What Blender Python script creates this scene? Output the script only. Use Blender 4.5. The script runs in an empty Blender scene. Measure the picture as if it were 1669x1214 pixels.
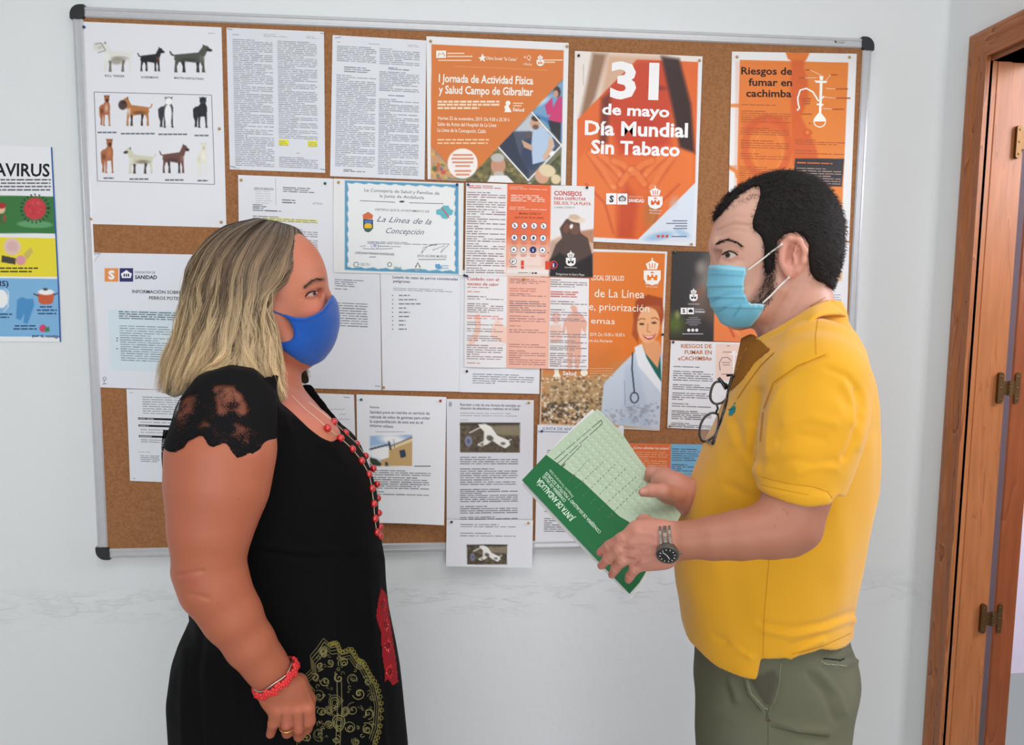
import bpy, math, random
import numpy as np
from mathutils import Vector, Matrix
from mathutils.bvhtree import BVHTree

# ------------------------------------------------------------------ camera, world, lights, exposure
SC = bpy.context.scene
W, H, F = 1669, 1214, 1183.06
YAW, PIT, ROL = -8.43125505e-02, -9.71375448e-02, 8.78015945e-03
BZ = 1.53                                    # height of the middle of the board
CAM = np.array([-0.0883, -1.6955, BZ - 0.0126])
def _rot():
    c, s = math.cos(YAW), math.sin(YAW); Rz = np.array([[c, -s, 0], [s, c, 0], [0, 0, 1]])
    c, s = math.cos(PIT), math.sin(PIT); Rx = np.array([[1, 0, 0], [0, c, -s], [0, s, c]])
    B = np.array([[1, 0, 0], [0, 0, -1], [0, 1, 0]], float)
    c, s = math.cos(ROL), math.sin(ROL); Rr = np.array([[c, -s, 0], [s, c, 0], [0, 0, 1]])
    return Rz @ Rx @ B @ Rr
RC = _rot()
cd = bpy.data.cameras.new('camera'); cam = bpy.data.objects.new('camera', cd); SC.collection.objects.link(cam)
cd.sensor_fit = 'HORIZONTAL'; cd.sensor_width = 36; cd.lens = F / W * 36; cd.clip_start = .02; cd.clip_end = 60
M4 = np.eye(4); M4[:3, :3] = RC; M4[:3, 3] = CAM
cam.matrix_world = Matrix(M4.tolist()); SC.camera = cam
SC.view_settings.view_transform = 'Standard'; SC.view_settings.look = 'None'
SC.view_settings.gamma = 1; SC.view_settings.use_curve_mapping = False
SC.view_settings.exposure = -0.47
SC.cycles.use_denoising = True
SC.cycles.max_bounces = 8; SC.cycles.transparent_max_bounces = 24
wd = bpy.data.worlds.new('sky'); SC.world = wd; wd.use_nodes = True
wd.node_tree.nodes['Background'].inputs[0].default_value = (.90, .94, 1.0, 1)
wd.node_tree.nodes['Background'].inputs[1].default_value = 0.50
def area(name, loc, target, sx, sy, power, col):
    l = bpy.data.lights.new(name, 'AREA'); l.shape = 'RECTANGLE'; l.size = sx; l.size_y = sy; l.energy = power; l.color = col
    o = bpy.data.objects.new(name, l); SC.collection.objects.link(o); o.location = loc
    o.rotation_euler = (Vector(target) - Vector(loc)).to_track_quat('-Z', 'Y').to_euler(); return o
area('ceiling_panel_light', (0.1, -1.5, 2.70), (0.1, -1.5, 0), 2.0, 1.2, 20, (1, .97, .93))
area('window_daylight', (-.3, -3.5, 1.45), (.1, 0, 1.0), 3.0, 1.5, 52, (.94, .965, 1))
area('right_rear_light', (.85, -3.4, 1.3), (0.35, -.0, .8), 1.0, 1.4, 6, (1, .95, .9))  # weak warm area light behind the camera, on the right

# ------------------------------------------------------------------ projection helpers
def ray(px, py):
    px = np.asarray(px, float); py = np.asarray(py, float)
    d = np.stack([(px - W / 2) / F, -(py - H / 2) / F, -np.ones_like(px)], -1)
    return d @ RC.T
def on_y(px, py, y):                         # the point of the vertical plane y (y towards the wall) seen at a pixel
    d = ray(px, py); t = (np.asarray(y) - CAM[1]) / d[..., 1]
    return CAM + d * t[..., None]
def on_x(px, py, x):
    d = ray(px, py); t = (x - CAM[0]) / d[..., 0]; return CAM + d * t[..., None]
def to_px(P):
    q = (np.asarray(P) - CAM) @ RC
    return np.stack([W / 2 + F * q[..., 0] / -q[..., 2], H / 2 - F * q[..., 1] / -q[..., 2]], -1)

# ------------------------------------------------------------------ materials
def lin(c):
    c = np.asarray(c, float) / 255.
    return np.where(c <= .04045, c / 12.92, ((c + .055) / 1.055) ** 2.4)
KA = 1.12
def alb(c): return np.clip(lin(c) * KA, 0, .95)
def mat(name, col=(200, 200, 200), rough=.6, metal=0, attr=None, bump=None, noise=None, sss=0, spec=.5, sheen=0, coat=0, alpha=None):
    m = bpy.data.materials.new(name); m.use_nodes = True; nt = m.node_tree; N = nt.nodes; L = nt.links
    b = N['Principled BSDF']; b.inputs['Roughness'].default_value = rough; b.inputs['Metallic'].default_value = metal
    b.inputs['Specular IOR Level'].default_value = spec
    c = alb(col); b.inputs['Base Color'].default_value = (*c, 1)
    tc = N.new('ShaderNodeTexCoord')
    src = None
    if attr:
        a = N.new('ShaderNodeVertexColor'); a.layer_name = attr; src = a.outputs[0]
        L.new(src, b.inputs['Base Color'])
    if noise:                                # (scale, amount, stretch)
        mp = N.new('ShaderNodeMapping'); mp.inputs['Scale'].default_value = noise[2] if len(noise) > 2 else (1, 1, 1)
        n = N.new('ShaderNodeTexNoise'); n.inputs['Scale'].default_value = noise[0]; n.inputs['Detail'].default_value = 6
        L.new(tc.outputs['Object'], mp.inputs[0]); L.new(mp.outputs[0], n.inputs['Vector'])
        mx = N.new('ShaderNodeMix'); mx.data_type = 'RGBA'; mx.blend_type = 'MULTIPLY'
        rp = N.new('ShaderNodeValToRGB'); rp.color_ramp.elements[0].position = .3; rp.color_ramp.elements[1].position = .7
        lo = 1 - noise[1]; rp.color_ramp.elements[0].color = (lo, lo, lo, 1); rp.color_ramp.elements[1].color = (1, 1, 1, 1)
        L.new(n.outputs[0], rp.inputs[0]); mx.inputs[0].default_value = 1
        if src: L.new(src, mx.inputs[6])
        else: mx.inputs[6].default_value = (*c, 1)
        L.new(rp.outputs[0], mx.inputs[7]); L.new(mx.outputs[2], b.inputs['Base Color'])
    if bump:                                 # (scale, strength, distance)
        n2 = N.new('ShaderNodeTexNoise'); n2.inputs['Scale'].default_value = bump[0]; n2.inputs['Detail'].default_value = 5
        L.new(tc.outputs['Object'], n2.inputs['Vector'])
        bp = N.new('ShaderNodeBump'); bp.inputs['Strength'].default_value = bump[1]; bp.inputs['Distance'].default_value = bump[2]
        L.new(n2.outputs[0], bp.inputs['Height']); L.new(bp.outputs[0], b.inputs['Normal'])
    if sss:
        b.inputs['Subsurface Weight'].default_value = sss; b.inputs['Subsurface Radius'].default_value = (1, .35, .2); b.inputs['Subsurface Scale'].default_value = .006
    if sheen: b.inputs['Sheen Weight'].default_value = sheen
    if coat: b.inputs['Coat Weight'].default_value = coat
    if alpha is not None: b.inputs['Alpha'].default_value = alpha
    return m

# ------------------------------------------------------------------ mesh helpers
def link(name, me, m=None, parent=None, smooth=False):
    o = bpy.data.objects.new(name, me); SC.collection.objects.link(o)
    if m: me.materials.append(m)
    if smooth: me.polygons.foreach_set('use_smooth', np.ones(len(me.polygons), bool))
    if parent: o.parent = parent; o.matrix_parent_inverse = Matrix(np.linalg.inv(np.array(parent.matrix_world)).tolist()) if False else parent_inv(parent)
    return o
def parent_inv(p): return world_of(p).inverted()
def world_of(o):
    m = o.matrix_basis.copy()
    if o.parent: m = world_of(o.parent) @ o.matrix_parent_inverse @ m
    return m
def mesh(verts, faces, name='m', cols=None):
    me = bpy.data.meshes.new(name)
    verts = np.asarray(verts, np.float32)
    if isinstance(faces, np.ndarray):
        k = faces.shape[1]; n = len(faces)
        me.vertices.add(len(verts)); me.vertices.foreach_set('co', verts.ravel())
        me.loops.add(n * k); me.loops.foreach_set('vertex_index', faces.astype(np.int32).ravel())
        me.polygons.add(n); me.polygons.foreach_set('loop_start', np.arange(0, n * k, k, dtype=np.int32))
        me.update(calc_edges=True)
    else:
        me.from_pydata(verts.tolist(), [], [list(map(int, f)) for f in faces]); me.update()
    if cols is not None:
        a = me.color_attributes.new('Col', 'FLOAT_COLOR', 'POINT')
        cc = np.ones((len(verts), 4), np.float32); cc[:, :3] = cols; a.data.foreach_set('color', cc.ravel())
    return me
def tag(o, label=None, cat=None, group=None, kind=None):
    if label: o['label'] = label
    if cat: o['category'] = cat
    if group: o['group'] = group
    if kind: o['kind'] = kind
    return o
def empty(name, loc=(0, 0, 0)):
    o = bpy.data.objects.new(name, None); SC.collection.objects.link(o); o.location = loc; o.empty_display_size = .05; return o
class MB:                                    # collects shapes of one mesh
    def __init__(s): s.v = []; s.f = []; s.n = 0
    def add(s, v, f):
        v = np.asarray(v, float); s.v.append(v); s.f += [[int(i) + s.n for i in q] for q in f]; s.n += len(v); return s
    def hexa(s, a):                          # 8 corners: bottom 4 then top 4
        return s.add(a, [(0, 3, 2, 1), (4, 5, 6, 7), (0, 1, 5, 4), (1, 2, 6, 5), (2, 3, 7, 6), (3, 0, 4, 7)])
    def box(s, lo, hi):
        x0, y0, z0 = lo; x1, y1, z1 = hi
        return s.hexa([(x0, y0, z0), (x1, y0, z0), (x1, y1, z0), (x0, y1, z0), (x0, y0, z1), (x1, y0, z1), (x1, y1, z1), (x0, y1, z1)])
    def prism(s, poly, axis, a, b):          # poly: 2-D outline, extruded along an axis
        n = len(poly); P = []
        for t in (a, b):
            for (p, q) in poly:
                P.append({'x': (t, p, q), 'y': (p, t, q), 'z': (p, q, t)}[axis])
        return s.add(P, [list(range(n))[::-1], list(range(n, 2 * n))] + [(i, (i + 1) % n, n + (i + 1) % n, n + i) for i in range(n)])
    def tube(s, pts, r, seg=8, caps=True):
        pts = np.asarray(pts, float); n = len(pts); r = np.broadcast_to(r, (n,))
        T = np.gradient(pts, axis=0); T /= np.linalg.norm(T, axis=1)[:, None] + 1e-12
        up = np.array([0, 0, 1.]) if abs(T[0][2]) < .9 else np.array([1., 0, 0])
        V = []; A = np.cross(T[0], up); A /= np.linalg.norm(A)
        for i in range(n):
            A = A - T[i] * (A @ T[i]); A /= np.linalg.norm(A) + 1e-12; B = np.cross(T[i], A)
            for k in range(seg):
                a = 2 * math.pi * k / seg; V.append(pts[i] + r[i] * (math.cos(a) * A + math.sin(a) * B))
        Fc = [(i * seg + k, i * seg + (k + 1) % seg, (i + 1) * seg + (k + 1) % seg, (i + 1) * seg + k) for i in range(n - 1) for k in range(seg)]
        if caps: Fc += [list(range(seg))[::-1], list(range((n - 1) * seg, n * seg))]
        return s.add(V, Fc)
    def ball(s, c, r, seg=12, rings=8, squash=(1, 1, 1)):
        V = [(0, 0, 1)]
        for i in range(1, rings):
            a = math.pi * i / rings
            for k in range(seg): b = 2 * math.pi * k / seg; V.append((math.sin(a) * math.cos(b), math.sin(a) * math.sin(b), math.cos(a)))
        V.append((0, 0, -1)); V = np.array(V) * r * np.array(squash) + np.array(c); q = len(V) - 1
        Fc = [(0, 1 + k, 1 + (k + 1) % seg) for k in range(seg)]
        for i in range(rings - 2):
            for k in range(seg):
                a = 1 + i * seg + k; b = 1 + i * seg + (k + 1) % seg; Fc.append((a, a + seg, b + seg, b))
        a = 1 + (rings - 2) * seg; Fc += [(q, a + (k + 1) % seg, a + k) for k in range(seg)]
        return s.add(V, Fc)
    def build(s, name, m=None, parent=None, smooth=False):
        me = mesh(np.concatenate(s.v), s.f, name); return link(name, me, m, parent, smooth)

# ------------------------------------------------------------------ the room
WY = 0.020                                   # plaster face of the back wall; the board's front face is y = 0
XR = 1.092                                   # right wall
def wall_material(name):
    m = mat(name, (222, 226, 228), .75, spec=.25); nt = m.node_tree; N = nt.nodes; L = nt.links; b = N['Principled BSDF']
    tc = N.new('ShaderNodeTexCoord'); n1 = N.new('ShaderNodeTexNoise'); n1.inputs['Scale'].default_value = 26; n1.inputs['Detail'].default_value = 7
    n2 = N.new('ShaderNodeTexNoise'); n2.inputs['Scale'].default_value = 3.2; n2.inputs['Detail'].default_value = 4
    L.new(tc.outputs['Object'], n1.inputs['Vector']); L.new(tc.outputs['Object'], n2.inputs['Vector'])
    mp = N.new('ShaderNodeMapping'); mp.inputs['Scale'].default_value = (9, 9, 30); n3 = N.new('ShaderNodeTexNoise'); n3.inputs['Scale'].default_value = 1; n3.inputs['Detail'].default_value = 8; n3.inputs['Roughness'].default_value = .7
    L.new(tc.outputs['Object'], mp.inputs[0]); L.new(mp.outputs[0], n3.inputs['Vector'])
    sp = N.new('ShaderNodeSeparateXYZ'); L.new(tc.outputs['Object'], sp.inputs[0])
    mr = N.new('ShaderNodeMapRange'); mr.interpolation_type = 'SMOOTHSTEP'      # band of rough filled plaster under the board
    sb = N.new('ShaderNodeMath'); sb.operation = 'SUBTRACT'; sb.inputs[1].default_value = .80; L.new(sp.outputs[2], sb.inputs[0])
    ab = N.new('ShaderNodeMath'); ab.operation = 'ABSOLUTE'; L.new(sb.outputs[0], ab.inputs[0])
    L.new(ab.outputs[0], mr.inputs[0]); mr.inputs[1].default_value = .0; mr.inputs[2].default_value = .075; mr.inputs[3].default_value = 1; mr.inputs[4].default_value = 0
    rr = N.new('ShaderNodeValToRGB'); rr.color_ramp.elements[0].position = .50; rr.color_ramp.elements[1].position = .56; L.new(n3.outputs[0], rr.inputs[0])
    mu = N.new('ShaderNodeMath'); mu.operation = 'MULTIPLY'; L.new(mr.outputs[0], mu.inputs[0]); L.new(rr.outputs[0], mu.inputs[1])
    a1 = N.new('ShaderNodeMath'); a1.operation = 'MULTIPLY_ADD'; a1.inputs[1].default_value = .35; L.new(n1.outputs[0], a1.inputs[0]); L.new(n2.outputs[0], a1.inputs[2])
    a2 = N.new('ShaderNodeMath'); a2.operation = 'MULTIPLY_ADD'; a2.inputs[1].default_value = .30; L.new(mu.outputs[0], a2.inputs[0]); L.new(a1.outputs[0], a2.inputs[2])
    bp = N.new('ShaderNodeBump'); bp.inputs['Strength'].default_value = .5; bp.inputs['Distance'].default_value = .006; L.new(a2.outputs[0], bp.inputs['Height']); L.new(bp.outputs[0], b.inputs['Normal'])
    return m
MW = wall_material('white_plaster')
def structure(mb, name, m): return tag(mb.build(name, m), kind='structure')
CEIL = 2.75; XL = -2.9; YF = -3.9
# back wall with a softly rounded inner corner to the right wall
arc = [(XR - .015 + .015 * math.sin(a), WY - .015 + .015 * math.cos(a)) for a in np.linspace(0, math.pi / 2, 7)]
structure(MB().prism([(XL - .1, WY), *arc, (XR + .1, WY - .015), (XR + .1, WY + .12), (XL - .1, WY + .12)][::-1], 'z', 0, CEIL), 'wall_back', MW)
structure(MB().box((XL - .1, YF, 0), (XL, WY, CEIL)), 'wall_left', MW)
structure(MB().box((XL, YF - .1, 0), (XR, YF, .9)).box((XL, YF - .1, 2.45), (XR, YF, CEIL)).box((XL, YF - .1, .9), (-2.6, YF, 2.45)).box((.9, YF - .1, .9), (XR, YF, 2.45)), 'wall_front', MW)
structure(MB().box((XL - .1, YF - .1, CEIL), (XR + 1.6, WY + .12, CEIL + .1)), 'ceiling', mat('ceiling_white', (225, 225, 222), .9))
def floor_material():
    m = mat('terrazzo_floor', (150, 140, 128), .35); nt = m.node_tree; N = nt.nodes; L = nt.links
    tc = N.new('ShaderNodeTexCoord'); br = N.new('ShaderNodeTexVoronoi'); br.inputs['Scale'].default_value = 70; L.new(tc.outputs['Object'], br.inputs['Vector'])
    rp = N.new('ShaderNodeValToRGB'); rp.color_ramp.elements[0].color = (.34, .31, .27, 1); rp.color_ramp.elements[1].color = (.58, .54, .48, 1)
    L.new(br.outputs['Color'], rp.inputs[0]); L.new(rp.outputs[0], N['Principled BSDF'].inputs['Base Color']); return m
structure(MB().box((XL - .1, YF - .1, -.1), (XR + 1.6, WY + .12, 0)), 'floor', floor_material())
DY1 = -0.0632 - 0.06                         # far side of the door opening (jamb face), casing runs from here to the corner
DZ = None
# measured on the photograph: casing outer line, casing top
ctop = on_x(1580, 60, XR - .014); DZO = ctop[2]; DYO = ctop[1]
cin = on_x(1609, 99, XR - .014); DZI = cin[2]; DYI = cin[1]
DYN = DYI - .86                              # near side of the opening, out of frame
print('door', DZO, DYO, DZI, DYI)
structure(MB().box((XR, DYI + .03, 0), (XR + .1, WY - .015, CEIL)).box((XR, YF - .1, 0), (XR + .1, DYN, CEIL)).box((XR, DYN, DZI), (XR + .1, DYI + .03, CEIL)), 'wall_right', MW)
def wood_material(name, c1, c2, c3, sc, axis='z'):
    m = mat(name, c1, .38, spec=.4); nt = m.node_tree; N = nt.nodes; L = nt.links; b = N['Principled BSDF']
    tc = N.new('ShaderNodeTexCoord'); mp = N.new('ShaderNodeMapping')
    mp.inputs['Scale'].default_value = (1, 1, .10) if axis == 'z' else (1, .10, 1)
    L.new(tc.outputs['Object'], mp.inputs[0])
    n = N.new('ShaderNodeTexNoise'); n.inputs['Scale'].default_value = sc; n.inputs['Detail'].default_value = 3; n.inputs['Distortion'].default_value = 1.2; L.new(mp.outputs[0], n.inputs['Vector'])
    w = N.new('ShaderNodeMath'); w.operation = 'MULTIPLY'; w.inputs[1].default_value = 9; L.new(n.outputs[0], w.inputs[0])
    fr = N.new('ShaderNodeMath'); fr.operation = 'FRACT'; L.new(w.outputs[0], fr.inputs[0])
    rp = N.new('ShaderNodeValToRGB'); e = rp.color_ramp.elements; e[0].position = 0; e[0].color = (*alb(c2), 1); e[1].position = 1; e[1].color = (*alb(c3), 1)
    x = e.new(.18); x.color = (*alb(c1), 1); x = e.new(.8); x.color = (*alb(c1), 1)
    L.new(fr.outputs[0], rp.inputs[0])
    n2 = N.new('ShaderNodeTexNoise'); n2.inputs['Scale'].default_value = sc * 8; n2.inputs['Detail'].default_value = 4; L.new(mp.outputs[0], n2.inputs['Vector'])
    mx = N.new('ShaderNodeMix'); mx.data_type = 'RGBA'; mx.blend_type = 'MULTIPLY'; mx.inputs[0].default_value = .45
    L.new(rp.outputs[0], mx.inputs[6]); L.new(n2.outputs[0], mx.inputs[7]); L.new(mx.outputs[2], b.inputs['Base Color'])
    bp = N.new('ShaderNodeBump'); bp.inputs['Strength'].default_value = .25; bp.inputs['Distance'].default_value = .001; L.new(rp.outputs[0], bp.inputs['Height']); L.new(bp.outputs[0], b.inputs['Normal'])
    return m
WD = wood_material('reddish_pine', (172, 106, 62), (124, 68, 36), (186, 122, 76), 16)
WDY = wood_material('reddish_pine_head', (172, 106, 62), (124, 68, 36), (186, 122, 76), 16, 'y')
WD2 = wood_material('smooth_pine', (182, 114, 68), (168, 100, 58), (188, 120, 74), 9)
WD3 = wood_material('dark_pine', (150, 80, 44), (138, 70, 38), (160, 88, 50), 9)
# door frame, leaf and hinges
DJ = DYI + 0.004                             # plane of the jamb face
def jx(px, py): return float(on_y(px, py, DJ)[0])
XA, XG0, XG1, XL2 = jx(1569, 1214), jx(1595, 1214), jx(1603, 1214), jx(1638, 1214)
door = tag(empty('door_1', (XR, DYI, 0)), kind='structure')
def casing(poly_y0, poly_y1, z0, z1, name, m, vert=True): pass
cw = DYO - DYI
# moulded casing: vertical piece (mitred at the top) and head piece
def moulding(w): return [(0, .014), (.006, .017), (w * .35, .017), (w * .5, .013), (w * .8, .012), (w * .88, .016), (w, .016), (w, 0), (0, 0)]
mo = moulding(cw)
v = []; 
for z, k in ((0, 0), (1, 1)):
    for (a, t) in mo: v.append((XR - t, DYO - a, (DZO - a) if k else 0))
n = len(mo); fc = [list(range(n)), list(range(n, 2 * n))[::-1]] + [(i, n + i, n + (i + 1) % n, (i + 1) % n) for i in range(n)]
MB().add(v, fc).build('casing_side', WD, door)
v = []
for k in (0, 1):
    for (a, t) in mo: v.append((XR - t, (DYO - a) if k == 0 else (DYN - cw + a), DZO - a))
MB().add(v, fc).build('casing_head', WDY, door)
j = MB(); j.box((XR - .006, DYI, 0), (XR + .010, DYI + .03, DZI + .03)); j.build('jamb_bead', WD2, door)
j = MB(); j.prism([(XR + .010, DYI + .006), (XR + .014, DYI + .001), (XA - .003, DYI + .001), (XA, DYI + .010), (XA, DYI + .04), (XR + .010, DYI + .04)], 'z', 0, DZI + .02).build('jamb', WD2, door)
j = MB(); j.box((XA, DJ + .002, 0), (XG0, DYI + .04, DZI + .02)).build('rebate', WD2, door)
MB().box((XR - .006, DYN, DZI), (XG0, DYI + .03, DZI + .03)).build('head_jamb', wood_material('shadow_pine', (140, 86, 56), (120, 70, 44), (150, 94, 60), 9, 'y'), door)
LD = np.array([math.sin(math.radians(30)), math.cos(math.radians(30))]) * .78
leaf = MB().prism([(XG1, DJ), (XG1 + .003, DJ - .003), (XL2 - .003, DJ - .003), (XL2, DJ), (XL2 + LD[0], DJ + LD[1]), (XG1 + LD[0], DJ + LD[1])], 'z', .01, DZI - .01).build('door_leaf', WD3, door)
MBR = mat('aged_brass', (105, 78, 48), .45, .8, bump=(120, .3, .001))
for (cx_, cy_) in ((1662, 232), (1637, 632), (1611, 1007)):
    zc = float(on_y(cx_, cy_, DJ)[2]); h = .036; hg = MB()
    for xs in ((XG0 - .022, XG0 - .009), (XG1 + .006, XG1 + .018)):
        x0, x1 = xs; xm = (x0 + x1) / 2; r = (x1 - x0) / 2
        out = [(xm + r * math.cos(a), zc + (h - r) * (1 if math.sin(a) > 0 else -1) + r * math.sin(a)) for a in np.linspace(.001, 2 * math.pi - .02, 16)]
        hg.prism(out, 'y', DJ - .006, DJ + .004)
        for s in (-.026, .0, .026): hg.ball((xm, DJ - .006, zc + s), .0028, 8, 5, (1, .4, 1))
    hg.box((XG0 - .012, DJ - .0055, zc - .016), (XG1 + .008, DJ - .002, zc + .016))
    for k in range(4): hg.tube([((XG0 + XG1) / 2, DJ - .005, zc - .017 + k * .0087), ((XG0 + XG1) / 2, DJ - .005, zc - .0095 + k * .0087)], .0052, 10)
    hg.build('hinge', MBR, leaf)
# the hall beyond the door
structure(MB().box((XR + .1, 1.0, 0), (XR + 1.6, 1.1, CEIL)), 'wall_hall', mat('hall_plaster', (226, 214, 230), .8, bump=(30, .2, .003)))
structure(MB().box((XR + 1.6, YF, 0), (XR + 1.7, 1.1, CEIL)), 'wall_hall_side', mat('hall_plaster_side', (206, 212, 220), .8))
area('hall_fill_light', (XR + 1.2, -.7, 2.2), (XR + .4, 1.0, 1.3), 1.2, .8, 60, (.95, .93, 1))  # added lamp, brightens the hall wall seen past the door leaf

# ------------------------------------------------------------------ cork board
CY = 0.004                                   # front of the cork
board = empty('cork_notice_board', (0, WY, BZ))
tag(board, 'large cork notice board in a silver aluminium frame covered with notices', 'notice board')
HW, HH = .9, .611
mc = mat('cork', (176, 118, 68), .85, spec=.15); nt = mc.node_tree; N = nt.nodes; L = nt.links
tc = N.new('ShaderNodeTexCoord'); vo = N.new('ShaderNodeTexVoronoi'); vo.inputs['Scale'].default_value = 420; no = N.new('ShaderNodeTexNoise'); no.inputs['Scale'].default_value = 170; no.inputs['Detail'].default_value = 8
L.new(tc.outputs['Object'], vo.inputs['Vector']); L.new(tc.outputs['Object'], no.inputs['Vector'])
ad = N.new('ShaderNodeMath'); ad.operation = 'MULTIPLY_ADD'; ad.inputs[1].default_value = .35; L.new(vo.outputs['Color'], ad.inputs[0]); L.new(no.outputs[0], ad.inputs[2])
rp = N.new('ShaderNodeValToRGB'); e = rp.color_ramp.elements; e[0].position = .42; e[0].color = (*alb((136, 92, 60)), 1); e[1].position = .85; e[1].color = (*alb((158, 113, 76)), 1); x = e.new(.62); x.color = (*alb((148, 101, 66)), 1)
L.new(ad.outputs[0], rp.inputs[0]); L.new(rp.outputs[0], N['Principled BSDF'].inputs['Base Color'])
bp = N.new('ShaderNodeBump'); bp.inputs['Strength'].default_value = .4; bp.inputs['Distance'].default_value = .001; L.new(ad.outputs[0], bp.inputs['Height']); L.new(bp.outputs[0], N['Principled BSDF'].inputs['Normal'])
MB().box((-HW + .012, CY, BZ - HH + .012), (HW - .012, WY, BZ + HH - .012)).build('cork_panel', mc, board)
MAL = mat('brushed_aluminium', (196, 198, 202), .38, .35, noise=(60, .06, (1, 1, 1)))
def rail(p, q, inward, name='frame_rail'):   # p,q along the rail in (x,z); inward: unit vector to the board's middle
    prof = [(0, WY), (0, .006), (.003, .001), (.008, 0), (.009, .0012), (.0165, .0012), (.0175, 0), (.021, 0), (.0235, .003), (.0235, WY)]
    v = []
    for (x, z) in (p, q):
        for (a, y) in prof: v.append((x + inward[0] * a, y, z + inward[1] * a))
    n = len(prof); f = [list(range(n)), list(range(n, 2 * n))[::-1]] + [(i, n + i, n + (i + 1) % n, (i + 1) % n) for i in range(n)]
    MB().add(v, f).build(name, MAL, board)
t, bt = BZ + HH, BZ - HH
rail((-HW + .02, t), (HW - .02, t), (0, -1)); rail((-HW + .02, bt), (HW - .02, bt), (0, 1))
rail((-HW, bt + .02), (-HW, t - .02), (1, 0)); rail((HW, bt + .02), (HW, t - .02), (-1, 0))
MCAP = mat('black_plastic', (38, 40, 44), .4)
for sx in (-1, 1):
    for sz in (-1, 1):
        R_ = .022; w_ = .030
        def P(a, b): return (sx * (HW + .002 - a), BZ + sz * (HH + .002 - b))
        pol = [P(R_ * (1 - math.sin(q)), R_ * (1 - math.cos(q))) for q in np.linspace(0, math.pi / 2, 8)][::-1] + [P(w_, 0), P(w_, w_ - .005), P(w_ - .005, w_), P(0, w_)]
        MB().prism(pol, 'y', -.002, WY).build('corner_cap', MCAP, board)

# ------------------------------------------------------------------ paper, print and pictures
MPAPER = mat('paper', attr='Col', rough=.62, spec=.35)
MPRINT = mat('print', attr='Col', rough=.6, spec=.25)
MGLOSS = mat('coated_paper', attr='Col', rough=.38, spec=.5)
_tc = {}
def glyphs(s, off=0., shear=0.):
    key = (s, off, shear)
    if key not in _tc:
        cu = bpy.data.curves.new('t', 'FONT'); cu.body = s; cu.size = 1; cu.offset = off; cu.shear = shear; cu.resolution_u = 2
        ob = bpy.data.objects.new('t', cu); me = ob.to_mesh()
        v = np.zeros(len(me.vertices) * 3); me.vertices.foreach_get('co', v); v = v.reshape(-1, 3)[:, :2]
        fs = [tuple(p.vertices) for p in me.polygons]
        _tc[key] = (v, fs); ob.to_mesh_clear(); bpy.data.objects.remove(ob); bpy.data.curves.remove(cu)
    return _tc[key]
CAPH = glyphs('H')[0][:, 1].max()
rng = random.Random(7); nrg = np.random.default_rng(5)
class Canvas:                                # colour field painted at the vertices of a printed sheet
    def __init__(s, X, Y, bg): s.X, s.Y = X, Y; s.C = np.ones(X.shape + (3,)) * np.array(bg, float)
    def mix(s, a, col): s.C += (np.array(col, float) - s.C) * np.clip(a, 0, 1)[..., None]
    def sd(s, pts):
        X, Y = s.X, s.Y; d = np.full(X.shape, 1e9); ins = np.zeros(X.shape, bool); n = len(pts)
        for i in range(n):
            (x0, y0), (x1, y1) = pts[i], pts[(i + 1) % n]; ex, ey = x1 - x0, y1 - y0
            t = np.clip(((X - x0) * ex + (Y - y0) * ey) / (ex * ex + ey * ey + 1e-9), 0, 1)
            d = np.minimum(d, np.hypot(X - x0 - t * ex, Y - y0 - t * ey))
            if y0 != y1: ins ^= ((Y < y0) != (Y < y1)) & (X < x0 + (Y - y0) * ex / ey)
        return np.where(ins, d, -d)
    def poly(s, pts, col, soft=1., a=1.): s.mix(np.clip(.5 + s.sd(pts) / soft, 0, 1) * a, col); return s
    def ell(s, cx, cy, rx, ry, col, ang=0., soft=1., a=1.):
        c, sn = math.cos(ang), math.sin(ang); u = (s.X - cx) * c + (s.Y - cy) * sn; v = -(s.X - cx) * sn + (s.Y - cy) * c
        k = np.sqrt((u / rx) ** 2 + (v / ry) ** 2); s.mix(np.clip(.5 + (1 - k) * min(rx, ry) / soft, 0, 1) * a, col); return s
    def line(s, pts, w, col, a=1., soft=1.):
        d = np.full(s.X.shape, 1e9)
        for (x0, y0), (x1, y1) in zip(pts[:-1], pts[1:]):
            ex, ey = x1 - x0, y1 - y0; t = np.clip(((s.X - x0) * ex + (s.Y - y0) * ey) / (ex * ex + ey * ey + 1e-9), 0, 1)
            d = np.minimum(d, np.hypot(s.X - x0 - t * ex, s.Y - y0 - t * ey))
        s.mix(np.clip(.5 + (w / 2 - d) / soft, 0, 1) * a, col); return s
    def speck(s, pts, cols, n, r0, r1, a=.8):
        xs = [p[0] for p in pts]; ys = [p[1] for p in pts]; base = s.C.copy(); keep = s.sd(pts) < 0
        for _ in range(n):
            x, y = rng.uniform(min(xs), max(xs)), rng.uniform(min(ys), max(ys)); r = rng.uniform(r0, r1)
            w = (abs(s.X - x) < r * 2) & (abs(s.Y - y) < r * 2)
            if not w.any(): continue
            k = np.clip(1.3 - np.hypot(s.X[w] - x, (s.Y[w] - y) * rng.uniform(.8, 1.5)) / r, 0, 1) * a
            s.C[w] += (np.array(rng.choice(cols), float) - s.C[w]) * k[:, None]
        s.C[keep] = base[keep]; return s
PIN = {'b': (40, 60, 120), 'g': (20, 90, 70), 'r': (170, 40, 40), 'y': (190, 150, 90), 'k': (40, 45, 50)}
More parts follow.
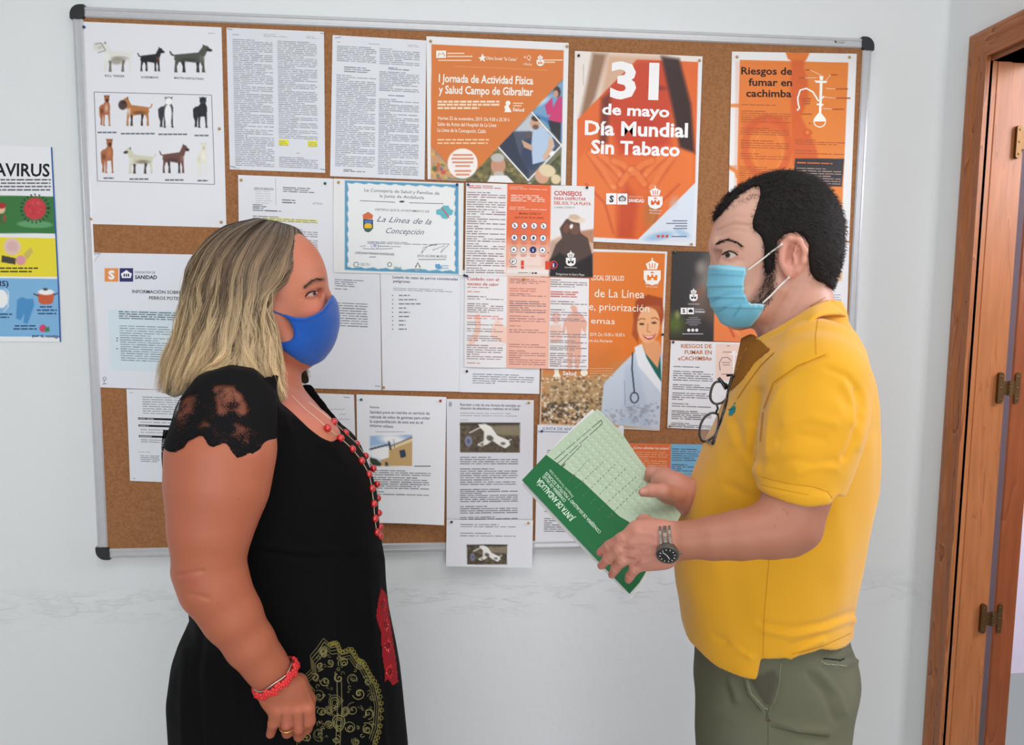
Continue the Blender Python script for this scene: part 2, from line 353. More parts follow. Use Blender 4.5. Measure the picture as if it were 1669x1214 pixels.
class Sheet:
    def __init__(s, name, label, cat, q, lay=1, col=(222, 225, 232), step=7., curl=None, gloss=False, group=None, plane=None):
        s.q = [np.array(p, float) for p in q]; s.lay = lay; s.base = (CY - .0006 * lay) if plane is None else plane
        s.curl = curl; s.name = name
        tl, tr, br, bl = s.q
        s.w = max(np.linalg.norm(tr - tl), 1); s.h = max(np.linalg.norm(bl - tl), 1)
        nx, ny = max(2, int(s.w / step)), max(2, int(s.h / step)); u, v = np.meshgrid(np.linspace(0, 1, nx + 1), np.linspace(0, 1, ny + 1))
        P = s.uv(u, v); s.shape = u.shape; s.cv = Canvas(P[..., 0], P[..., 1], col); s.u, s.v = u, v
        s.V = []; s.Fc = []; s.Cl = []; s.n = 0; s.pins = []; s.label = label; s.cat = cat; s.m = MGLOSS if gloss else MPAPER; s.group = group
    def uv(s, u, v):
        tl, tr, br, bl = s.q; u = np.asarray(u, float)[..., None]; v = np.asarray(v, float)[..., None]
        return (tl * (1 - u) + tr * u) * (1 - v) + (bl * (1 - u) + br * u) * v
    def inv(s, px, py):                      # bilinear inverse by a few Newton steps
        tl, tr, br, bl = s.q; px = np.asarray(px, float); u = (px - tl[0]) / (tr[0] - tl[0]); v = (np.asarray(py, float) - tl[1]) / (bl[1] - tl[1])
        for _ in range(4):
            p = s.uv(u, v); du = (tr - tl) * (1 - v)[..., None] + (br - bl) * v[..., None]; dv = (bl - tl) * (1 - u)[..., None] + (br - tr) * u[..., None]
            ex, ey = p[..., 0] - px, p[..., 1] - py; D = du[..., 0] * dv[..., 1] - du[..., 1] * dv[..., 0]
            u = u - (ex * dv[..., 1] - ey * dv[..., 0]) / D; v = v - (-ex * du[..., 1] + ey * du[..., 0]) / D
        return u, v
    def lift(s, u, v): return s.curl(u, v) if s.curl else 0. * u
    def place(s, px, py, up=0.):
        u, v = s.inv(px, py); return on_y(px, py, s.base) + np.stack([0 * u, -(s.lift(np.clip(u, 0, 1), np.clip(v, 0, 1)) + up), 0 * u], -1)
    def put(s, v2, fs, col):
        s.V.append(np.asarray(v2, float)); s.Fc += [tuple(i + s.n for i in f) for f in fs]; s.n += len(v2); s.Cl.append(np.ones((len(v2), 3)) * alb(col)); return s
    def text(s, t, x0, y0, x1, y1, h, col=(30, 32, 40), b=0., sh=0.):
        v, fs = glyphs(t, b, sh); a, c = v[:, 0].min(), v[:, 0].max(); fr = (v[:, 0] - a) / (c - a)
        dx, dy = x1 - x0, y1 - y0; l = math.hypot(dx, dy); ux, uy = dy / l, -dx / l; k = v[:, 1] / CAPH * h
        return s.put(np.stack([x0 + dx * fr + ux * k, y0 + dy * fr + uy * k], 1), fs, col)
    def words(s, u0, v0, u1, v1, pitch=3.6, col=(95, 98, 108), th=.42, fill=.97, para=6, just=True, wl=(5, 22), bold=0):
        h = (v1 - v0) * s.h; n = max(1, int(round(h / pitch))); px = 1 / s.w; q = []; k = 0
        for i in range(n):
            v = v0 + (i + .5) * (v1 - v0) / n; k -= 1; end = u1; 
            if k <= 0: k = rng.randint(2, para); short = True
            else: short = False
            if short and just: end = u0 + (u1 - u0) * rng.uniform(.25, .9)
            if not just: end = u0 + (u1 - u0) * rng.uniform(.72, 1)
            u = u0
            while u < end - 2 * px:
                w = min(rng.uniform(*wl) * px, end - u); hh = pitch * th / s.h * rng.uniform(.30, .44)
                q.append(((u, v - hh), (u + w, v - hh), (u + w, v + hh), (u, v + hh))); u += w + rng.uniform(1.4, 2.4) * px
        if not q: return s
        Q = np.array(q).reshape(-1, 2); P = s.uv(Q[:, 0], Q[:, 1]); k_ = .42 if pitch < 3.2 else .30; col = tuple(np.array(col) * (1 - k_) + s.cv.C.mean((0, 1)) * k_); return s.put(P, [(4 * i, 4 * i + 1, 4 * i + 2, 4 * i + 3) for i in range(len(q))], col)
    def rect(s, x0, y0, x1, y1, col): return s.put([(x0, y0), (x1, y0), (x1, y1), (x0, y1)], [(0, 1, 2, 3)], col)
    def poly(s, pts, col): return s.put(pts, [tuple(range(len(pts)))], col)
    def stroke(s, pts, w, col):
        p = np.array(pts, float); T = np.gradient(p, axis=0); T /= np.linalg.norm(T, axis=1)[:, None] + 1e-9; Nn = np.stack([-T[:, 1], T[:, 0]], 1) * w / 2
        n = len(p); return s.put(np.concatenate([p + Nn, p - Nn]), [(i, i + 1, n + i + 1, n + i) for i in range(n - 1)], col)
    def ring(s, cx, cy, r, w, col, n=20):
        a = np.linspace(0, 2 * math.pi, n + 1); return s.stroke(np.stack([cx + r * np.cos(a), cy + r * np.sin(a)], 1), w, col)
    def disc(s, cx, cy, r, col, n=18, ry=None):
        a = np.linspace(0, 2 * math.pi, n, endpoint=False); ry = ry or r; return s.poly(np.stack([cx + r * np.cos(a), cy + ry * np.sin(a)], 1), col)
    def crest(s, cx, cy, h, col, inner):     # crowned shield emblem of the town hall
        w = h * .33; k = h / 100
        s.poly([(cx - w * .55, cy - 12 * k), (cx - w * .75, cy - 34 * k), (cx - w * .2, cy - 44 * k), (cx, cy - 50 * k), (cx + w * .2, cy - 44 * k), (cx + w * .75, cy - 34 * k), (cx + w * .55, cy - 12 * k)], col)
        s.disc(cx, cy - 53 * k, 3.5 * k, col, 8)
        for dx in (-.32, 0, .32): s.stroke([(cx + dx * w * .8, cy - 16 * k), (cx + dx * w * 1.1, cy - 36 * k)], 3.6 * k, inner)
        s.poly([(cx - w, cy - 8 * k), (cx + w, cy - 8 * k), (cx + w, cy + 26 * k), (cx + w * .7, cy + 42 * k), (cx, cy + 50 * k), (cx - w * .7, cy + 42 * k), (cx - w, cy + 26 * k)], col)
        s.poly([(cx - w * .6, cy + 30 * k), (cx - w * .6, cy + 10 * k), (cx - w * .35, cy + 10 * k), (cx - w * .35, cy + 16 * k), (cx - w * .12, cy + 16 * k), (cx - w * .12, cy + 8 * k), (cx + w * .12, cy + 8 * k), (cx + w * .12, cy + 16 * k), (cx + w * .35, cy + 16 * k), (cx + w * .35, cy + 10 * k), (cx + w * .6, cy + 10 * k), (cx + w * .6, cy + 30 * k)], inner)
        s.poly([(cx - w * .14, cy + 30 * k), (cx - w * .14, cy + 22 * k), (cx + w * .14, cy + 22 * k), (cx + w * .14, cy + 30 * k)], col)
        s.poly([(cx - w * .3, cy + 3 * k), (cx, cy - 4 * k), (cx + w * .3, cy + 3 * k)], inner); return s
    def pin(s, px, py, c='y'): s.pins.append((px, py, c)); return s
    def build(s):
        ny, nx = s.shape[0] - 1, s.shape[1] - 1; P = on_y(s.cv.X, s.cv.Y, s.base); P[..., 1] -= s.lift(s.u, s.v)
        i = np.arange(ny * (nx + 1)).reshape(ny, nx + 1)[:, :-1].ravel(); f = np.stack([i, i + nx + 1, i + nx + 2, i + 1], 1)
        V = P.reshape(-1, 3); O = V.mean(0); o = link(s.name, mesh(V - O, f, s.name, alb(s.cv.C * .92 + s.cv.C.mean(-1, keepdims=True) * .08 - (4 if s.m is MGLOSS else 0)).reshape(-1, 3)), s.m, smooth=True); o.location = O
        tag(o, s.label, s.cat, s.group); s.o = o
        if s.V:
            p2 = np.concatenate(s.V); Q = s.place(p2[:, 0], p2[:, 1], 0)
            # each element a hair further out than the one before, so overlaps keep their order
            up = np.concatenate([np.full(len(a), .00012 + .00028 * k / len(s.V)) for k, a in enumerate(s.V)]); Q[:, 1] -= up
            link('printed_text', mesh(Q, s.Fc, 'printed_text', np.concatenate(s.Cl)), MPRINT, o)['kind'] = 'stuff'
        for (x, y, c) in s.pins:
            p = s.place(np.array(x), np.array(y), 0.); mb = MB()
            mb.ball(p + np.array([0, -.002, 0]), .0032, 10, 6, (1, .75, 1)); mb.tube([p + np.array([0, .006, 0]), p], .0009, 5)
            mb.build('push_pin', PINM[c], o, True)
        return o
PINM = {k: mat('pin_' + k, c, .3, .6 if k == 'y' else 0) for k, c in PIN.items()}
# ------------------------------------------------------------------ the notices, one after another
GR = (100, 103, 112)
def dog(cv, cx, cy, w, h, cols, face=1, kind='side'):
    """cx,cy feet centre; a dog seen from the side or the front, painted on the sheet"""
    body, dark, light = cols
    X = lambda a: cx + face * a * w; Y = lambda b: cy - b * h
    if kind == 'side':
        for a, k in ((-.36, -.06), (-.24, .04), (.18, .0), (.28, .05)):
            cv.poly([(X(a - .06), Y(.5)), (X(a + .08), Y(.5)), (X(a + .04 + k), Y(.22)), (X(a + .06 + k), Y(0)), (X(a - .03 + k), Y(0)), (X(a - .02 + k), Y(.22))], dark if a in (-.24, .18) else body, 1.2)
        cv.poly([(X(-.42), Y(.66)), (X(-.1), Y(.70)), (X(.22), Y(.74)), (X(.36), Y(.62)), (X(.32), Y(.40)), (X(.1), Y(.36)), (X(-.15), Y(.42)), (X(-.38), Y(.36)), (X(-.46), Y(.5))], body, 1.5)
        cv.ell(X(-.1), Y(.46), w * .22, h * .07, dark, 0, 3, .5); cv.ell(X(.3), Y(.52), w * .07, h * .14, light, 0, 3, .7)
        cv.poly([(X(.16), Y(.66)), (X(.30), Y(.92)), (X(.46), Y(.84)), (X(.38), Y(.6))], body, 1.5)
        cv.ell(X(.40), Y(.88), w * .10, h * .11, body, 0, 1.5); cv.ell(X(.50), Y(.83), w * .08, h * .055, dark, .2 * face, 1.5)
        cv.poly([(X(.32), Y(.94)), (X(.33), Y(1.04)), (X(.39), Y(.97))], dark, 1)
        cv.line([(X(-.44), Y(.62)), (X(-.52), Y(.66)), (X(-.56), Y(.76))], w * .045, body)
    else:
        cv.poly([(X(-.40), Y(.60)), (X(-.28), Y(.68)), (X(.0), Y(.72)), (X(.02), Y(.36)), (X(-.16), Y(.34)), (X(-.20), Y(.20)), (X(-.20), Y(.02)), (X(-.32), Y(.02)), (X(-.30), Y(.2)), (X(-.38), Y(.36))], body if kind == 'front' else dark, 1.3); cv.ell(X(-.2), Y(.48), w * .12, h * .08, dark, 0, 3, .5)
        for x0, k in ((-.10, -.02), (.20, .03)): cv.poly([(X(x0 - .05), Y(.46)), (X(x0 + .07), Y(.46)), (X(x0 + .05 + k), Y(.06)), (X(x0 + .09 + k), Y(0)), (X(x0 - .04 + k), Y(0)), (X(x0 - .02 + k), Y(.06))], body, 1.1)
        cv.poly([(X(-.14), Y(.70)), (X(-.02), Y(.80)), (X(.20), Y(.80)), (X(.28), Y(.66)), (X(.28), Y(.50)), (X(.16), Y(.36)), (X(-.02), Y(.36)), (X(-.16), Y(.5))], body, 1.3)
        cv.ell(X(.06), Y(.58), w * .10, h * .13, light, 0, 3, .8)
        cv.ell(X(.08), Y(.88), w * .16, h * .12, body, 0, 1.5); cv.ell(X(.10), Y(.83), w * .09, h * .06, dark, 0, 1.5)
        cv.poly([(X(-.06), Y(.92)), (X(-.10), Y(1.0)), (X(.02), Y(.97))], dark, 1); cv.poly([(X(.22), Y(.92)), (X(.26), Y(1.0)), (X(.14), Y(.97))], dark, 1)
# 1 dog breeds
s = Sheet('notice_sheet', 'large white sheet with photos of eleven dogs, top left of the cork board', 'notice', [(131, 35), (361, 44.5), (369, 371), (147, 365)], 1, (224, 226, 233), 1.25)
BR = ((176, 98, 60), (60, 40, 34), (220, 190, 170))
cv = s.cv
dog(cv, 190, 117, 54, 48, ((222, 222, 216), (120, 116, 108), (232, 232, 230)), -1)
cv.ell(160, 76, 9, 8, (214, 212, 204), .6, 2, .8); cv.line([(155, 72), (165, 70), (172, 82), (160, 86)], 1.2, (120, 118, 105)); cv.ell(190, 99, 9, 6, (150, 142, 126), 0, 4, .8)
dog(cv, 246, 116, 38, 38, ((34, 36, 46), (26, 24, 28), (120, 70, 44)))
dog(cv, 311, 118, 60, 44, ((78, 84, 76), (44, 46, 46), (110, 112, 100)))
for i, (x, y, w, h, c, f, k) in enumerate([(172, 205, 26, 50, BR, 1, 'front'), (223, 205, 44, 46, ((186, 120, 66), (70, 44, 36), (226, 214, 206)), -1, 'side'), (272, 208, 36, 50, ((58, 60, 68), (40, 42, 50), (240, 240, 242)), 1, 'front'), (328, 208, 34, 50, ((34, 38, 46), (44, 58, 70), (40, 42, 48)), 1, 'front'),
                                   (176, 282, 30, 56, ((176, 104, 66), (78, 44, 34), (196, 128, 88)), 1, 'front'), (228, 283, 46, 42, ((206, 206, 180), (74, 60, 54), (222, 220, 205)), -1, 'side'), (284, 282, 42, 46, ((110, 74, 66), (62, 44, 42), (150, 110, 96)), 1, 'side'), (330, 286, 24, 54, ((226, 224, 208), (206, 196, 170), (238, 236, 226)), 1, 'front')]):
    dog(cv, x, y, w, h, c, f, k)
cv.ell(274, 186, 6, 17, (236, 236, 238), 0, 2); cv.ell(275, 165, 6, 6, (236, 236, 238), 0, 2); cv.ell(200, 171, 7, 8, (60, 44, 42), 0, 2, .9)
for t, x0, y0, x1, y1 in (('BULL TERRIER', 171, 125, 203, 126), ('DOBERMANN', 230, 127.5, 258, 128), ('MASTIN NAPOLITANO', 284, 128.5, 332, 130.5)): s.text(t, x0, y0, x1, y1, 3.4, (60, 62, 72), .01)
for x0, x1, y in ((159, 190, 216), (197, 252, 218), (258, 306, 219), (317, 340, 221), (169, 186, 290.5), (211, 243, 292), (269, 299, 293.5), (322, 339, 294.5)):
    x = x0
    while x < x1: s.rect(x, y - 1.5, min(x + 7, x1), y + 1.2, (120, 124, 134)); x += 8
for a, b in (((153.5, 150), (345, 155)), ((345, 155), (350, 300.5)), ((350, 300.5), (159, 295)), ((159, 295), (153.5, 150))): s.stroke([a, b], .9, (110, 116, 128))
s.text('Anexo I', 340, 55, 350, 55.5, 2, GR)
s.pin(137.5, 44.5, 'b').pin(149, 357).pin(361, 362).pin(358, 210).build()
# 2, 3 official gazette pages
s = Sheet('gazette_page', 'two-column gazette page with yellow highlighter near its lower right, right of the dog photos', 'notice', [(369, 45), (528, 51.6), (530, 281.7), (374.5, 276)], 1, (216, 219, 227))
s.put(s.uv(np.array([.52, .62, .62, .52]), np.array([.775, .775, .82, .82])), [(0, 1, 2, 3)], (226, 222, 60)); s.put(s.uv(np.array([.82, .92, .92, .82]), np.array([.775, .775, .82, .82])), [(0, 1, 2, 3)], (226, 222, 60))
s.words(.06, .04, .14, .055, 3.4, GR); s.words(.38, .03, .62, .055, 3.2, (150, 152, 160)); s.words(.82, .035, .94, .055, 3, (140, 140, 150))
s.words(.06, .075, .47, .975, 3.05, (120, 123, 132), .62, para=9); s.words(.52, .075, .925, .77, 3.05, (120, 123, 132), .62, para=9); s.words(.52, .785, .62, .82, 3, (130, 128, 60), .5); s.words(.83, .785, .92, .82, 3, (130, 128, 60), .5)
s.words(.70, .86, .76, .875, 3, GR); s.words(.52, .895, .925, .975, 3.05, (120, 123, 132), .62, para=9); s.words(.04, .985, .11, .995, 3, GR)
for p in ((372, 48), (524, 55), (377, 272), (524, 276.5)): s.stroke([(p[0] - 2, p[1] - 1), (p[0] + 7, p[1] + .5)], .9, (90, 92, 100))
s.build()
s = Sheet('gazette_page', 'two-column gazette page pinned just left of the orange activity-day poster', 'notice', [(542, 57), (695, 66), (692, 293), (538, 287)], 2, (218, 221, 229))
s.words(.05, .04, .14, .055, 3.4, GR); s.words(.38, .04, .60, .055, 3.2, (150, 152, 160)); s.words(.80, .035, .92, .055, 3, (140, 140, 150))
s.words(.05, .07, .47, .185, 3.05, (116, 119, 128), .64); s.words(.13, .215, .42, .26, 3.05, (80, 84, 95), .7, just=False); s.words(.05, .275, .47, .93, 3.05, (116, 119, 128), .64, para=9); s.words(.14, .945, .37, .965, 3, (80, 84, 95), .7)
s.words(.505, .07, .93, .19, 3.05, (116, 119, 128), .64); s.words(.6, .205, .82, .225, 3, (80, 84, 95), .7); s.words(.505, .235, .93, .38, 3.05, (116, 119, 128), .64); s.words(.6, .40, .8, .415, 3, (80, 84, 95), .7); s.words(.505, .43, .93, .975, 3.05, (116, 119, 128), .64, para=9)
s.stroke([(546, 62), (556, 60.5)], .9, (110, 112, 120)); s.build()
# 4 activity day poster
s = Sheet('poster', 'orange poster announcing a physical activity and health day with white title', 'poster', [(695, 59), (927, 70), (922, 302), (697, 292)], 3, (228, 229, 230), 1.2, gloss=True)
cv = s.cv; OR = (221, 118, 40)
inner = [(703.5, 72), (919, 82), (914, 300), (702, 292)]
cv.poly(inner, (120, 120, 96), 1)
# photo of fruit (left corner), park (bottom), woman outdoors (right), man in the gym (diamond)
cv.poly([(702, 238), (750, 290), (702, 292)], (196, 150, 110), 1); cv.speck([(702, 238), (745, 292), (702, 292)], [(200, 70, 40), (230, 180, 50), (60, 110, 60), (60, 100, 150), (230, 140, 60)], 60, 2, 5)
parkL = [(760, 292), (806, 240), (862, 296), (860, 300), (760, 296)]; cv.poly(parkL, (110, 100, 56), 1); cv.speck(parkL, [(86, 84, 40), (146, 132, 70), (60, 62, 34), (170, 150, 84)], 150, 1.5, 5)
parkR = [(866, 298), (914, 250), (914, 302), (866, 300)]; cv.poly(parkR, (96, 96, 56), 1); cv.speck(parkR, [(70, 76, 40), (130, 126, 70), (60, 62, 34)], 60, 1.5, 5)
sky = [(868, 182), (918, 130), (915, 232)]; cv.poly(sky, (110, 160, 200), 1); cv.poly([(868, 184), (890, 200), (905, 222), (915, 232), (915, 200)], (60, 120, 180), 4); cv.ell(885, 165, 12, 4, (215, 228, 238), -.5, 6, .8)
cv.poly([(896, 190), (903, 172), (909, 160), (916, 156), (916, 200), (903, 200), (892, 192)], (206, 48, 112), 1.5); cv.poly([(893, 196), (914, 200), (913, 232), (906, 222), (898, 214)], (38, 34, 44), 1.5); cv.poly([(888, 172), (900, 158), (902, 184), (892, 188)], (206, 48, 112), 1.5)
cv.ell(908, 150, 6, 9, (66, 44, 38), 0, 1.5); cv.ell(906, 153, 4, 6, (206, 150, 124), 0, 1.5)
dia = [(866, 182), (915, 237), (861, 294), (811, 238)]; cv.poly(dia, (70, 80, 100), 1)
cv.poly([(866, 184), (896, 216), (860, 214), (838, 214)], (190, 196, 204), 3); cv.poly([(812, 238), (836, 214), (846, 250), (862, 280), (861, 292)], (34, 46, 72), 3); cv.ell(866, 250, 16, 26, (30, 50, 90), 0, 6, .8)
cv.poly([(868, 212), (884, 208), (900, 222), (904, 238), (890, 262), (868, 268), (866, 236)], (176, 200, 226), 2); cv.poly([(895, 222), (903, 232), (898, 250), (888, 262), (884, 256), (893, 240)], (216, 176, 146), 1.5); cv.ell(900, 250, 5, 3.5, (240, 240, 244), -.8, 1.2)
cv.ell(872, 200, 8, 10, (206, 160, 130), 0, 1.5); cv.ell(873, 193, 7, 4.5, (60, 44, 40), .2, 1.5); cv.ell(873, 207, 5, 4, (90, 64, 54), 0, 2, .8); cv.poly([(850, 228), (866, 236), (868, 246), (854, 240)], (206, 160, 130), 1.5); cv.ell(862, 220, 5, 6, (90, 80, 80), 0, 2)
for a, b in (((811, 238), (866, 182)), ((866, 182), (915, 237)), ((915, 237), (861, 294)), ((861, 294), (811, 238))): cv.line([a, b], 2.2, (240, 240, 240))
cv.ell(812, 270, 12, 15, (200, 144, 112), 0, 1.5); cv.ell(811, 257, 11, 7, (186, 184, 180), 0, 2); cv.ell(813, 284, 9, 5, (190, 180, 172), 0, 2); cv.poly([(792, 300), (800, 286), (826, 286), (838, 298)], (232, 232, 232), 1.5)
cv.ell(884, 286, 12, 13, (214, 160, 130), 0, 1.5); cv.ell(892, 278, 14, 10, (226, 206, 166), .3, 2.5); cv.ell(906, 292, 8, 8, (226, 206, 166), .3, 2.5)
cv.poly([(703.5, 72), (919, 82), (918, 128), (779, 275), (758, 292), (744, 282), (702, 237)], OR, 1)
cv.ell(754, 266.5, 24.5, 24.5, (240, 232, 228), 0, 1)
for t, x0, y0, x1, y1, h in (('I Jornada de Actividad Física', 715, 133.5, 869, 137.5, 12.5), ('y Salud Campo de Gibraltar', 715, 152, 869, 156, 12.5)): s.text(t, x0, y0, x1, y1, h, (250, 240, 230), .022)
s.text('Viernes 22 de noviembre, 2019. De 9.00 a 20.30 h', 713, 195, 830, 198, 5.6, (250, 232, 216), .008); s.text('Salón de Actos del Hospital de La Línea', 713, 205, 809, 207, 6, (250, 232, 216), .008); s.text('La Línea de la Concepción, Cádiz', 713, 214.5, 792, 217, 6, (250, 232, 216), .008)
for i, (x1, y) in enumerate(((814, 166), (814, 171), (781, 176.5))): 
    x = 713
    while x < x1: w = rng.uniform(6, 14); s.rect(x, y - 1.9, min(x + w, x1), y + 1.3, (248, 214, 186)); x += w + 1.6
for (x0, x1, y) in ((713, 797, 228), (713, 795, 233.5)):
    x = x0
    while x < x1: w = rng.uniform(6, 12); s.rect(x, y - 1.4, min(x + w, x1), y + 1, (246, 200, 160)); x += w + 1.8
s.rect(711, 82.5, 727, 94.5, (245, 238, 230)); s.stroke([(714, 92), (716, 86), (719, 89), (722, 85), (725, 92)], 1.3, (210, 120, 60))
for (x0, x1, y, c) in ((729, 757, 87, (248, 214, 186)), (729, 770, 92, (248, 214, 186)), (714, 768, 98.5, (246, 206, 170)), (886, 917, 98, (246, 206, 170)), (886, 905, 101.5, (246, 206, 170))): s.rect(x0, y - 1, x1, y + 1, c)
s.poly([(779, 94), (784, 93), (786, 87), (789, 92), (792, 92), (789, 96), (791, 101), (786, 98), (782, 100), (783, 96)], (250, 236, 224)); s.text("Obra Social “la Caixa”", 792, 97, 843, 99.5, 5, (250, 232, 216), .012)
s.text('+Q', 853, 97, 865, 98, 7.5, (250, 226, 206), 0); s.text('villalta', 852, 106, 867, 107, 4, (250, 226, 206), 0)
s.crest(880.5, 99, 18, (250, 240, 232), OR)
s.stroke([(741, 108), (893, 114.5)], .7, (238, 170, 110))
s.disc(828, 168, 4, (250, 236, 224)); s.disc(826, 175, 4, (250, 236, 224)); s.poly([(822, 183), (824, 176), (831, 176), (834, 183)], (250, 236, 224)); s.text('Salud', 835.5, 181, 854, 182, 5.4, (250, 240, 230), .02)
s.rect(836, 167.5, 853, 169.3, (246, 206, 170)); s.rect(836, 171.5, 850, 173.3, (246, 206, 170))
for i, (x0, x1) in enumerate(((738, 770), (736, 772), (737, 771), (742, 766), (741, 768), (743, 765))): s.rect(x0, 251 + i * 6 - (0 if i < 4 else -2), x1, 254 + i * 6 + (0 if i < 4 else 2), (214, 150, 120))
s.pin(702, 67.5).pin(924, 76).build()
# 5 no tobacco day
s = Sheet('poster', 'orange poster for world day without tobacco with big white 31 and two hands', 'poster', [(937, 83), (1145, 92), (1134, 401.6), (930, 392)], 3, (226, 230, 236), 1.2, gloss=True)
cv = s.cv; sq = (938, 1140)
pic = [(944, 97), (1138, 101), (1128, 394), (939, 386)]
cv.poly([(937, 83), (1140, 92), (1136, 160), (938, 205)], (232, 222, 214), 2)
cv.poly([(966, 86), (990, 88), (970, 160), (950, 200), (944, 196), (956, 140)], (150, 112, 84), 8); cv.poly([(990, 88), (1085, 92), (1092, 140), (1085, 240), (1000, 240), (975, 170)], (214, 170, 140), 14)
reg = [(1038, 97), (1138, 101), (1133, 298), (1096, 335), (1040, 390), (939, 385), (941, 195), (985, 150)]
cv.poly(reg, (232, 102, 34), 1)
def inreg(f):
    b = cv.C.copy(); f(); k = np.clip(.5 + cv.sd(reg), 0, 1)[..., None]; cv.C = b * (1 - k) + cv.C * k
inreg(lambda: cv.poly([(1040, 97), (1100, 97), (1092, 235), (1060, 250), (1010, 250), (990, 190), (985, 140)], (206, 62, 24), 14))
cv.poly([(1078, 92), (1107, 96), (1126, 170), (1132, 250), (1108, 240), (1095, 170)], (50, 20, 18), 7); cv.poly([(980, 160), (996, 150), (990, 232), (976, 240)], (90, 28, 18), 8, .75)
cv.ell(1072, 143, 12, 3, (110, 34, 16), .1, 5, .8); cv.ell(1050, 200, 20, 8, (190, 44, 22), 0, 9, .6)
inreg(lambda: cv.poly([(1090, 240), (1130, 250), (1131, 300), (1100, 320), (1075, 270)], (240, 120, 44), 8))
def hand(flip):
    f = lambda x: x if not flip else 2062 - x
    cv.poly([(f(942), 262), (f(955), 245), (f(985), 252), (f(1010), 275), (f(1000), 330), (f(1008), 390), (f(940), 386)], (238, 116, 44), 6)
    for k, (x0, y0, x1, y1) in enumerate(((962, 250, 1000, 305), (978, 252, 1012, 286), (1000, 262, 1030, 282), (1012, 300, 1034, 276))):
        cv.line([(f(x0), y0), ((f(x0) + f(x1)) / 2 + (3 if flip else -3), (y0 + y1) / 2 - 3), (f(x1), y1)], 13, (196, 70, 22), .5, 5); cv.line([(f(x0), y0), ((f(x0) + f(x1)) / 2, (y0 + y1) / 2 - 4), (f(x1), y1)], 10, (240, 122, 54), 1, 4)
        cv.ell(f(x1), y1, 5, 3.4, (246, 150, 90), .6 if not flip else -.6, 2, .6)
    cv.line([(f(955), 300), (f(985), 330), (f(1000), 380)], 3, (190, 62, 20), .6, 4)
inreg(lambda: (hand(False), hand(True)))
inreg(lambda: cv.poly([(1008, 330), (1022, 300), (1040, 330), (1032, 390), (1005, 390)], (200, 66, 22), 12, .8))
inreg(lambda: cv.ell(1062, 350, 12, 26, (150, 120, 50), 0, 12, .45))
cv.poly([(1040, 392), (1133, 299), (1128, 394)], (214, 226, 238), 2); cv.ell(1075, 385, 22, 6, (140, 186, 222), -.2, 5, .8); cv.ell(1112, 380, 12, 5, (150, 192, 226), .4, 4, .7); cv.ell(1098, 330, 6, 10, (200, 190, 200), .5, 6, .5)
WH = (244, 244, 246)
s.text('31', 994, 158, 1073, 160.5, 55, WH, .035); s.text('de mayo', 981, 186, 1091, 191, 17, WH, .03); s.text('Día Mundial', 953, 219, 1121, 223.5, 22, WH, .03); s.text('Sin Tabaco', 963, 249.5, 1108, 254.5, 21, WH, .03)
s.rect(988, 315, 1005, 333, WH); s.rect(1006, 315.4, 1022.5, 333.3, WH); s.text('S', 993, 329, 1000, 329.4, 10, (60, 62, 70), .05)
s.poly([(1009, 328), (1008, 322), (1014, 318), (1020.5, 322), (1019.5, 328)], (90, 92, 100)); s.stroke([(1012, 327), (1012, 322)], 1.4, WH); s.stroke([(1014.3, 327), (1014.3, 321)], 1.4, WH); s.stroke([(1016.8, 327), (1016.8, 322)], 1.4, WH)
s.text('DELEGACIÓN DE', 1024.5, 321.5, 1048, 322.5, 2.6, (250, 200, 170)); s.text('SANIDAD', 1024.5, 329, 1050, 330, 5, WH, .03)
s.crest(1068, 323, 36, (248, 244, 240), (222, 90, 34)); s.text('Ayuntamiento', 1058, 343.5, 1079, 344.5, 2.6, WH); s.text('de La Línea', 1059, 348, 1077, 349, 2.6, WH)
for i, (x0, w) in enumerate(((1096, 24), (1086, 34), (1100, 20), (1097, 23))): s.rect(x0, 359 + i * 4.2, x0 + w, 360.6 + i * 4.2, (110, 120, 140))
for x in (1073, 1080, 1087): s.disc(x, 385, 2.6, (206, 90, 90), 10)
s.rect(1094, 384.5, 1119, 386.3, (110, 120, 150)); s.stroke([(951, 105), (951, 139)], .7, (150, 154, 165))
s.pin(943, 91, 'k').pin(1140, 99).pin(1127, 398).build()
# 6 cachimba poster
s = Sheet('poster', 'orange poster on the risks of smoking a water pipe, at the board’s upper right corner', 'poster', [(1193, 84), (1396.5, 87.6), (1384, 393), (1186, 386)], 2, (230, 230, 230), 1.25, gloss=True)
cv = s.cv; OR2 = (232, 130, 48); DO = (214, 84, 34)
cv.poly([(1206, 97.5), (1383, 102), (1371, 379), (1199, 372)], OR2, 1)
cv.poly([(1280, 84), (1320, 86), (1314, 98), (1306, 101), (1292, 100), (1284, 96)], (228, 118, 40), 1.5)
cv.poly([(1290, 98), (1312, 98), (1310, 112), (1316, 128), (1318, 160), (1306, 190), (1330, 240), (1334, 262), (1292, 270), (1288, 140)], DO, 5, .75)
cv.ell(1316, 216, 8, 6, DO, 0, 2, .8); cv.ell(1316, 216, 3, 3, OR2, 0, 2)
a = np.linspace(0, 2 * math.pi, 30)
cv.line([(1250 + 36 * math.cos(t), 240 + 48 * math.sin(t)) for t in a], 12, DO, .7, 4); cv.line([(1252 + 23 * math.cos(t), 246 + 34 * math.sin(t)) for t in a], 3, (240, 150, 70), .7, 2)
cv.poly([(1210, 196), (1285, 190), (1290, 214), (1212, 214)], DO, 8, .6); cv.line([(1193, 172), (1206, 172)], 6, (232, 130, 48), .9, 2); cv.line([(1188, 272), (1200, 280), (1202, 288)], 6, (232, 130, 48), .9, 2)
for i in range(6): cv.line([(1190 + i * 2, 270), (1190 + i * 2, 276)], 1, (220, 110, 40))
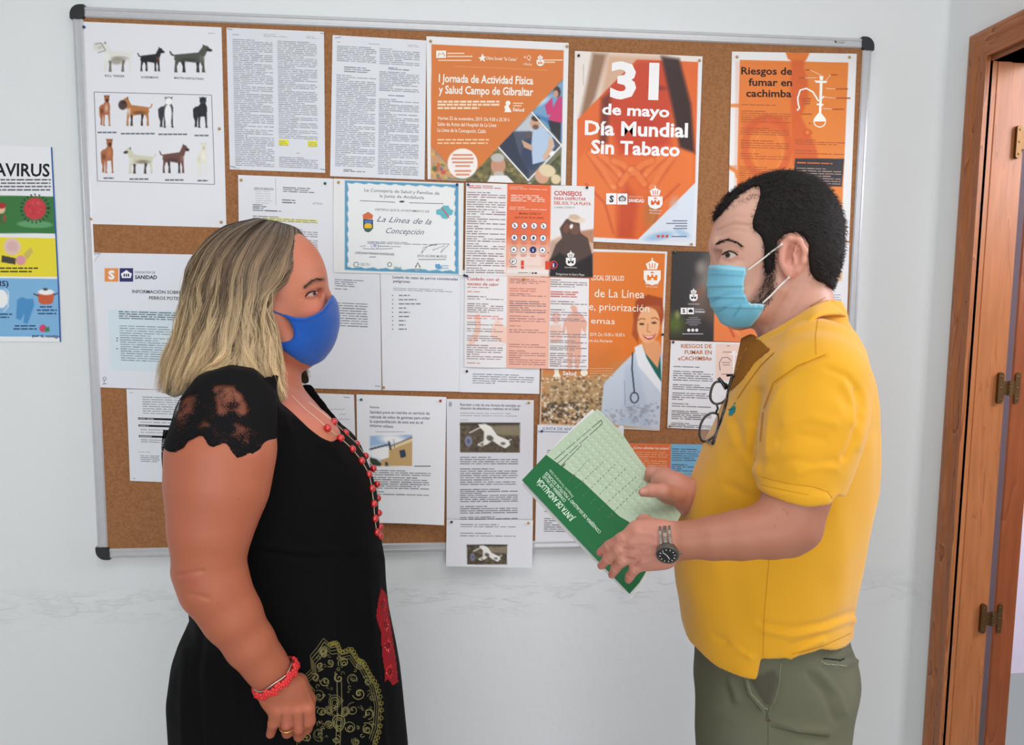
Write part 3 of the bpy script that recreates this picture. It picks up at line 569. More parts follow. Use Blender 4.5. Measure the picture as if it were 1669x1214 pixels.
cv.poly([(1199, 100), (1294, 100), (1290, 372), (1196, 372)], (224, 92, 36), 2, .18)
cv.poly([(1296, 258), (1376, 258.5), (1372, 304), (1292, 303)], (44, 42, 46), 1)
for t, x0, x1, y in (('Riesgos de', 1208, 1291, 121), ('fumar en', 1220, 1291, 139.5), ('cachimba', 1216, 1290, 157.5)): s.text(t, x0, y, x1, y + .8, 11.5, (44, 34, 34), .022)
DT = (150, 70, 36)
for (x0, x1, y0, y1) in ((1208, 1290, 168, 175), (1208, 1288, 179, 202), (1207, 1286, 207, 222), (1207, 1286, 227, 244), (1206, 1285, 248, 262), (1205, 1285, 270, 300), (1296, 1377, 226, 238), (1296, 1376, 243, 254)):
    u0, v0 = s.inv(np.array(x0 * 1.), np.array(y0 * 1.)); u1, v1 = s.inv(np.array(x1 * 1.), np.array(y1 * 1.)); s.words(float(u0), float(v0), float(u1), float(v1), 3.6, DT, .5, para=5)
u0, v0 = s.inv(np.array(1299.), np.array(262.)); u1, v1 = s.inv(np.array(1370.), np.array(270.)); s.words(float(u0), float(v0), float(u1), float(v1), 4, (196, 96, 50), .6)
u0, v0 = s.inv(np.array(1298.), np.array(272.)); u1, v1 = s.inv(np.array(1370.), np.array(302.)); s.words(float(u0), float(v0), float(u1), float(v1), 4, (150, 150, 154), .45)
HWc = (250, 240, 228)
s.poly([(1335, 124), (1342, 124), (1341, 131), (1336.5, 131)], HWc); s.poly([(1327, 131), (1349, 132), (1346, 135.5), (1330, 135)], HWc)
s.poly([(1336, 135), (1340.5, 135), (1338.5, 190), (1334.5, 190)], HWc); s.ring(1336, 197.5, 9.5, 1.6, HWc, 26); s.poly([(1327, 198), (1345, 198), (1343, 190), (1338, 184), (1334, 184), (1329, 190)], HWc); s.stroke([(1331, 170), (1342, 171)], 3, HWc); s.stroke([(1337, 162), (1343, 157)], 2.5, HWc)
s.stroke([(1334, 165), (1325, 150), (1314, 144), (1304, 147), (1300, 160), (1301, 170), (1303, 176), (1299, 180)], 2.6, HWc)
for (x0, y0, x1, y1, w) in ((1339, 123, 1320, 114, 8), (1346, 131, 1354, 122, 11), (1331, 127, 1312, 127, 10), (1346, 144, 1362, 145, 20), (1342, 158, 1362, 160, 24), (1341, 177, 1356, 178, 20)):
    s.stroke([(x0, y0), (x1, y1)], .6, HWc); s.rect(min(x1, x1 + w) if x1 > x0 else x1 - w, y1 - 1.2, (x1 + w) if x1 > x0 else x1, y1 + 1.2, (180, 92, 50))
for (x0, y0, x1) in ((1306, 160, 1322), (1307, 164, 1321), (1308, 168, 1320), (1306, 185, 1323), (1318, 200, 1322)): s.rect(x0, y0, x1, y0 + 2, (180, 92, 50))
s.pin(1201, 93).pin(1384, 93.5).pin(1375, 387).build()
# 7 certificate
s = Sheet('certificate', 'certificate with a wavy blue border and coloured crest, in the middle of the cork board', 'certificate', [(543.5, 291), (756, 298.5), (754, 448.5), (544, 444)], 6, (226, 226, 226), 1.3, gloss=True)
cv = s.cv; BL = (72, 150, 188)
o = [(562, 294), (747, 301), (747.5, 447), (562, 440)]; cv.poly(o, BL, 1)
a = np.linspace(0, 1, 26); wv = lambda i, k: 1.4 * math.sin(i * 2.1 + k)
inn = [(567 + 174 * t, 298 + 7 * t + wv(i, 0)) for i, t in enumerate(a)] + [(741.5 + wv(i, 1), 305 + 137 * t) for i, t in enumerate(a)] + [(741 - 174 * t, 441.5 - 6 * t + wv(i, 2)) for i, t in enumerate(a)] + [(567 + wv(i, 3), 436 - 138 * t) for i, t in enumerate(a)]
cv.poly(inn, (228, 231, 232), 1)
DK = (96, 104, 116)
s.text('La Consejería de Salud y Familias de', 594, 312, 716, 317.5, 5, DK, .004); s.text('la Junta de Andalucía', 619, 321.5, 691, 324.5, 5, DK, .004)
s.stroke([(587, 327), (644, 329.5)], .9, (70, 76, 88)); s.stroke([(667, 330.5), (723, 331.8)], .9, (70, 76, 88)); s.disc(655, 328.5, 4.5, (70, 76, 88), 12, 1.6)
s.text('CERTIFICA QUE EL AYUNTAMIENTO DE:', 611, 343, 700, 346.5, 3.4, DK, .004)
s.text('La Línea de la', 614, 361, 703, 366, 9, (84, 98, 122), .0, .45); s.text('Concepción', 629, 380, 691, 382.5, 9, (84, 98, 122), .0, .45)
s.words(.26, .655, .80, .685, 3, DK, .6); s.words(.34, .695, .73, .72, 3, DK, .6)
s.text('JOSÉ JUAN FRANCO RODRÍGUEZ', 579, 413.5, 642, 416.5, 3.6, DK, .006); s.rect(602, 418, 613, 419.6, (150, 155, 165)); s.text('JESÚS AGUIRRE MUÑOZ', 680, 418.5, 728, 420, 3.6, DK, .006); s.rect(682, 422, 727, 423.6, (150, 155, 165))
s.stroke([(587, 402), (596, 400), (592, 405), (610, 406), (640, 405)], .8, (90, 96, 130)); s.stroke([(687, 413), (696, 402), (712, 398), (705, 408), (725, 400), (718, 412), (732, 398)], .8, (90, 96, 110)); s.stroke([(687, 413), (690, 404), (708, 398), (732, 397.5)], .7, (90, 96, 110)); s.stroke([(579, 412), (643, 414.5)], .6, (120, 125, 135))
s.poly([(592, 357), (591, 350), (597, 347), (600, 345), (603, 347), (608, 350.5), (607, 357)], (206, 110, 70)); s.poly([(592, 357), (608, 358), (608, 372), (604, 377), (600, 378.5), (595, 377), (592, 371)], (52, 70, 80)); s.rect(594, 359, 606, 364, (80, 120, 180)); s.poly([(594, 372), (594, 366), (597, 364), (603, 364), (606, 366), (606, 372)], (226, 186, 60)); s.rect(595, 373, 605, 376, (60, 120, 90))
s.poly([(711, 349), (711, 342), (718, 340), (722, 335), (731, 335), (733, 340), (739, 343), (737, 350), (731, 352), (729, 357), (721, 356), (718, 351)], (104, 178, 192)); s.stroke([(720, 338), (732, 355)], 1.8, (196, 90, 90))
for i in range(8): t = i * .785; s.disc(580.5 + 3.8 * math.cos(t), 431 + 3.8 * math.sin(t), 1.1, (90, 120, 116), 6)
s.text('RED PSV', 588, 433, 603, 433.4, 4.4, (150, 154, 160)); s.ring(635, 431, 3.4, 1.3, (120, 140, 110), 10); s.text('Salud', 642, 437.5, 654, 438, 3.6, (110, 160, 150), .02)
s.stroke([(677, 436), (681, 428), (685, 436)], 1.6, (40, 80, 60)); s.rect(673, 438, 688, 439.3, (110, 120, 120)); s.poly([(709, 431), (716, 430), (723, 438), (716, 439), (710, 437)], (90, 160, 200)); s.rect(717, 432, 731, 434, (170, 190, 205)); s.rect(718, 436, 731, 438, (170, 190, 205))
s.ring(611, 400, 6, .8, (150, 150, 190)); s.disc(611, 400, 3, (170, 170, 205), 10)
s.pin(552, 297).pin(745, 301, 'b').build()
# 8 letter with stamp behind the woman's head
s = Sheet('letter', 'typed letter with a yellow highlighted line directly above the woman’s head', 'notice', [(388, 285), (543, 291), (546, 525), (391, 515)], 4, (221, 223, 230))
s.text('JUNTA DE ANDALUCIA', 414, 309, 446, 310, 3.6, (70, 72, 84), .01); s.stroke([(449, 290), (450, 335)], .5, (150, 150, 160)); s.words(.18, .10, .36, .20, 4, (190, 192, 200), .5, just=False)
s.words(.47, .07, .84, .11, 3.6, (90, 92, 100), .6, just=False); s.words(.46, .155, .62, .19, 3.6, (60, 62, 70), .7, just=False); s.text('67041', 510, 333, 525, 334, 3.6, (150, 152, 165)); s.words(.15, .20, .30, .235, 3.2, (70, 72, 80), .6, just=False)
s.words(.15, .237, .82, .252, 3.2, (50, 52, 62), .7, para=9); s.put(s.uv(np.array([.25, .83, .83, .25]), np.array([.292, .292, .318, .318])), [(0, 1, 2, 3)], (224, 224, 140)); s.words(.15, .28, .83, .32, 3.4, (90, 92, 100), .5, para=9); s.words(.15, .36, .83, .9, 3.4, (110, 112, 120), .5)
s.pin(393.5, 293.5).pin(530, 299, 'g').build()
# 9 sheet left of the dog breed list
s = Sheet('typed_page', 'mostly hidden page with a grey text block behind the woman’s blue mask', 'notice', [(462, 438), (619.5, 446), (622, 636), (478, 632)], 3, (218, 221, 229))
s.words(.3, .06, .83, .13, 3.8, GR, .5, just=False); s.words(.3, .14, .75, .155, 3.5, (120, 60, 60), .5, just=False); s.words(.3, .2, .5, .215, 3.5, GR, .5); s.words(.3, .235, .86, .47, 4.2, GR, .5, para=12)
s.stroke([(611, 629), (620, 629.5)], .8, GR); s.build()
# 10 list
s = Sheet('typed_page', 'page listing breeds of dogs considered dangerous, below the certificate', 'notice', [(620, 441), (757, 446), (749.5, 638.5), (623.4, 636)], 4, (221, 224, 231))
s.text('Listado de razas de perros consideradas', 640, 453.5, 746, 457, 4.2, (50, 52, 62), .012); s.text('peligrosas', 641, 460, 668, 461, 4.2, (50, 52, 62), .012)
s.words(.15, .135, .86, .165, 3.4, (140, 142, 150), .5, para=2)
for i, w in enumerate((18, 29, 36, 12, 18, 17, 11, 11, 13)):
    y = 481.5 + i * 6.85; s.rect(639, y - .8, 641, y + .8, GR)
    x = 650
    while x < 650 + w: k = rng.uniform(5, 9); s.rect(x, y - 1, min(x + k, 650 + w), y + 1, (130, 132, 142)); x += k + 1.5
s.pin(626, 631).build()
# 11 page under the heat leaflet
s = Sheet('typed_page', 'white page whose bottom edge shows under the heat-advice leaflet', 'notice', [(752, 440), (882, 446), (879, 642), (749, 639)], 5, (221, 224, 231))
s.words(.16, .84, .93, .93, 3.7, (110, 112, 120), .55, para=9); s.pin(761, 605, 'k').build()
# 14 prioritisation poster
s = Sheet('poster', 'orange poster with a smiling doctor in a white coat above a city view', 'poster', [(890, 403), (1087.5, 410), (1075, 702), (879, 693)], 3, (226, 228, 230), 1.25, gloss=True)
cv = s.cv
cv.poly([(892, 408), (1084, 413), (1073, 698), (881, 690)], (232, 122, 40), 1)
cv.poly([(884, 608), (980, 608), (1020, 590), (1075, 620), (1073, 698), (881, 690)], (184, 150, 104), 24)
cv.poly([(884, 575), (1000, 572), (1000, 612), (884, 612)], (206, 116, 46), 26, .6)
cv.speck([(883, 615), (990, 610), (1073, 660), (1073, 697), (882, 690)], [(120, 92, 62), (222, 200, 164), (150, 120, 84), (94, 76, 56), (236, 222, 196), (196, 160, 110)], 900, 1, 3.2, .85)
cv.speck([(883, 655), (960, 655), (960, 690), (882, 690)], [(90, 76, 60), (240, 232, 220), (60, 52, 44)], 160, 1, 3.5, .9)
cv.poly([(978, 690), (984, 625), (1010, 598), (1042, 566), (1060, 580), (1082, 575), (1075, 700)], (196, 210, 226), 2); cv.poly([(1008, 692), (1020, 640), (1018, 600), (1036, 590), (1050, 640), (1060, 698)], (176, 194, 216), 8, .7)
cv.speck([(985, 668), (1075, 655), (1073, 697), (983, 690)], [(130, 146, 170), (210, 214, 220), (150, 150, 160)], 170, 1.4, 3.4, .55)
cv.poly([(1048, 555), (1076, 575), (1078, 622), (1066, 606), (1052, 580)], (20, 104, 96), 1.5); cv.poly([(1044, 548), (1074, 556), (1078, 570), (1072, 600), (1052, 576)], (232, 160, 110), 2)
cv.poly([(1034, 566), (1046, 560), (1054, 584), (1078, 624), (1077, 640), (1040, 596)], (228, 234, 240), 2)
cv.ell(1057, 512, 25, 29, (172, 76, 32), 0, 3); cv.poly([(1034, 510), (1044, 505), (1040, 560), (1030, 545)], (172, 80, 36), 3, .9); cv.ell(1057, 529, 18.5, 30, (240, 178, 128), .06, 2); cv.poly([(1036, 515), (1046, 500), (1066, 496), (1080, 506), (1080, 486), (1056, 480), (1036, 490)], (166, 70, 28), 3); cv.poly([(1052, 498), (1076, 498), (1078, 512), (1068, 504)], (188, 92, 44), 3); cv.ell(1046, 528, 4, 1.8, (90, 50, 36), 0, 1.2); cv.ell(1066, 526, 4, 1.8, (90, 50, 36), 0, 1.2); cv.line([(1040, 522), (1045, 519), (1051, 520)], 1.6, (150, 80, 44)); cv.line([(1062, 519), (1068, 517.5), (1073, 521)], 1.6, (150, 80, 44)); cv.line([(1056, 528), (1055, 540), (1060, 541)], 1.6, (214, 130, 84)); cv.poly([(1047, 545), (1053, 547.5), (1060, 548), (1070, 543.5), (1066, 551), (1058, 554), (1051, 551)], (190, 60, 50), 1.2); cv.poly([(1049, 546.5), (1055, 548.5), (1062, 548.5), (1068, 545.5), (1063, 550), (1055, 550.5)], (250, 246, 240), 1)
cv.line([(1031, 575), (1030, 600), (1034, 640)], 2.2, (40, 46, 60)); cv.line([(1066, 585), (1074, 610)], 1.5, (40, 46, 60), .0); cv.line([(1034 + 6.5 * math.cos(t), 648 + 8.5 * math.sin(t)) for t in np.linspace(0, 6.3, 16)], 2, (44, 54, 74))
cv.line([(1018, 620), (1019, 660)], 1.2, (120, 140, 170), .8)
s.text('LOCAL DE SALUD', 964, 456.5, 1017, 457.5, 8, (250, 236, 222), .01); s.text('de La Línea', 969, 484, 1050, 486, 13, (252, 238, 224), .0); s.text('e, priorización', 960, 505, 1058, 508.5, 12, (252, 238, 224), .0); s.text('emas', 963, 527, 1002, 528.5, 9.5, (252, 238, 224), 0)
s.text('2019. De 10.00 a 18.00 h', 961, 547.5, 1018, 548.5, 5.5, (250, 226, 206), .006); s.text('tiva «La Atunara»', 958, 557, 998, 558, 5, (250, 226, 206), .006)
s.crest(1063, 444, 42, (250, 240, 230), (232, 122, 40)); s.text('Ayuntamiento', 1051, 463.5, 1073, 464, 2.6, (250, 236, 222)); s.text('de La Línea', 1053, 468, 1072, 468.5, 2.6, (250, 236, 222))
s.disc(907, 604, 4, (244, 232, 216)); s.poly([(901, 614), (905, 606), (910, 606), (914, 614)], (244, 232, 216)); s.text('Salud', 917, 611, 939, 612, 6.5, (248, 240, 230), .02); s.disc(952, 607, 6, (244, 232, 216)); 
for y in (600, 604, 608, 612): s.rect(961, y, 1000, y + 1, (226, 170, 120))
s.rect(1009, 694, 1016, 698, (235, 235, 238)); s.pin(893, 412, 'k').pin(1080, 545, 'k').build()
# 12 heat advice triptych
fold = lambda u, v: .0035 * np.abs(np.sin(np.pi * 3 * u)) * .6
s = Sheet('leaflet', 'three-panel leaflet on taking care in heat with a pink middle panel', 'leaflet', [(758, 448), (960, 453.7), (958.6, 602), (756.5, 598)], 8, (226, 224, 226), 1.3, curl=fold)
cv = s.cv; PK = (236, 178, 158); cv.poly([(827, 449.5), (897.5, 450.5), (893.5, 602), (825, 600)], PK, 1)
bt_ = [(934, 497), (940, 500), (941, 508), (950, 514), (957, 526), (954, 545), (948, 535), (946, 550), (947, 572), (944, 600), (937, 600), (935, 575), (932, 600), (925, 600), (924, 570), (925, 548), (922, 530), (920, 545), (916, 540), (920, 520), (930, 511), (932, 506), (929, 500)]
cv.poly(bt_, (226, 164, 140), 2, .9); cv.ell(906, 518, 7, 9, (230, 170, 150), 0, 2, .8); cv.poly([(896, 530), (914, 528), (916, 556), (898, 560)], (234, 180, 160), 3, .7)
cv.poly([(774, 514), (782, 510), (784, 530), (780, 552), (772, 560), (762, 564), (768, 548), (774, 540)], (240, 190, 170), 2, .9); cv.poly([(802, 530), (812, 520), (818, 528), (826, 534), (825, 560), (812, 556), (800, 548)], (240, 190, 170), 2, .8); cv.line([(760, 562), (820, 562)], 2, (240, 200, 184), .6)
RD = (196, 78, 60)
s.text('Cuidado con el', 761, 456.5, 813, 458, 4.8, RD, .02); s.text('exceso de calor', 762, 464.5, 813, 466, 4.8, RD, .02)
s.words(.02, .125, .29, .14, 3, (120, 90, 90), .6, para=9); s.words(.02, .165, .3, .195, 3.6, (200, 110, 96), .6)
TK = (122, 112, 118)
for a_, b_ in ((.22, .27), (.30, .41), (.50, .55), (.57, .62), (.65, .72)): s.words(.02, a_, .31, b_, 3.5, TK, .6)
s.words(.02, .43, .31, .48, 3.5, (200, 110, 96), .6); s.words(.02, .75, .31, .92, 3.5, TK, .6); s.words(.02, .94, .31, .97, 3.5, (190, 120, 106), .6)
for a_, b_ in ((.02, .08), (.18, .22), (.26, .40), (.42, .5), (.57, .62), (.73, .78), (.80, .97)): s.words(.36, a_, .655, b_, 3.5, (156, 96, 92) if a_ != .26 else (110, 84, 90), .55)
s.words(.36, .12, .62, .17, 3.8, (196, 96, 80), .6, just=False); s.words(.36, .53, .64, .55, 3.5, (180, 100, 90), .5)
s.words(.69, .015, .985, .11, 3.5, TK, .6); s.words(.69, .145, .95, .22, 4.2, (190, 90, 80), .65, just=False)
for a_, b_ in ((.25, .30), (.34, .42), (.44, .48), (.58, .66), (.68, .72), (.74, .80), (.82, .98)): s.words(.69, a_, .985, b_, 3.5, TK, .6)
s.pin(761, 450, 'b').pin(854, 455).build()
# 13 beach advice triptych
s = Sheet('leaflet', 'three-panel leaflet with beach advice and a couple in silhouette, right of the certificate', 'leaflet', [(759.7, 298), (969, 304), (966, 452), (757.5, 448.5)], 9, (226, 224, 226), 1.2, curl=fold)
cv = s.cv; r_ = [(827, 297), (898, 299.6), (896, 450), (824, 448)]
cv.poly(r_, (232, 106, 62), 1); cv.poly([(824, 400), (897, 400), (896, 450), (824, 448)], (232, 214, 206), 34, .95); cv.poly([(824, 436), (897, 438), (896, 450), (824, 448)], (230, 222, 216), 8)
cv.poly([(898, 392), (925, 380), (968, 376), (966, 452), (896, 450)], (206, 172, 148), 4); cv.poly([(940, 378), (968, 373), (968, 396), (940, 392)], (180, 130, 100), 4); cv.poly([(896, 395), (920, 392), (920, 420), (896, 424)], (190, 160, 140), 5)
cv.poly([(906, 398), (916, 388), (912, 372), (922, 358), (934, 352), (944, 360), (946, 380), (958, 388), (965, 415), (966, 430), (966, 452), (900, 450), (896, 424)], (84, 66, 60), 1.6)
cv.poly([(896, 424), (912, 412), (940, 428), (966, 414), (966, 452), (896, 450)], (40, 34, 36), 5); cv.ell(937, 374, 8, 9, (110, 80, 66), 0, 2); cv.ell(923, 372, 5, 8, (120, 76, 60), .2, 2); cv.ell(940, 358, 14, 5, (226, 206, 184), .15, 1.5); cv.ell(936, 354, 9, 4.5, (206, 180, 156), .1, 1.5); cv.ell(931, 369, 2.5, 4, (240, 236, 230), .3, 1.5)
cv.poly([(896, 443), (966, 446), (966, 452), (896, 450)], (36, 34, 40), 1)
s.text('CONSEJOS', 903, 318, 948, 319.5, 6.8, RD, .03); s.text('PARA DISFRUTAR', 903, 325.8, 955, 327, 4.6, RD, .02); s.text('DEL SOL Y LA PLAYA', 903, 333, 963, 334.8, 4.8, RD, .02); s.text('y medidas COVID-19', 903, 339, 936, 340, 3, (110, 112, 120), .004)
s.crest(930, 422, 24, (238, 236, 234), (44, 40, 42)); s.text('Ayuntamiento', 920, 436.5, 940, 437, 2.2, (220, 220, 220)); s.text('Delegaciones de Salud y Playas', 906, 448, 952, 449.5, 3.4, (214, 208, 206), .004)
s.words(.02, .02, .29, .06, 3.6, (196, 90, 76), .6, just=False)
yy = .09
for k in (3, 4, 3, 4, 2, 2, 3, 3, 3, 4, 3):
    h_ = k * .0245; s.words(.01, yy, .31, min(yy + h_, .98), 3.4, (116, 108, 114), .6, para=9); yy += h_ + .006
s.words(.34, .02, .635, .06, 3.2, (246, 190, 166), .5); s.words(.35, .11, .62, .19, 3.2, (252, 226, 212), .6, just=False); s.words(.34, .24, .63, .28, 3.4, (248, 196, 176), .5)
s.text('Medidas COVID-19', 846, 349.5, 881, 350.5, 3.4, (150, 50, 36), .01); s.text('para el uso de las playas', 839, 355.5, 886, 356.5, 3.4, (150, 50, 36), .01)
for r in range(3):
    for c in range(4):
        cx_, cy_ = 839 + c * 15.6 - r * .8, 367.5 + r * 19.6 + c * .3; s.disc(cx_, cy_, 5.6, (60, 70, 110), 18); s.disc(cx_, cy_, 4.8, (238, 238, 240) if (r, c) != (2, 2) else (40, 56, 110), 18)
        if r == 0: s.stroke([(cx_ - 3, cy_ - 3), (cx_ + 3, cy_ + 3)], 1.2, (206, 70, 60)); s.poly([(cx_ - 1.5, cy_ + 2.5), (cx_, cy_ - 3), (cx_ + 1.5, cy_ + 2.5)], (60, 66, 80))
        elif r == 1: s.poly([(cx_ - 2, cy_ + 2.5), (cx_ - 2, cy_ - 1), (cx_, cy_ - 3), (cx_ + 2, cy_ - 1), (cx_ + 2, cy_ + 2.5)], [(90, 100, 140), (60, 66, 80), (60, 66, 80), (80, 130, 170)][c])
        elif c == 2: s.text('i', cx_ - .9, cy_ + 2.6, cx_ + .9, cy_ + 2.6, 4.4, (240, 240, 244), .03)
        else: s.poly([(cx_ - 2.4, cy_ + 1.5), (cx_ - .5, cy_ - 2.5), (cx_ + 2.4, cy_ + 1.8)], (60, 66, 90))
        s.rect(cx_ - 5.5, cy_ + 7.6, cx_ + 5.5, cy_ + 8.8, (196, 120, 100)); s.rect(cx_ - 4, cy_ + 9.8, cx_ + 4, cy_ + 11, (196, 120, 100))
s.disc(836.5, 425.8, 5.6, (60, 70, 110)); s.disc(836.5, 425.8, 4.8, (238, 238, 240)); s.stroke([(834, 428), (836, 423), (839, 425), (834, 428)], 1.2, (40, 44, 60)); s.rect(831, 434, 842, 435.2, (140, 90, 90))
s.poly([(849, 424.5), (895, 425.5), (895, 439.5), (849, 438)], (214, 74, 52)); s.words(.44, .875, .60, .9, 3, (250, 210, 200), .5, just=False); s.disc(902, 431.6, 7, (196, 60, 46), 20); s.disc(902, 431.6, 5.4, (40, 50, 100), 18); s.text('i', 900.9, 435.2, 903.1, 435.2, 6.2, (240, 240, 244), .03)
s.rect(844, 444, 860, 445, (110, 112, 120)); s.text('f', 862.5, 446.5, 864, 446.5, 3.6, (60, 62, 70)); s.disc(868, 445, 1.6, (60, 62, 70), 8); s.rect(871, 443.8, 875, 446.3, (60, 62, 70))
s.pin(763, 301, 'b').pin(956.5, 306, 'k').pin(757, 449, 'k').build()
# 15 dark leaflet
s = Sheet('leaflet', 'dark leaflet with smoke and small white emblems next to the man’s face mask', 'leaflet', [(1096, 409), (1250, 412), (1244, 560), (1091, 553)], 2, (52, 50, 52), 1.3, gloss=True)
cv = s.cv; cv.ell(1100, 528, 14, 16, (98, 120, 50), 0, 18, .8); cv.ell(1104, 513, 4, 6, (150, 160, 90), 0, 5, .8); cv.ell(1148, 460, 12, 46, (150, 140, 128), .25, 20, .75); cv.ell(1158, 505, 14, 24, (110, 84, 70), -.4, 16, .7); cv.ell(1142, 435, 8, 10, (170, 160, 150), 0, 10, .6); cv.ell(1138, 480, 6, 14, (140, 76, 50), .5, 8, .6)
cv.poly([(1164, 505), (1250, 500), (1244, 560), (1163, 556)], (238, 128, 66), 2); cv.line([(1180, 515), (1196, 548)], 4, (200, 76, 40), .8, 3); cv.line([(1172, 510), (1205, 545)], 2, (250, 170, 110), .7, 3)
s.crest(1130.5, 481, 20, (240, 240, 242), (40, 40, 44)); s.rect(1121, 495, 1140, 496, (190, 190, 194)); s.rect(1109.5, 501.5, 1119.5, 512, (238, 238, 240)); s.rect(1120.3, 501.5, 1131, 512, (238, 238, 240)); s.text('S', 1112.5, 509.5, 1116.5, 509.5, 5.6, (40, 40, 46), .05)
s.poly([(1122.5, 509), (1122, 505.5), (1125.6, 503.5), (1129.2, 505.5), (1128.8, 509)], (40, 40, 46)); s.text('SANIDAD', 1132.5, 509.5, 1149, 509.8, 3.2, (226, 226, 230), .02); s.rect(1132.5, 503.5, 1147, 504.6, (170, 170, 176))
for i, w in enumerate((15, 24, 22, 26, 14)): s.rect(1130 - w / 2, 517 + i * 3, 1130 + w / 2, 518 + i * 3, (150, 150, 156))
for x in (1122.5, 1129, 1135.5): s.disc(x, 538, 2.6, (230, 230, 234), 12)
s.rect(1112, 543.5, 1146, 544.8, (190, 190, 196)); s.pin(1099, 411, 'g').build()
# 16 riesgos sheet
s = Sheet('leaflet', 'white printout with brown capitals on the risks of water pipes, beside the hanging eyeglasses', 'leaflet', [(1093.4, 555), (1212, 558.5), (1206, 702), (1087.5, 697.4)], 3, (224, 226, 230), 1.8)
s.cv.poly([(1167, 560), (1212, 561), (1210, 622), (1166, 620)], (234, 204, 190), 1)
BRN = (186, 110, 62)
for t, x0, x1, y in (('RIESGOS DE', 1110, 1160, 567), ('FUMAR EN', 1116, 1160, 577), ('«CACHIMBA»', 1105, 1160, 587)): s.text(t, x0, y, x1, y + .3, 6.3, BRN, .02)
for a_, b_ in ((.28, .31), (.335, .46), (.49, .56), (.585, .68), (.705, .76), (.79, .9), (.93, .99)): s.words(.05, a_, .60, b_, 3.4, (84, 86, 94), .6, para=9)
s.poly([(1193, 572), (1199, 572), (1198, 576), (1194, 576)], (246, 244, 242)); s.stroke([(1189, 577), (1203, 578)], 2.6, (246, 244, 242)); s.stroke([(1196, 578), (1195, 614)], 3, (246, 244, 242)); s.stroke([(1192, 588), (1186, 582), (1177, 583), (1172, 592), (1174, 604)], 1, (110, 100, 100))
for x, y, w in ((1184, 563, 6), (1178, 573, 14), (1176, 590, 14), (1178, 594, 11), (1176, 609, 12)): s.rect(x, y, x + w, y + 1.2, (160, 130, 124))
s.pin(1097, 557.5, 'k').pin(1092, 694).build()
# 17 lice leaflet
s = Sheet('leaflet', 'orange and blue leaflet on getting rid of lice, behind the man’s raised far hand', 'leaflet', [(1018, 722), (1152, 724.5), (1148, 832), (1016, 828)], 2, (112, 176, 212), 1.5)
s.cv.poly([(1018, 722), (1093.5, 723), (1091, 831), (1016, 828)], (226, 110, 56), 1); s.text('¿Cómo eliminar los piojos?', 1031, 731.5, 1091, 732.5, 4, (250, 236, 226), .01, .2)
s.words(.14, .12, .54, .45, 3.6, (246, 176, 130), .5); s.words(.58, .06, .96, .26, 3.6, (60, 90, 130), .5, just=False); s.words(.58, .30, .96, .42, 3.6, (60, 90, 130), .5); s.text('Mitos of Transporte', 1100, 774, 1146, 775, 3.4, (190, 96, 60), 0, .2); s.build()
# 18 dog licence sheet
s = Sheet('notice_sheet', 'notice with orange and navy square logos and pale blue box beside the woman’s hair', 'notice', [(149.7, 411.6), (380, 416), (388, 640), (161, 631)], 2, (220, 223, 232), 3)
s.put([(176, 504), (378, 508), (384, 610), (181, 603)], [(0, 1, 2, 3)], (206, 222, 230))
s.rect(170.5, 437, 193, 459, (226, 146, 84)); s.text('S', 176.5, 454.5, 187, 454.5, 13, (246, 242, 240), .05); s.rect(195, 437, 217, 459, (50, 50, 104))
s.poly([(199, 453), (197, 446), (202, 443), (206, 440), (210, 443), (215, 446), (213, 453)], (238, 238, 244)); 
for x in (202.5, 206, 209.5): s.disc(x, 448.5, 1.3, (50, 50, 104), 8, 3)
s.rect(200, 455, 212, 456, (50, 50, 104)); s.text('DELEGACIÓN DE', 220, 445.3, 253, 445.8, 3.4, (90, 92, 104), .005); s.text('SANIDAD', 220, 454.5, 256, 454.8, 5.8, (50, 52, 66), .03)
s.text('INFORMACIÓN SOBRE LICENCIAS', 215.5, 477.5, 336, 480, 5.2, (56, 58, 70), .012); s.text('PERROS POTENCIALMENTE', 243, 488, 338, 490, 5.2, (56, 58, 70), .012)
s.words(.17, .425, .85, .49, 3.6, (74, 84, 96), .7, just=False); s.words(.17, .53, .85, .60, 3.8, (110, 122, 134), .5); s.words(.17, .60, .85, .80, 3.8, (110, 122, 134), .55, para=9)
for y in (551, 555, 568): s.poly([(190, y - 1.2), (193, y), (190, y + 1.2)], (40, 44, 56))
s.stroke([(246, 577), (290, 578)], .6, GR); s.stroke([(152, 414), (164, 413)], .9, (110, 112, 120)); s.stroke([(152, 428), (158, 420), (163, 414)], .7, (170, 172, 182)); s.ring(170.5, 617, 2.6, .8, (90, 92, 104), 10); s.stroke([(170, 619), (170, 626)], .8, (90, 92, 104)); s.stroke([(167, 626), (174, 625)], .8, (90, 92, 104)); s.build()
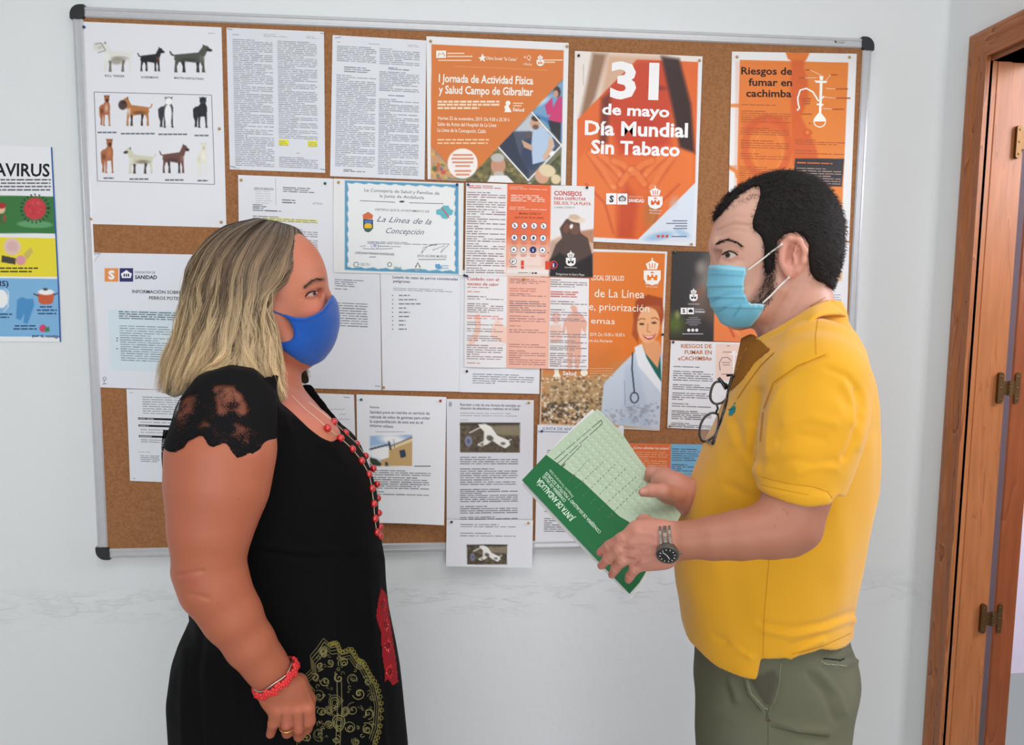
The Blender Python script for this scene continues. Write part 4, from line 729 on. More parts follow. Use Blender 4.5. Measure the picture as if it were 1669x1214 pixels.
# 19 lower left
s = Sheet('typed_page', 'page with three black heading bars at the left edge, behind the woman’s lace sleeve', 'notice', [(206, 634), (365, 638), (370, 790), (212, 783.5)], 3, (218, 222, 230))
s.words(.03, .03, .09, .045, 3, GR); s.words(.16, .07, .9, .27, 3.7, (120, 123, 132), .5, just=False)
for v_ in (.306, .382, .498): s.put(s.uv(np.array([.11, .93, .93, .11]), np.array([v_, v_, v_ + .022, v_ + .022])), [(0, 1, 2, 3)], (26, 28, 36)); s.words(.12, v_ + .004, .33, v_ + .02, 2.6, (190, 192, 200), .5)
s.words(.13, .345, .9, .365, 3.5, (130, 133, 142), .5); s.words(.13, .42, .9, .48, 3.6, (130, 133, 142), .5); s.words(.13, .535, .9, .58, 3.6, (130, 133, 142), .5); s.words(.10, .675, .25, .685, 2, GR); s.words(.12, .71, .33, .79, 3.4, (120, 123, 132), .5, just=False); s.words(.03, .965, .1, .98, 3, GR); s.build()
# 20 handwritten
s = Sheet('letter', 'narrow strip of a handwritten page seen between the woman’s chest and the gull notice', 'notice', [(470, 639), (577, 643), (581, 775), (474, 770)], 2, (224, 226, 232))
for (x0, y0, n_) in ((535, 667, 4), (552, 675, 2), (551, 683, 3)):
    s.stroke([(x0 + i * 2.4, y0 + 1.2 * math.sin(i * 2.2)) for i in range(n_ * 3)], .7, (150, 154, 168))
s.stroke([(560, 647), (570, 648)], .8, GR); s.build()
# 21 gull notice with its lower right corner curling off the board
cr = lambda u, v: .004 * v + .028 * np.clip(u * .55 + v - .95, 0, 1) ** 2 * 2 + .010 * np.clip(v - .8, 0, 1) * 5 * (1 - u) * .3
s = Sheet('news_printout', 'curling news printout about gull nest removal with a photo of an ochre building', 'notice', [(581, 642.6), (727.5, 647), (724, 851), (584, 850)], 3, (226, 228, 233), 1.5, curl=cr)
cv = s.cv; ph = [(603, 710), (672, 708.5), (672, 759), (603, 758)]
cv.poly(ph, (150, 180, 216), 1); cv.ell(625, 738, 26, 12, (238, 240, 244), 0, 8); cv.ell(640, 716, 20, 7, (240, 242, 246), .1, 6); 
cv.poly([(634, 728), (650, 722), (672, 714), (672, 759), (618, 759), (620, 750), (634, 745)], (196, 160, 104), 1.2); cv.poly([(634, 728), (672, 713), (672, 719), (636, 733)], (226, 206, 160), 1.2); cv.poly([(634, 727), (672, 711.5), (672, 713.5), (634, 729)], (110, 90, 70), 1)
cv.poly([(651, 734), (660, 732), (662, 744), (653, 746)], (50, 60, 80), 1); cv.poly([(628, 753), (632, 752), (633, 759), (628, 759)], (70, 60, 60), 1); cv.poly([(603, 745), (614, 748), (622, 756), (620, 759), (603, 759)], (50, 60, 44), 2); cv.line([(603, 732), (634, 724)], 2.6, (60, 64, 74)); cv.line([(642, 716), (643, 729)], 1, (90, 90, 96)); cv.line([(634, 720), (637, 732)], 3, (70, 70, 76))
NV = (84, 86, 118); s.text('Noticias', 603, 665, 618, 665.3, 3.4, (70, 72, 84), .01)
for t, x1, y in (('Sanidad pone en marcha un servicio de', 700, 674.5), ('retirada de nidos de gaviotas para evitar', 701, 682.3), ('la superpoblación de este ave en el', 689, 689.5), ('entorno urbano', 641, 696)): s.text(t, 603, y - 1, x1, y + 1.2, 4.6, NV, .012)
s.rect(612, 703, 660, 704, (170, 172, 182)); s.rect(675, 758.5, 702, 760, GR); s.words(.15, .585, .84, .635, 3.4, (110, 112, 120), .6); s.words(.15, .64, .82, .74, 3.4, (100, 102, 110), .6, para=8); s.words(.15, .75, .82, .79, 3.4, (100, 102, 110), .6)
s.pin(589, 651, 'g').pin(718, 653, 'r').build()
# 22, 23 rescue article
def deadcow(cv, x0, y0, x1, y1):
    w, h = x1 - x0, y1 - y0; P_ = lambda a, b: (x0 + a * w, y0 + b * h); box = [P_(0, 0), P_(1, .01), P_(1, 1), P_(0, .99)]
    cv.poly(box, (92, 80, 64), 1); cv.speck(box, [(70, 60, 48), (120, 104, 84), (60, 54, 46), (104, 92, 70)], 200, 1.5, 4, .7); cv.poly([P_(.45, .12), P_(1, .1), P_(1, .45), P_(.6, .4)], (150, 138, 112), 4, .8); cv.line([P_(.0, .06), P_(1, .03)], 2, (50, 46, 42))
    cv.poly([P_(.30, .06), P_(.42, .04), P_(.52, .14), P_(.62, .42), P_(.82, .60), P_(.84, .74), P_(.76, .86), P_(.64, .74), P_(.54, .60), P_(.46, .72), P_(.38, .78), P_(.40, .55), P_(.40, .3), P_(.34, .18)], (232, 230, 224), 1.2)
    cv.line([P_(.34, .16), P_(.16, .34)], 1.6, (226, 224, 216)); cv.line([P_(.42, .6), P_(.30, .74), P_(.36, .78)], 2, (220, 218, 210)); cv.ell(*P_(.50, .52), w * .06, h * .09, (60, 54, 48), .4, 2, .8); cv.ell(*P_(.72, .70), w * .04, h * .05, (70, 62, 56), 0, 2, .8); cv.line([P_(.8, .62), P_(.86, .56)], 1.6, (226, 224, 216))
    cv.ell(*P_(.14, .62), w * .06, h * .17, (140, 150, 190), 0, 2, .8); cv.ell(*P_(.14, .62), w * .03, h * .09, (70, 76, 110), 0, 2, .7)
s = Sheet('news_printout', 'long printed article about rescued animals with a photo of a white animal lying down', 'notice', [(728, 650), (870, 652), (868, 847), (728, 849)], 3, (216, 218, 226), 1.6)
deadcow(s.cv, 750, 688.5, 847, 737.5)
s.text('Rescatan a más de una docena de animales en', 750, 661, 848, 663, 4, (74, 76, 90), .01); s.text('situación de abandono y maltrato en el Zabal', 750, 667, 846, 668.5, 4, (74, 76, 90), .01)
s.words(.155, .105, .83, .145, 3.2, (150, 152, 160), .5); s.words(.155, .165, .30, .175, 2, (80, 82, 92))
for a_, b_ in ((.47, .54), (.565, .71), (.735, .85), (.875, .945), (.965, .995)): s.words(.155, a_, .825, b_, 3.4, (104, 107, 116), .62, para=9)
s.ring(734, 657, 1.8, .8, (60, 62, 70), 8); s.ring(734, 660.5, 1.8, .8, (60, 62, 70), 8); s.pin(862, 656).build()
s = Sheet('news_printout', 'short end page of an article with a small photo, hanging below the board’s bottom rail', 'notice', [(728, 846), (868.5, 846.5), (866.5, 923.5), (727, 920.7)], 12, (222, 224, 230), 1.4, curl=lambda u, v: .004 + .004 * v)
deadcow(s.cv, 761, 886, 826, 918)
s.words(.16, .08, .8, .17, 3.4, (120, 122, 132), .55, para=9); s.words(.16, .26, .8, .37, 3.4, (120, 122, 132), .55, para=9); s.text('Compartir en redes', 745, 850, 746, 850, .1, GR) if False else None
s.pin(736, 849.5, 'k').pin(861, 851, 'y').build()
# 24 sheet behind the folder
s = Sheet('letter', 'white letter mostly hidden behind the green folder at the board’s bottom rail', 'notice', [(876, 692), (1017, 697), (1011, 892), (872, 890.7)], 5, (221, 223, 230))
s.text('JUNTA DE ANDALUCIA', 884, 700.5, 960, 702.5, 4.6, (70, 100, 140), .0); s.stroke([(877, 703), (1012, 706.5)], 1.4, (110, 140, 175)); s.words(.12, .2, .3, .25, 3.6, (90, 92, 100), .6); s.words(.1, .30, .5, .5, 3.6, GR, .5); s.words(.10, .70, .42, .72, 3.6, GR, .5); s.words(.10, .76, .42, .88, 3.6, (96, 98, 106), .6)
s.pin(883, 702.5, 'b').build()
# 25 sheet right of the man's head
s = Sheet('leaflet', 'white leaflet with two tan blocks between the man’s nape and the board’s right rail', 'leaflet', [(1230, 391), (1384.5, 395.5), (1376, 645), (1224, 640)], 1, (222, 223, 226), 2)
s.cv.poly([(1356, 402), (1375, 402), (1374.5, 419), (1355, 418)], (218, 170, 128), 1); s.cv.poly([(1350, 443), (1373, 444), (1371.5, 457.5), (1348, 456)], (218, 170, 128), 2)
s.stroke([(1358, 414), (1375, 409)], 2, (238, 238, 240)); s.stroke([(1360, 417.5), (1375, 413.5)], 2, (238, 238, 240)); s.rect(1361, 404.5, 1372, 406, (240, 230, 220)); s.disc(1356, 452, 4, (240, 236, 230), 12, 2.4)
for y, x0, x1 in ((431, 1352, 1356), (464, 1346, 1361), (467.5, 1348, 1359), (480, 1345, 1370), (484, 1345, 1368), (488, 1345, 1371), (500, 1345, 1368)): s.rect(x0, y, x1, y + 1.2, (160, 162, 170))
s.stroke([(1378, 398), (1386, 398)], 1.2, (200, 180, 140)); s.build()
# 26 virus poster on the wall
s = Sheet('poster', 'virus information poster with green, yellow and blue bands on the wall at far left', 'poster', [(-130, 233), (84, 240), (98.5, 557), (-110, 556)], 1, (230, 232, 236), 1.5, plane=WY - .0015)
cv = s.cv; B = lambda y0, y1, c, x1a, x1b, x0a=-130, x0b=-128: cv.poly([(x0a, y0 - 3), (x1a, y0), (x1b, y1), (x0b, y1 - 1)], c, 1)
B(320, 380.5, (56, 122, 62), 88.5, 91.5); B(388, 451, (236, 218, 46), 91.5, 94.5); B(454.5, 549, (122, 178, 222), 94.5, 98.2)
cv.ell(57, 365.5, 29, 6, (96, 160, 106), .03, 1.5); 
for t in np.linspace(0, 6.2, 22): cv.line([(57 + 17 * math.cos(t), 340 + 17 * math.sin(t)), (57 + 23 * math.cos(t), 340 + 23 * math.sin(t))], 1, (40, 50, 40)); cv.ell(57 + 23 * math.cos(t), 340 + 23 * math.sin(t), 1.4, 1.4, (40, 40, 44))
cv.ell(57, 340, 18, 18, (204, 58, 66), 0, 1.5); cv.speck([(45, 328), (69, 328), (69, 352), (45, 352)], [(180, 40, 50), (226, 90, 90)], 40, 1.5, 3, .5)
cv.ell(2, 340, 6.5, 8, (232, 186, 150), 0, 1.5); cv.ell(2, 335, 8, 5, (170, 50, 44), 0, 1.5); cv.poly([(-8, 350), (8, 349), (10, 366), (-8, 366)], (70, 110, 60), 1.5); cv.line([(8, 352), (7, 358)], 3, (190, 60, 50))
cv.ell(20, 402, 14, 14, (226, 196, 176), 0, 1.5); cv.ell(20, 402, 9, 9, (216, 160, 176), 0, 4, .6); cv.poly([(3, 416), (26, 421), (25, 431), (2, 427)], (70, 66, 60), 1.2); cv.ell(34, 424, 8, 8, (222, 150, 160), 0, 2); cv.poly([(38, 414), (50, 403), (54, 410), (44, 424)], (206, 184, 90), 1.5)
cv.ell(2, 487, 11, 15, (236, 238, 242), 0, 1.5); cv.line([(8, 470), (14, 476), (13, 500), (6, 508)], 1.2, (230, 232, 238)); cv.poly([(28, 488), (36, 484), (44, 487), (54, 487), (56, 497), (45, 528), (38, 526), (40, 510), (34, 522), (26, 519)], (70, 142, 200), 1.4)
cv.poly([(61, 478), (89, 478), (86, 494), (80, 496), (68, 496), (63, 492)], (206, 92, 56), 1.4); cv.ell(75, 476, 13, 4.5, (240, 240, 240), 0, 1.2); cv.ell(74, 471.5, 4, 2, (60, 60, 66), 0, 1); cv.line([(55, 479), (62, 482)], 2, (60, 60, 66)); cv.line([(88, 480), (94, 478)], 2, (60, 60, 66))
cv.ell(70, 535, 6, 6, (214, 60, 110), 0, 1.5); cv.poly([(72, 535), (80, 532), (81, 540), (74, 541)], (60, 130, 80), 1.5)
s.text('CORONAVIRUS', -111, 285, 81, 287.5, 20, (28, 30, 40), .02)
for y, x1, c in ((293, 83, GR), (298.5, 82, GR), (304, 83, GR), (309.5, 83, GR), (437, 62, (80, 80, 40)), (442.5, 52, (80, 80, 40)), (500, 85, (60, 90, 130)), (505.5, 93, (60, 90, 130)), (511, 92, (60, 90, 130)), (531, 58, (60, 90, 130)), (536, 60, (60, 90, 130)), (512, 20, (60, 90, 130)), (517, 15, (60, 90, 130))):
    x = {500: 65, 505.5: 60, 511: 62, 531: 24, 536: 22}.get(y, -100)
    while x < x1: w = rng.uniform(5, 14); s.rect(x, y - 1.2, min(x + w, x1), y + 1.2, c); x += w + 1.6
s.text('(EPIS-OMS)', -60, 465, 14, 466.5, 8.5, (30, 40, 70), .015); s.text('por ti, contigo', 53, 549, 98, 550.5, 4.6, (30, 60, 110), .02)
s.stroke([(84, 240), (88, 320), (92, 400), (95.5, 470), (98.5, 557)], 2.2, (46, 96, 168)); s.build()
s_ = Sheet('_', '', '', [(0, 0), (10, 0), (10, 10), (0, 10)]); s_.base = -.0004; s_.text('nobo', 1367, 70, 1377, 70.4, 3, (120, 124, 132), 0); s_.stroke([(1361, 67), (1364, 69)], 2, (60, 64, 70))
q = np.concatenate(s_.V); link('maker_mark', mesh(on_y(q[:, 0], q[:, 1], -.0005), s_.Fc, 'mk', np.concatenate(s_.Cl)), MPRINT, board)
# ------------------------------------------------------------------ implicit-surface modelling of bodies and clothes
class Fig:                                   # local frame of a person: u to the right, v towards the viewer's side, z up
    def __init__(s, px, py, depth):
        s.O = CAM + ray(px, py) * depth; V = CAM - s.O; V[2] = 0; s.V = V / np.linalg.norm(V); s.U = np.cross(-s.V, [0, 0, 1]); s.d = depth
        s.fz = -RC[:, 2]
    def P(s, px, py, v=0.):
        d = ray(px, py); t = (v - (CAM - s.O) @ s.V) / (d @ s.V); Q = CAM + d * np.asarray(t)[..., None] - s.O
        return np.stack([Q @ s.U, Q @ s.V, Q[..., 2] + s.O[2]], -1)
    def world(s, L): L = np.asarray(L, float); return np.stack([s.O[0] + L[..., 0] * s.U[0] + L[..., 1] * s.V[0], s.O[1] + L[..., 0] * s.U[1] + L[..., 1] * s.V[1], L[..., 2]], -1)
    def w(s, px, py, v): return s.world(s.P(px, py, v))
    def r(s, rp, v=0.): return rp * (s.d - v) / F
def smin(a, b, k): h = np.maximum(k - np.abs(a - b), 0) / k; return np.minimum(a, b) - h * h * k * .25
def smax(a, b, k): return -smin(-a, -b, k)
class SDF:
    def __init__(s, fig, lo, hi, h):
        s.f = fig; s.h = h; s.lo = np.array(lo, np.float32); s.n = np.ceil((np.array(hi) - lo) / h).astype(int) + 1
        s.ax = [(s.lo[i] + np.arange(s.n[i]) * h).astype(np.float32) for i in range(3)]; s.D = np.full(s.n, .06, np.float32)
    def box(s, lo, hi, m):
        sl = []
        for i in range(3):
            a = max(0, int((lo[i] - m - s.lo[i]) / s.h)); b = min(s.n[i], int((hi[i] + m - s.lo[i]) / s.h) + 2); sl.append(slice(a, max(a, b)))
        X = s.ax[0][sl[0]][:, None, None]; Y = s.ax[1][sl[1]][None, :, None]; Z = s.ax[2][sl[2]][None, None, :]; return tuple(sl), X, Y, Z
    def apply(s, sl, d, k, sub):
        if d.size == 0: return s
        s.D[sl] = smax(s.D[sl], -d, k) if sub else smin(s.D[sl], d.astype(np.float32), k); return s
    def ell(s, c, r, k=.01, sub=False, ang=0., yaw=0.):      # ang: turn in the u-z plane, yaw: turn about z
        R_ = max(r); sl, X, Y, Z = s.box(np.array(c) - R_, np.array(c) + R_, k + .012); X, Y, Z = X - c[0], Y - c[1], Z - c[2]
        if yaw: co, si = math.cos(yaw), math.sin(yaw); X, Y = X * co + Y * si, -X * si + Y * co
        if ang: co, si = math.cos(ang), math.sin(ang); X, Z = X * co + Z * si, -X * si + Z * co
        k0 = np.sqrt((X / r[0]) ** 2 + (Y / r[1]) ** 2 + (Z / r[2]) ** 2); k1 = np.sqrt((X / r[0] ** 2) ** 2 + (Y / r[1] ** 2) ** 2 + (Z / r[2] ** 2) ** 2) + 1e-9
        return s.apply(sl, k0 * (k0 - 1) / k1, k, sub)
    def cap(s, a, b, ra, rb, k=.01, sub=False, flat=1.):     # tapering capsule; flat squeezes it in v
        a = np.array(a, float); b = np.array(b, float); R_ = max(ra, rb); sl, X, Y, Z = s.box(np.minimum(a, b) - R_, np.maximum(a, b) + R_, k + .012)
        e = b - a; L2 = e @ e + 1e-12; t = np.clip(((X - a[0]) * e[0] + (Y - a[1]) * e[1] + (Z - a[2]) * e[2]) / L2, 0, 1)
        d = np.sqrt((X - a[0] - t * e[0]) ** 2 + ((Y - a[1] - t * e[1]) / flat) ** 2 + (Z - a[2] - t * e[2]) ** 2) - (ra + (rb - ra) * t)
        return s.apply(sl, d * (1 if flat == 1 else min(1, flat)), k, sub)
    def chain(s, pts, k=.01, sub=False, flat=1.):            # pixel points (px, py, v, r in pixels)
        q = [(s.f.P(np.array(float(p[0])), np.array(float(p[1])), p[2]), s.f.r(p[3], p[2])) for p in pts]
        for (a, ra), (b, rb) in zip(q[:-1], q[1:]): s.cap(a, b, ra, rb, k, sub, flat)
        return s
    def el(s, px, py, v, ru, rv, rz, k=.01, sub=False, ang=0., yaw=0.):   # ru, rz in pixels, rv in metres
        return s.ell(s.f.P(np.array(float(px)), np.array(float(py)), v), (s.f.r(ru, v), rv, s.f.r(rz, v)), k, sub, ang, yaw)
    def rows(s, rows):                                       # (py, left px, right px, v centre, half width) -> z, cu, cv, ru, rv
        o = []
        for r in rows:
            if r[0] == 'L': o.append(r[1:]); continue
            py, l, rr, vc, hv = r; a = s.f.P(np.array(float(l)), np.array(float(py)), vc); b = s.f.P(np.array(float(rr)), np.array(float(py)), vc)
            o.append(((a[2] + b[2]) / 2, (a[0] + b[0]) / 2, vc, (b[0] - a[0]) / 2, hv))
        return np.array(sorted(o))
    def loft(s, rows, k=.01, ex=2.3, grow=0., sub=False):
        T = s.rows(rows); z = s.ax[2]; z0, z1 = T[0, 0], T[-1, 0]
        zz = np.clip(z, z0, z1); c = [np.interp(zz, T[:, 0], T[:, i]) for i in range(1, 5)]
        for i in range(4):                                   # soften the corners of the profile
            m = max(1, int(.012 / s.h)); ker = np.hanning(2 * m + 3)[1:-1]; ker /= ker.sum(); c[i] = np.convolve(np.pad(c[i], m, 'edge'), ker, 'valid')
        cu, cv_, ru, rv = [x.astype(np.float32)[None, None, :] for x in c]; ru = ru + grow; rv = rv + grow
        m = .05; a = max(0, int((z0 - m - s.lo[2]) / s.h)); b = min(s.n[2], int((z1 + m - s.lo[2]) / s.h) + 2)
        X = s.ax[0][:, None, None]; Y = s.ax[1][None, :, None]; sl = (slice(None), slice(None), slice(a, b)); cu, cv_, ru, rv = [q[..., a:b] for q in (cu, cv_, ru, rv)]
        g = (np.abs((X - cu) / ru) ** ex + np.abs((Y - cv_) / rv) ** ex) ** (1 / ex)
        d = (g - 1) * np.minimum(ru, rv) * (.6 + .4 * np.minimum(g, 1)); Z = z[a:b][None, None, :]
        d = np.maximum(d, np.maximum(z0 - Z, Z - z1)).astype(np.float32)
        return s.apply(sl, d, k, sub)
    def poly2(s, pts, m=0.):                                 # signed distance (negative inside) of a side-view outline given in pixels
        L = np.array([s.f.P(np.array(float(p[0])), np.array(float(p[1])), p[2] if len(p) > 2 else m)[[0, 2]] for p in pts])
        X, Z = np.meshgrid(s.ax[0], s.ax[2], indexing='ij'); d = np.full(X.shape, 1e9); ins = np.zeros(X.shape, bool); n = len(L)
        for i in range(n):
            (x0, z0), (x1, z1) = L[i], L[(i + 1) % n]; ex, ez = x1 - x0, z1 - z0; t = np.clip(((X - x0) * ex + (Z - z0) * ez) / (ex * ex + ez * ez + 1e-12), 0, 1)
            d = np.minimum(d, np.hypot(X - x0 - t * ex, Z - z0 - t * ez))
            if z0 != z1: ins ^= ((Z < z0) != (Z < z1)) & (X < x0 + (Z - z0) * ex / ez)
        return np.where(ins, -d, d).astype(np.float32)[:, None, :]
    def mesh(s, D=None):
        D = s.D if D is None else D; I = D < 0; n = np.array(D.shape) - 1
        cnt = np.zeros(n, np.int8)
        for o in range(8): a, b, c = o & 1, (o >> 1) & 1, o >> 2; cnt += I[a:a + n[0], b:b + n[1], c:c + n[2]]
        act = (cnt > 0) & (cnt < 8); idx = np.argwhere(act); ids = np.full(n, -1, np.int32); ids[act] = np.arange(len(idx))
        C = {}
        for o in range(8): of = np.array([o & 1, (o >> 1) & 1, o >> 2]); q = idx + of; C[o] = D[q[:, 0], q[:, 1], q[:, 2]]
        acc = np.zeros((len(idx), 3)); num = np.zeros(len(idx))
        for a in range(8):
            for bit in (1, 2, 4):
                b = a | bit
                if b == a: continue
                va, vb = C[a], C[b]; cr_ = (va < 0) != (vb < 0); t = np.where(cr_, va / np.where(cr_, va - vb, 1), 0)
                pa = np.array([a & 1, (a >> 1) & 1, a >> 2], float); dd = np.array([bit == 1, bit == 2, bit == 4], float)
                acc += cr_[:, None] * (pa + t[:, None] * dd); num += cr_
        V = s.lo + (idx + acc / num[:, None]) * s.h; Fq = []
        for axis in range(3):
            a1, a2 = [(1, 2), (2, 0), (0, 1)][axis]; sl0 = [slice(1, n[i]) for i in range(3)]; sl1 = list(sl0); sl0[axis] = slice(0, n[axis]); sl1[axis] = slice(1, n[axis] + 1)
            p, q = I[tuple(sl0)], I[tuple(sl1)]
            for flip, mk in ((False, p & ~q), (True, ~p & q)):
                e = np.argwhere(mk); off = np.ones(3, int); off[axis] = 0; e = e + off
                if not len(e): continue
                d1 = np.zeros(3, int); d1[a1] = 1; d2 = np.zeros(3, int); d2[a2] = 1
                g = lambda w: ids[w[:, 0], w[:, 1], w[:, 2]]
                quad = np.stack([g(e - d1 - d2), g(e - d2), g(e), g(e - d1)], 1); Fq.append(quad[:, ::-1] if flip else quad)
        Fq = np.concatenate(Fq); Fq = Fq[(Fq >= 0).all(1)]
        return V, Fq
def smooth(V, Fq, it=1, lam=.5):
    for _ in range(it):
        S = np.zeros_like(V); N_ = np.zeros(len(V)); 
        for a in range(4):
            for b in (1, 3): i, j = Fq[:, a], Fq[:, (a + b) % 4]; np.add.at(N_, i, 1) if False else None; S += np.stack([np.bincount(i, V[j, c], len(V)) for c in range(3)], 1); N_ += np.bincount(i, minlength=len(V))
        V = V + (S / np.maximum(N_, 1)[:, None] - V) * lam
    return V
def vnormals(V, Fq):
    A = np.cross(V[Fq[:, 2]] - V[Fq[:, 0]], V[Fq[:, 3]] - V[Fq[:, 1]]); N_ = np.zeros_like(V)
    for a in range(4):
        for c in range(3): N_[:, c] += np.bincount(Fq[:, a], A[:, c], len(V))
    return N_ / (np.linalg.norm(N_, axis=1)[:, None] + 1e-12)
def seg_dist(P2, pts):
    d = np.full(len(P2), 1e9)
    for (x0, y0), (x1, y1) in zip(pts[:-1], pts[1:]):
        ex, ey = x1 - x0, y1 - y0; t = np.clip(((P2[:, 0] - x0) * ex + (P2[:, 1] - y0) * ey) / (ex * ex + ey * ey + 1e-9), 0, 1); d = np.minimum(d, np.hypot(P2[:, 0] - x0 - t * ex, P2[:, 1] - y0 - t * ey))
    return d
def inpoly(P2, pts):
    ins = np.zeros(len(P2), bool); n = len(pts); d = seg_dist(P2, list(pts) + [pts[0]])
    for i in range(n):
        (x0, y0), (x1, y1) = pts[i], pts[(i + 1) % n]
        if y0 != y1: ins ^= ((P2[:, 1] < y0) != (P2[:, 1] < y1)) & (P2[:, 0] < x0 + (P2[:, 1] - y0) * (x1 - x0) / (y1 - y0))
    return np.where(ins, d, -d)              # positive inside, in pixels
class Skin:                                  # a surface in world coordinates that can be sculpted and coloured
    def __init__(s, fig, V, Fq, base, it=1):
        V = smooth(V, Fq, it) if it else V; s.fig = fig; s.L = V; s.V = fig.world(V); s.F = Fq; s.N = vnormals(s.V, Fq)
        if len(Fq) and np.einsum('ij,ij->i', s.N, s.V - s.V.mean(0)).mean() < 0: s.F = Fq[:, ::-1]; s.N = -s.N
        s.px = to_px(s.V); s.near = np.einsum('ij,ij->i', s.N, CAM - s.V) > 0
        s.C = np.ones((len(V), 3)) * np.array(base, float)
    def fold(s, pts, w, amp):                # ridge (or valley) along a line
        d = seg_dist(s.px, pts); k = np.exp(-(d / w) ** 2) * s.near * amp; m = k != 0; s.V[m] += s.N[m] * k[m, None]; return s
    def tint(s, pts, col, soft=6, a=1.): k = np.clip(.5 + inpoly(s.px, pts) / soft, 0, 1) * a * s.near; s.C += (np.array(col, float) - s.C) * k[:, None]; return s
    def line(s, pts, w, col, a=1.): k = np.exp(-(seg_dist(s.px, pts) / w) ** 2) * a * s.near; s.C += (np.array(col, float) - s.C) * k[:, None]; return s
    def mottle(s, amt=5, sc=60):
        ph = nrg.uniform(0, 6, (6, 1)); dr = nrg.normal(size=(6, 3)); n = sum(np.sin(s.V @ (dr[i] * sc) + ph[i]) for i in range(6)) / 2.4; s.C += n[:, None] * np.array([amt * .6, amt, amt]); return s
    def ripple(s, amp, sc=(26, 26, 14), seed=1):         # broad soft unevenness of hanging cloth
        r_ = np.random.default_rng(seed); n = np.zeros(len(s.V))
        for i in range(7): n += np.sin((s.L * np.array(sc)) @ r_.normal(size=3) + r_.uniform(0, 6) + 1.5 * np.sin((s.L * np.array(sc) * .6) @ r_.normal(size=3)))
        s.V += s.N * (amp * n / 2.6)[:, None]; return s
    def build(s, name, m, parent=None):
        O = np.array(world_of(parent).translation) if False else np.zeros(3)
        s.N = vnormals(s.V, s.F); o = link(name, mesh(s.V, s.F, name, alb(np.clip(s.C, 0, 255))), m, parent, smooth=True); s.o = o; s.bvh = None; return o
    def tree(s):
        if s.bvh is None: s.bvh = BVHTree.FromPolygons([tuple(v) for v in s.V.tolist()], s.F.tolist())
        return s.bvh
def hit(bvh, px, py):
    d = ray(px, py); r_ = bvh.ray_cast(Vector(CAM), Vector(d).normalized()); return r_[:2] if r_[0] is not None else (None, None)
def dens(pts, step=3.):
    o = []
    for a, b in zip(pts[:-1], pts[1:]):
        n = max(1, int(math.hypot(b[0] - a[0], b[1] - a[1]) / step)); o += [tuple(np.array(a) + (np.array(b) - np.array(a)) * i / n) for i in range(n)]
    return o + [tuple(pts[-1])]
class Deco:                                  # thin raised stitching, print or seams that lie on a surface
    def __init__(s, skin): s.b = skin.tree(); s.mb_v = []; s.mb_f = []; s.c = []; s.n = 0
    def pt(s, px, py, up):
        p, n = hit(s.b, px, py)
        if p is None: return None
        n = np.array(n); p = np.array(p); n = n if n @ (CAM - p) > 0 else -n; return p + n * up
    def line(s, pts, w, col, up=.0006, step=3.):
        q = dens(pts, step); A = np.array(q, float); T = np.gradient(A, axis=0); T /= np.linalg.norm(T, axis=1)[:, None] + 1e-9; N_ = np.stack([-T[:, 1], T[:, 0]], 1) * w / 2; prev = None
        for i in range(len(A)):
            a, b = s.pt(*(A[i] + N_[i]), up), s.pt(*(A[i] - N_[i]), up)
            if a is None or b is None or np.linalg.norm(a - b) > w * .004: prev = None; continue
            s.mb_v += [a, b]; s.c += [alb(col)] * 2; s.n += 2
            if prev is not None and np.linalg.norm(s.mb_v[prev] - a) < .012: s.mb_f.append((prev, s.n - 2, s.n - 1, prev + 1))
            prev = s.n - 2
        return s
    def area(s, pts, col, up=.0005, step=2.5, lim=.012):
        P2 = np.array(pts, float); x0, y0 = P2.min(0); x1, y1 = P2.max(0); nx, ny = int((x1 - x0) / step) + 2, int((y1 - y0) / step) + 2
        X, Y = np.meshgrid(np.linspace(x0, x1, nx), np.linspace(y0, y1, ny)); k = inpoly(np.stack([X.ravel(), Y.ravel()], 1), pts).reshape(X.shape) > -step * .3; ix = np.full(X.shape, -1)
        for j in range(ny):
            for i in range(nx):
                if k[j, i]:
                    p = s.pt(X[j, i], Y[j, i], up)
                    if p is not None: ix[j, i] = s.n; s.mb_v.append(p); s.c.append(alb(col)); s.n += 1
        for j in range(ny - 1):
            for i in range(nx - 1):
                q = [ix[j, i], ix[j + 1, i], ix[j + 1, i + 1], ix[j, i + 1]]
                if min(q) >= 0 and max(np.linalg.norm(s.mb_v[q[0]] - s.mb_v[q[2]]), np.linalg.norm(s.mb_v[q[1]] - s.mb_v[q[3]])) < lim: s.mb_f.append(tuple(q))
        return s
    def build(s, name, m, parent): return link(name, mesh(s.mb_v, s.mb_f, name, np.array(s.c)), m, parent, smooth=True)
MSKIN = mat('skin', attr='Col', rough=.46, sss=.12, spec=.42, bump=(420, .12, .0006))
MCLOTH_P = mat('printed_cloth', attr='Col', rough=.85, spec=.2)
def catmull(P_, t):                          # P_ (n,...) control points, t in 0..n-1
    P_ = np.asarray(P_, float); n = len(P_); i = np.clip(np.floor(t).astype(int), 0, n - 2); f = (t - i)[..., None]
    g = lambda k: P_[np.clip(i + k, 0, n - 1)]; a, b, c, d = g(-1), g(0), g(1), g(2)
    return .5 * (2 * b + (c - a) * f + (2 * a - 5 * b + 4 * c - d) * f * f + (3 * b - 3 * c + d - a) * f ** 3)

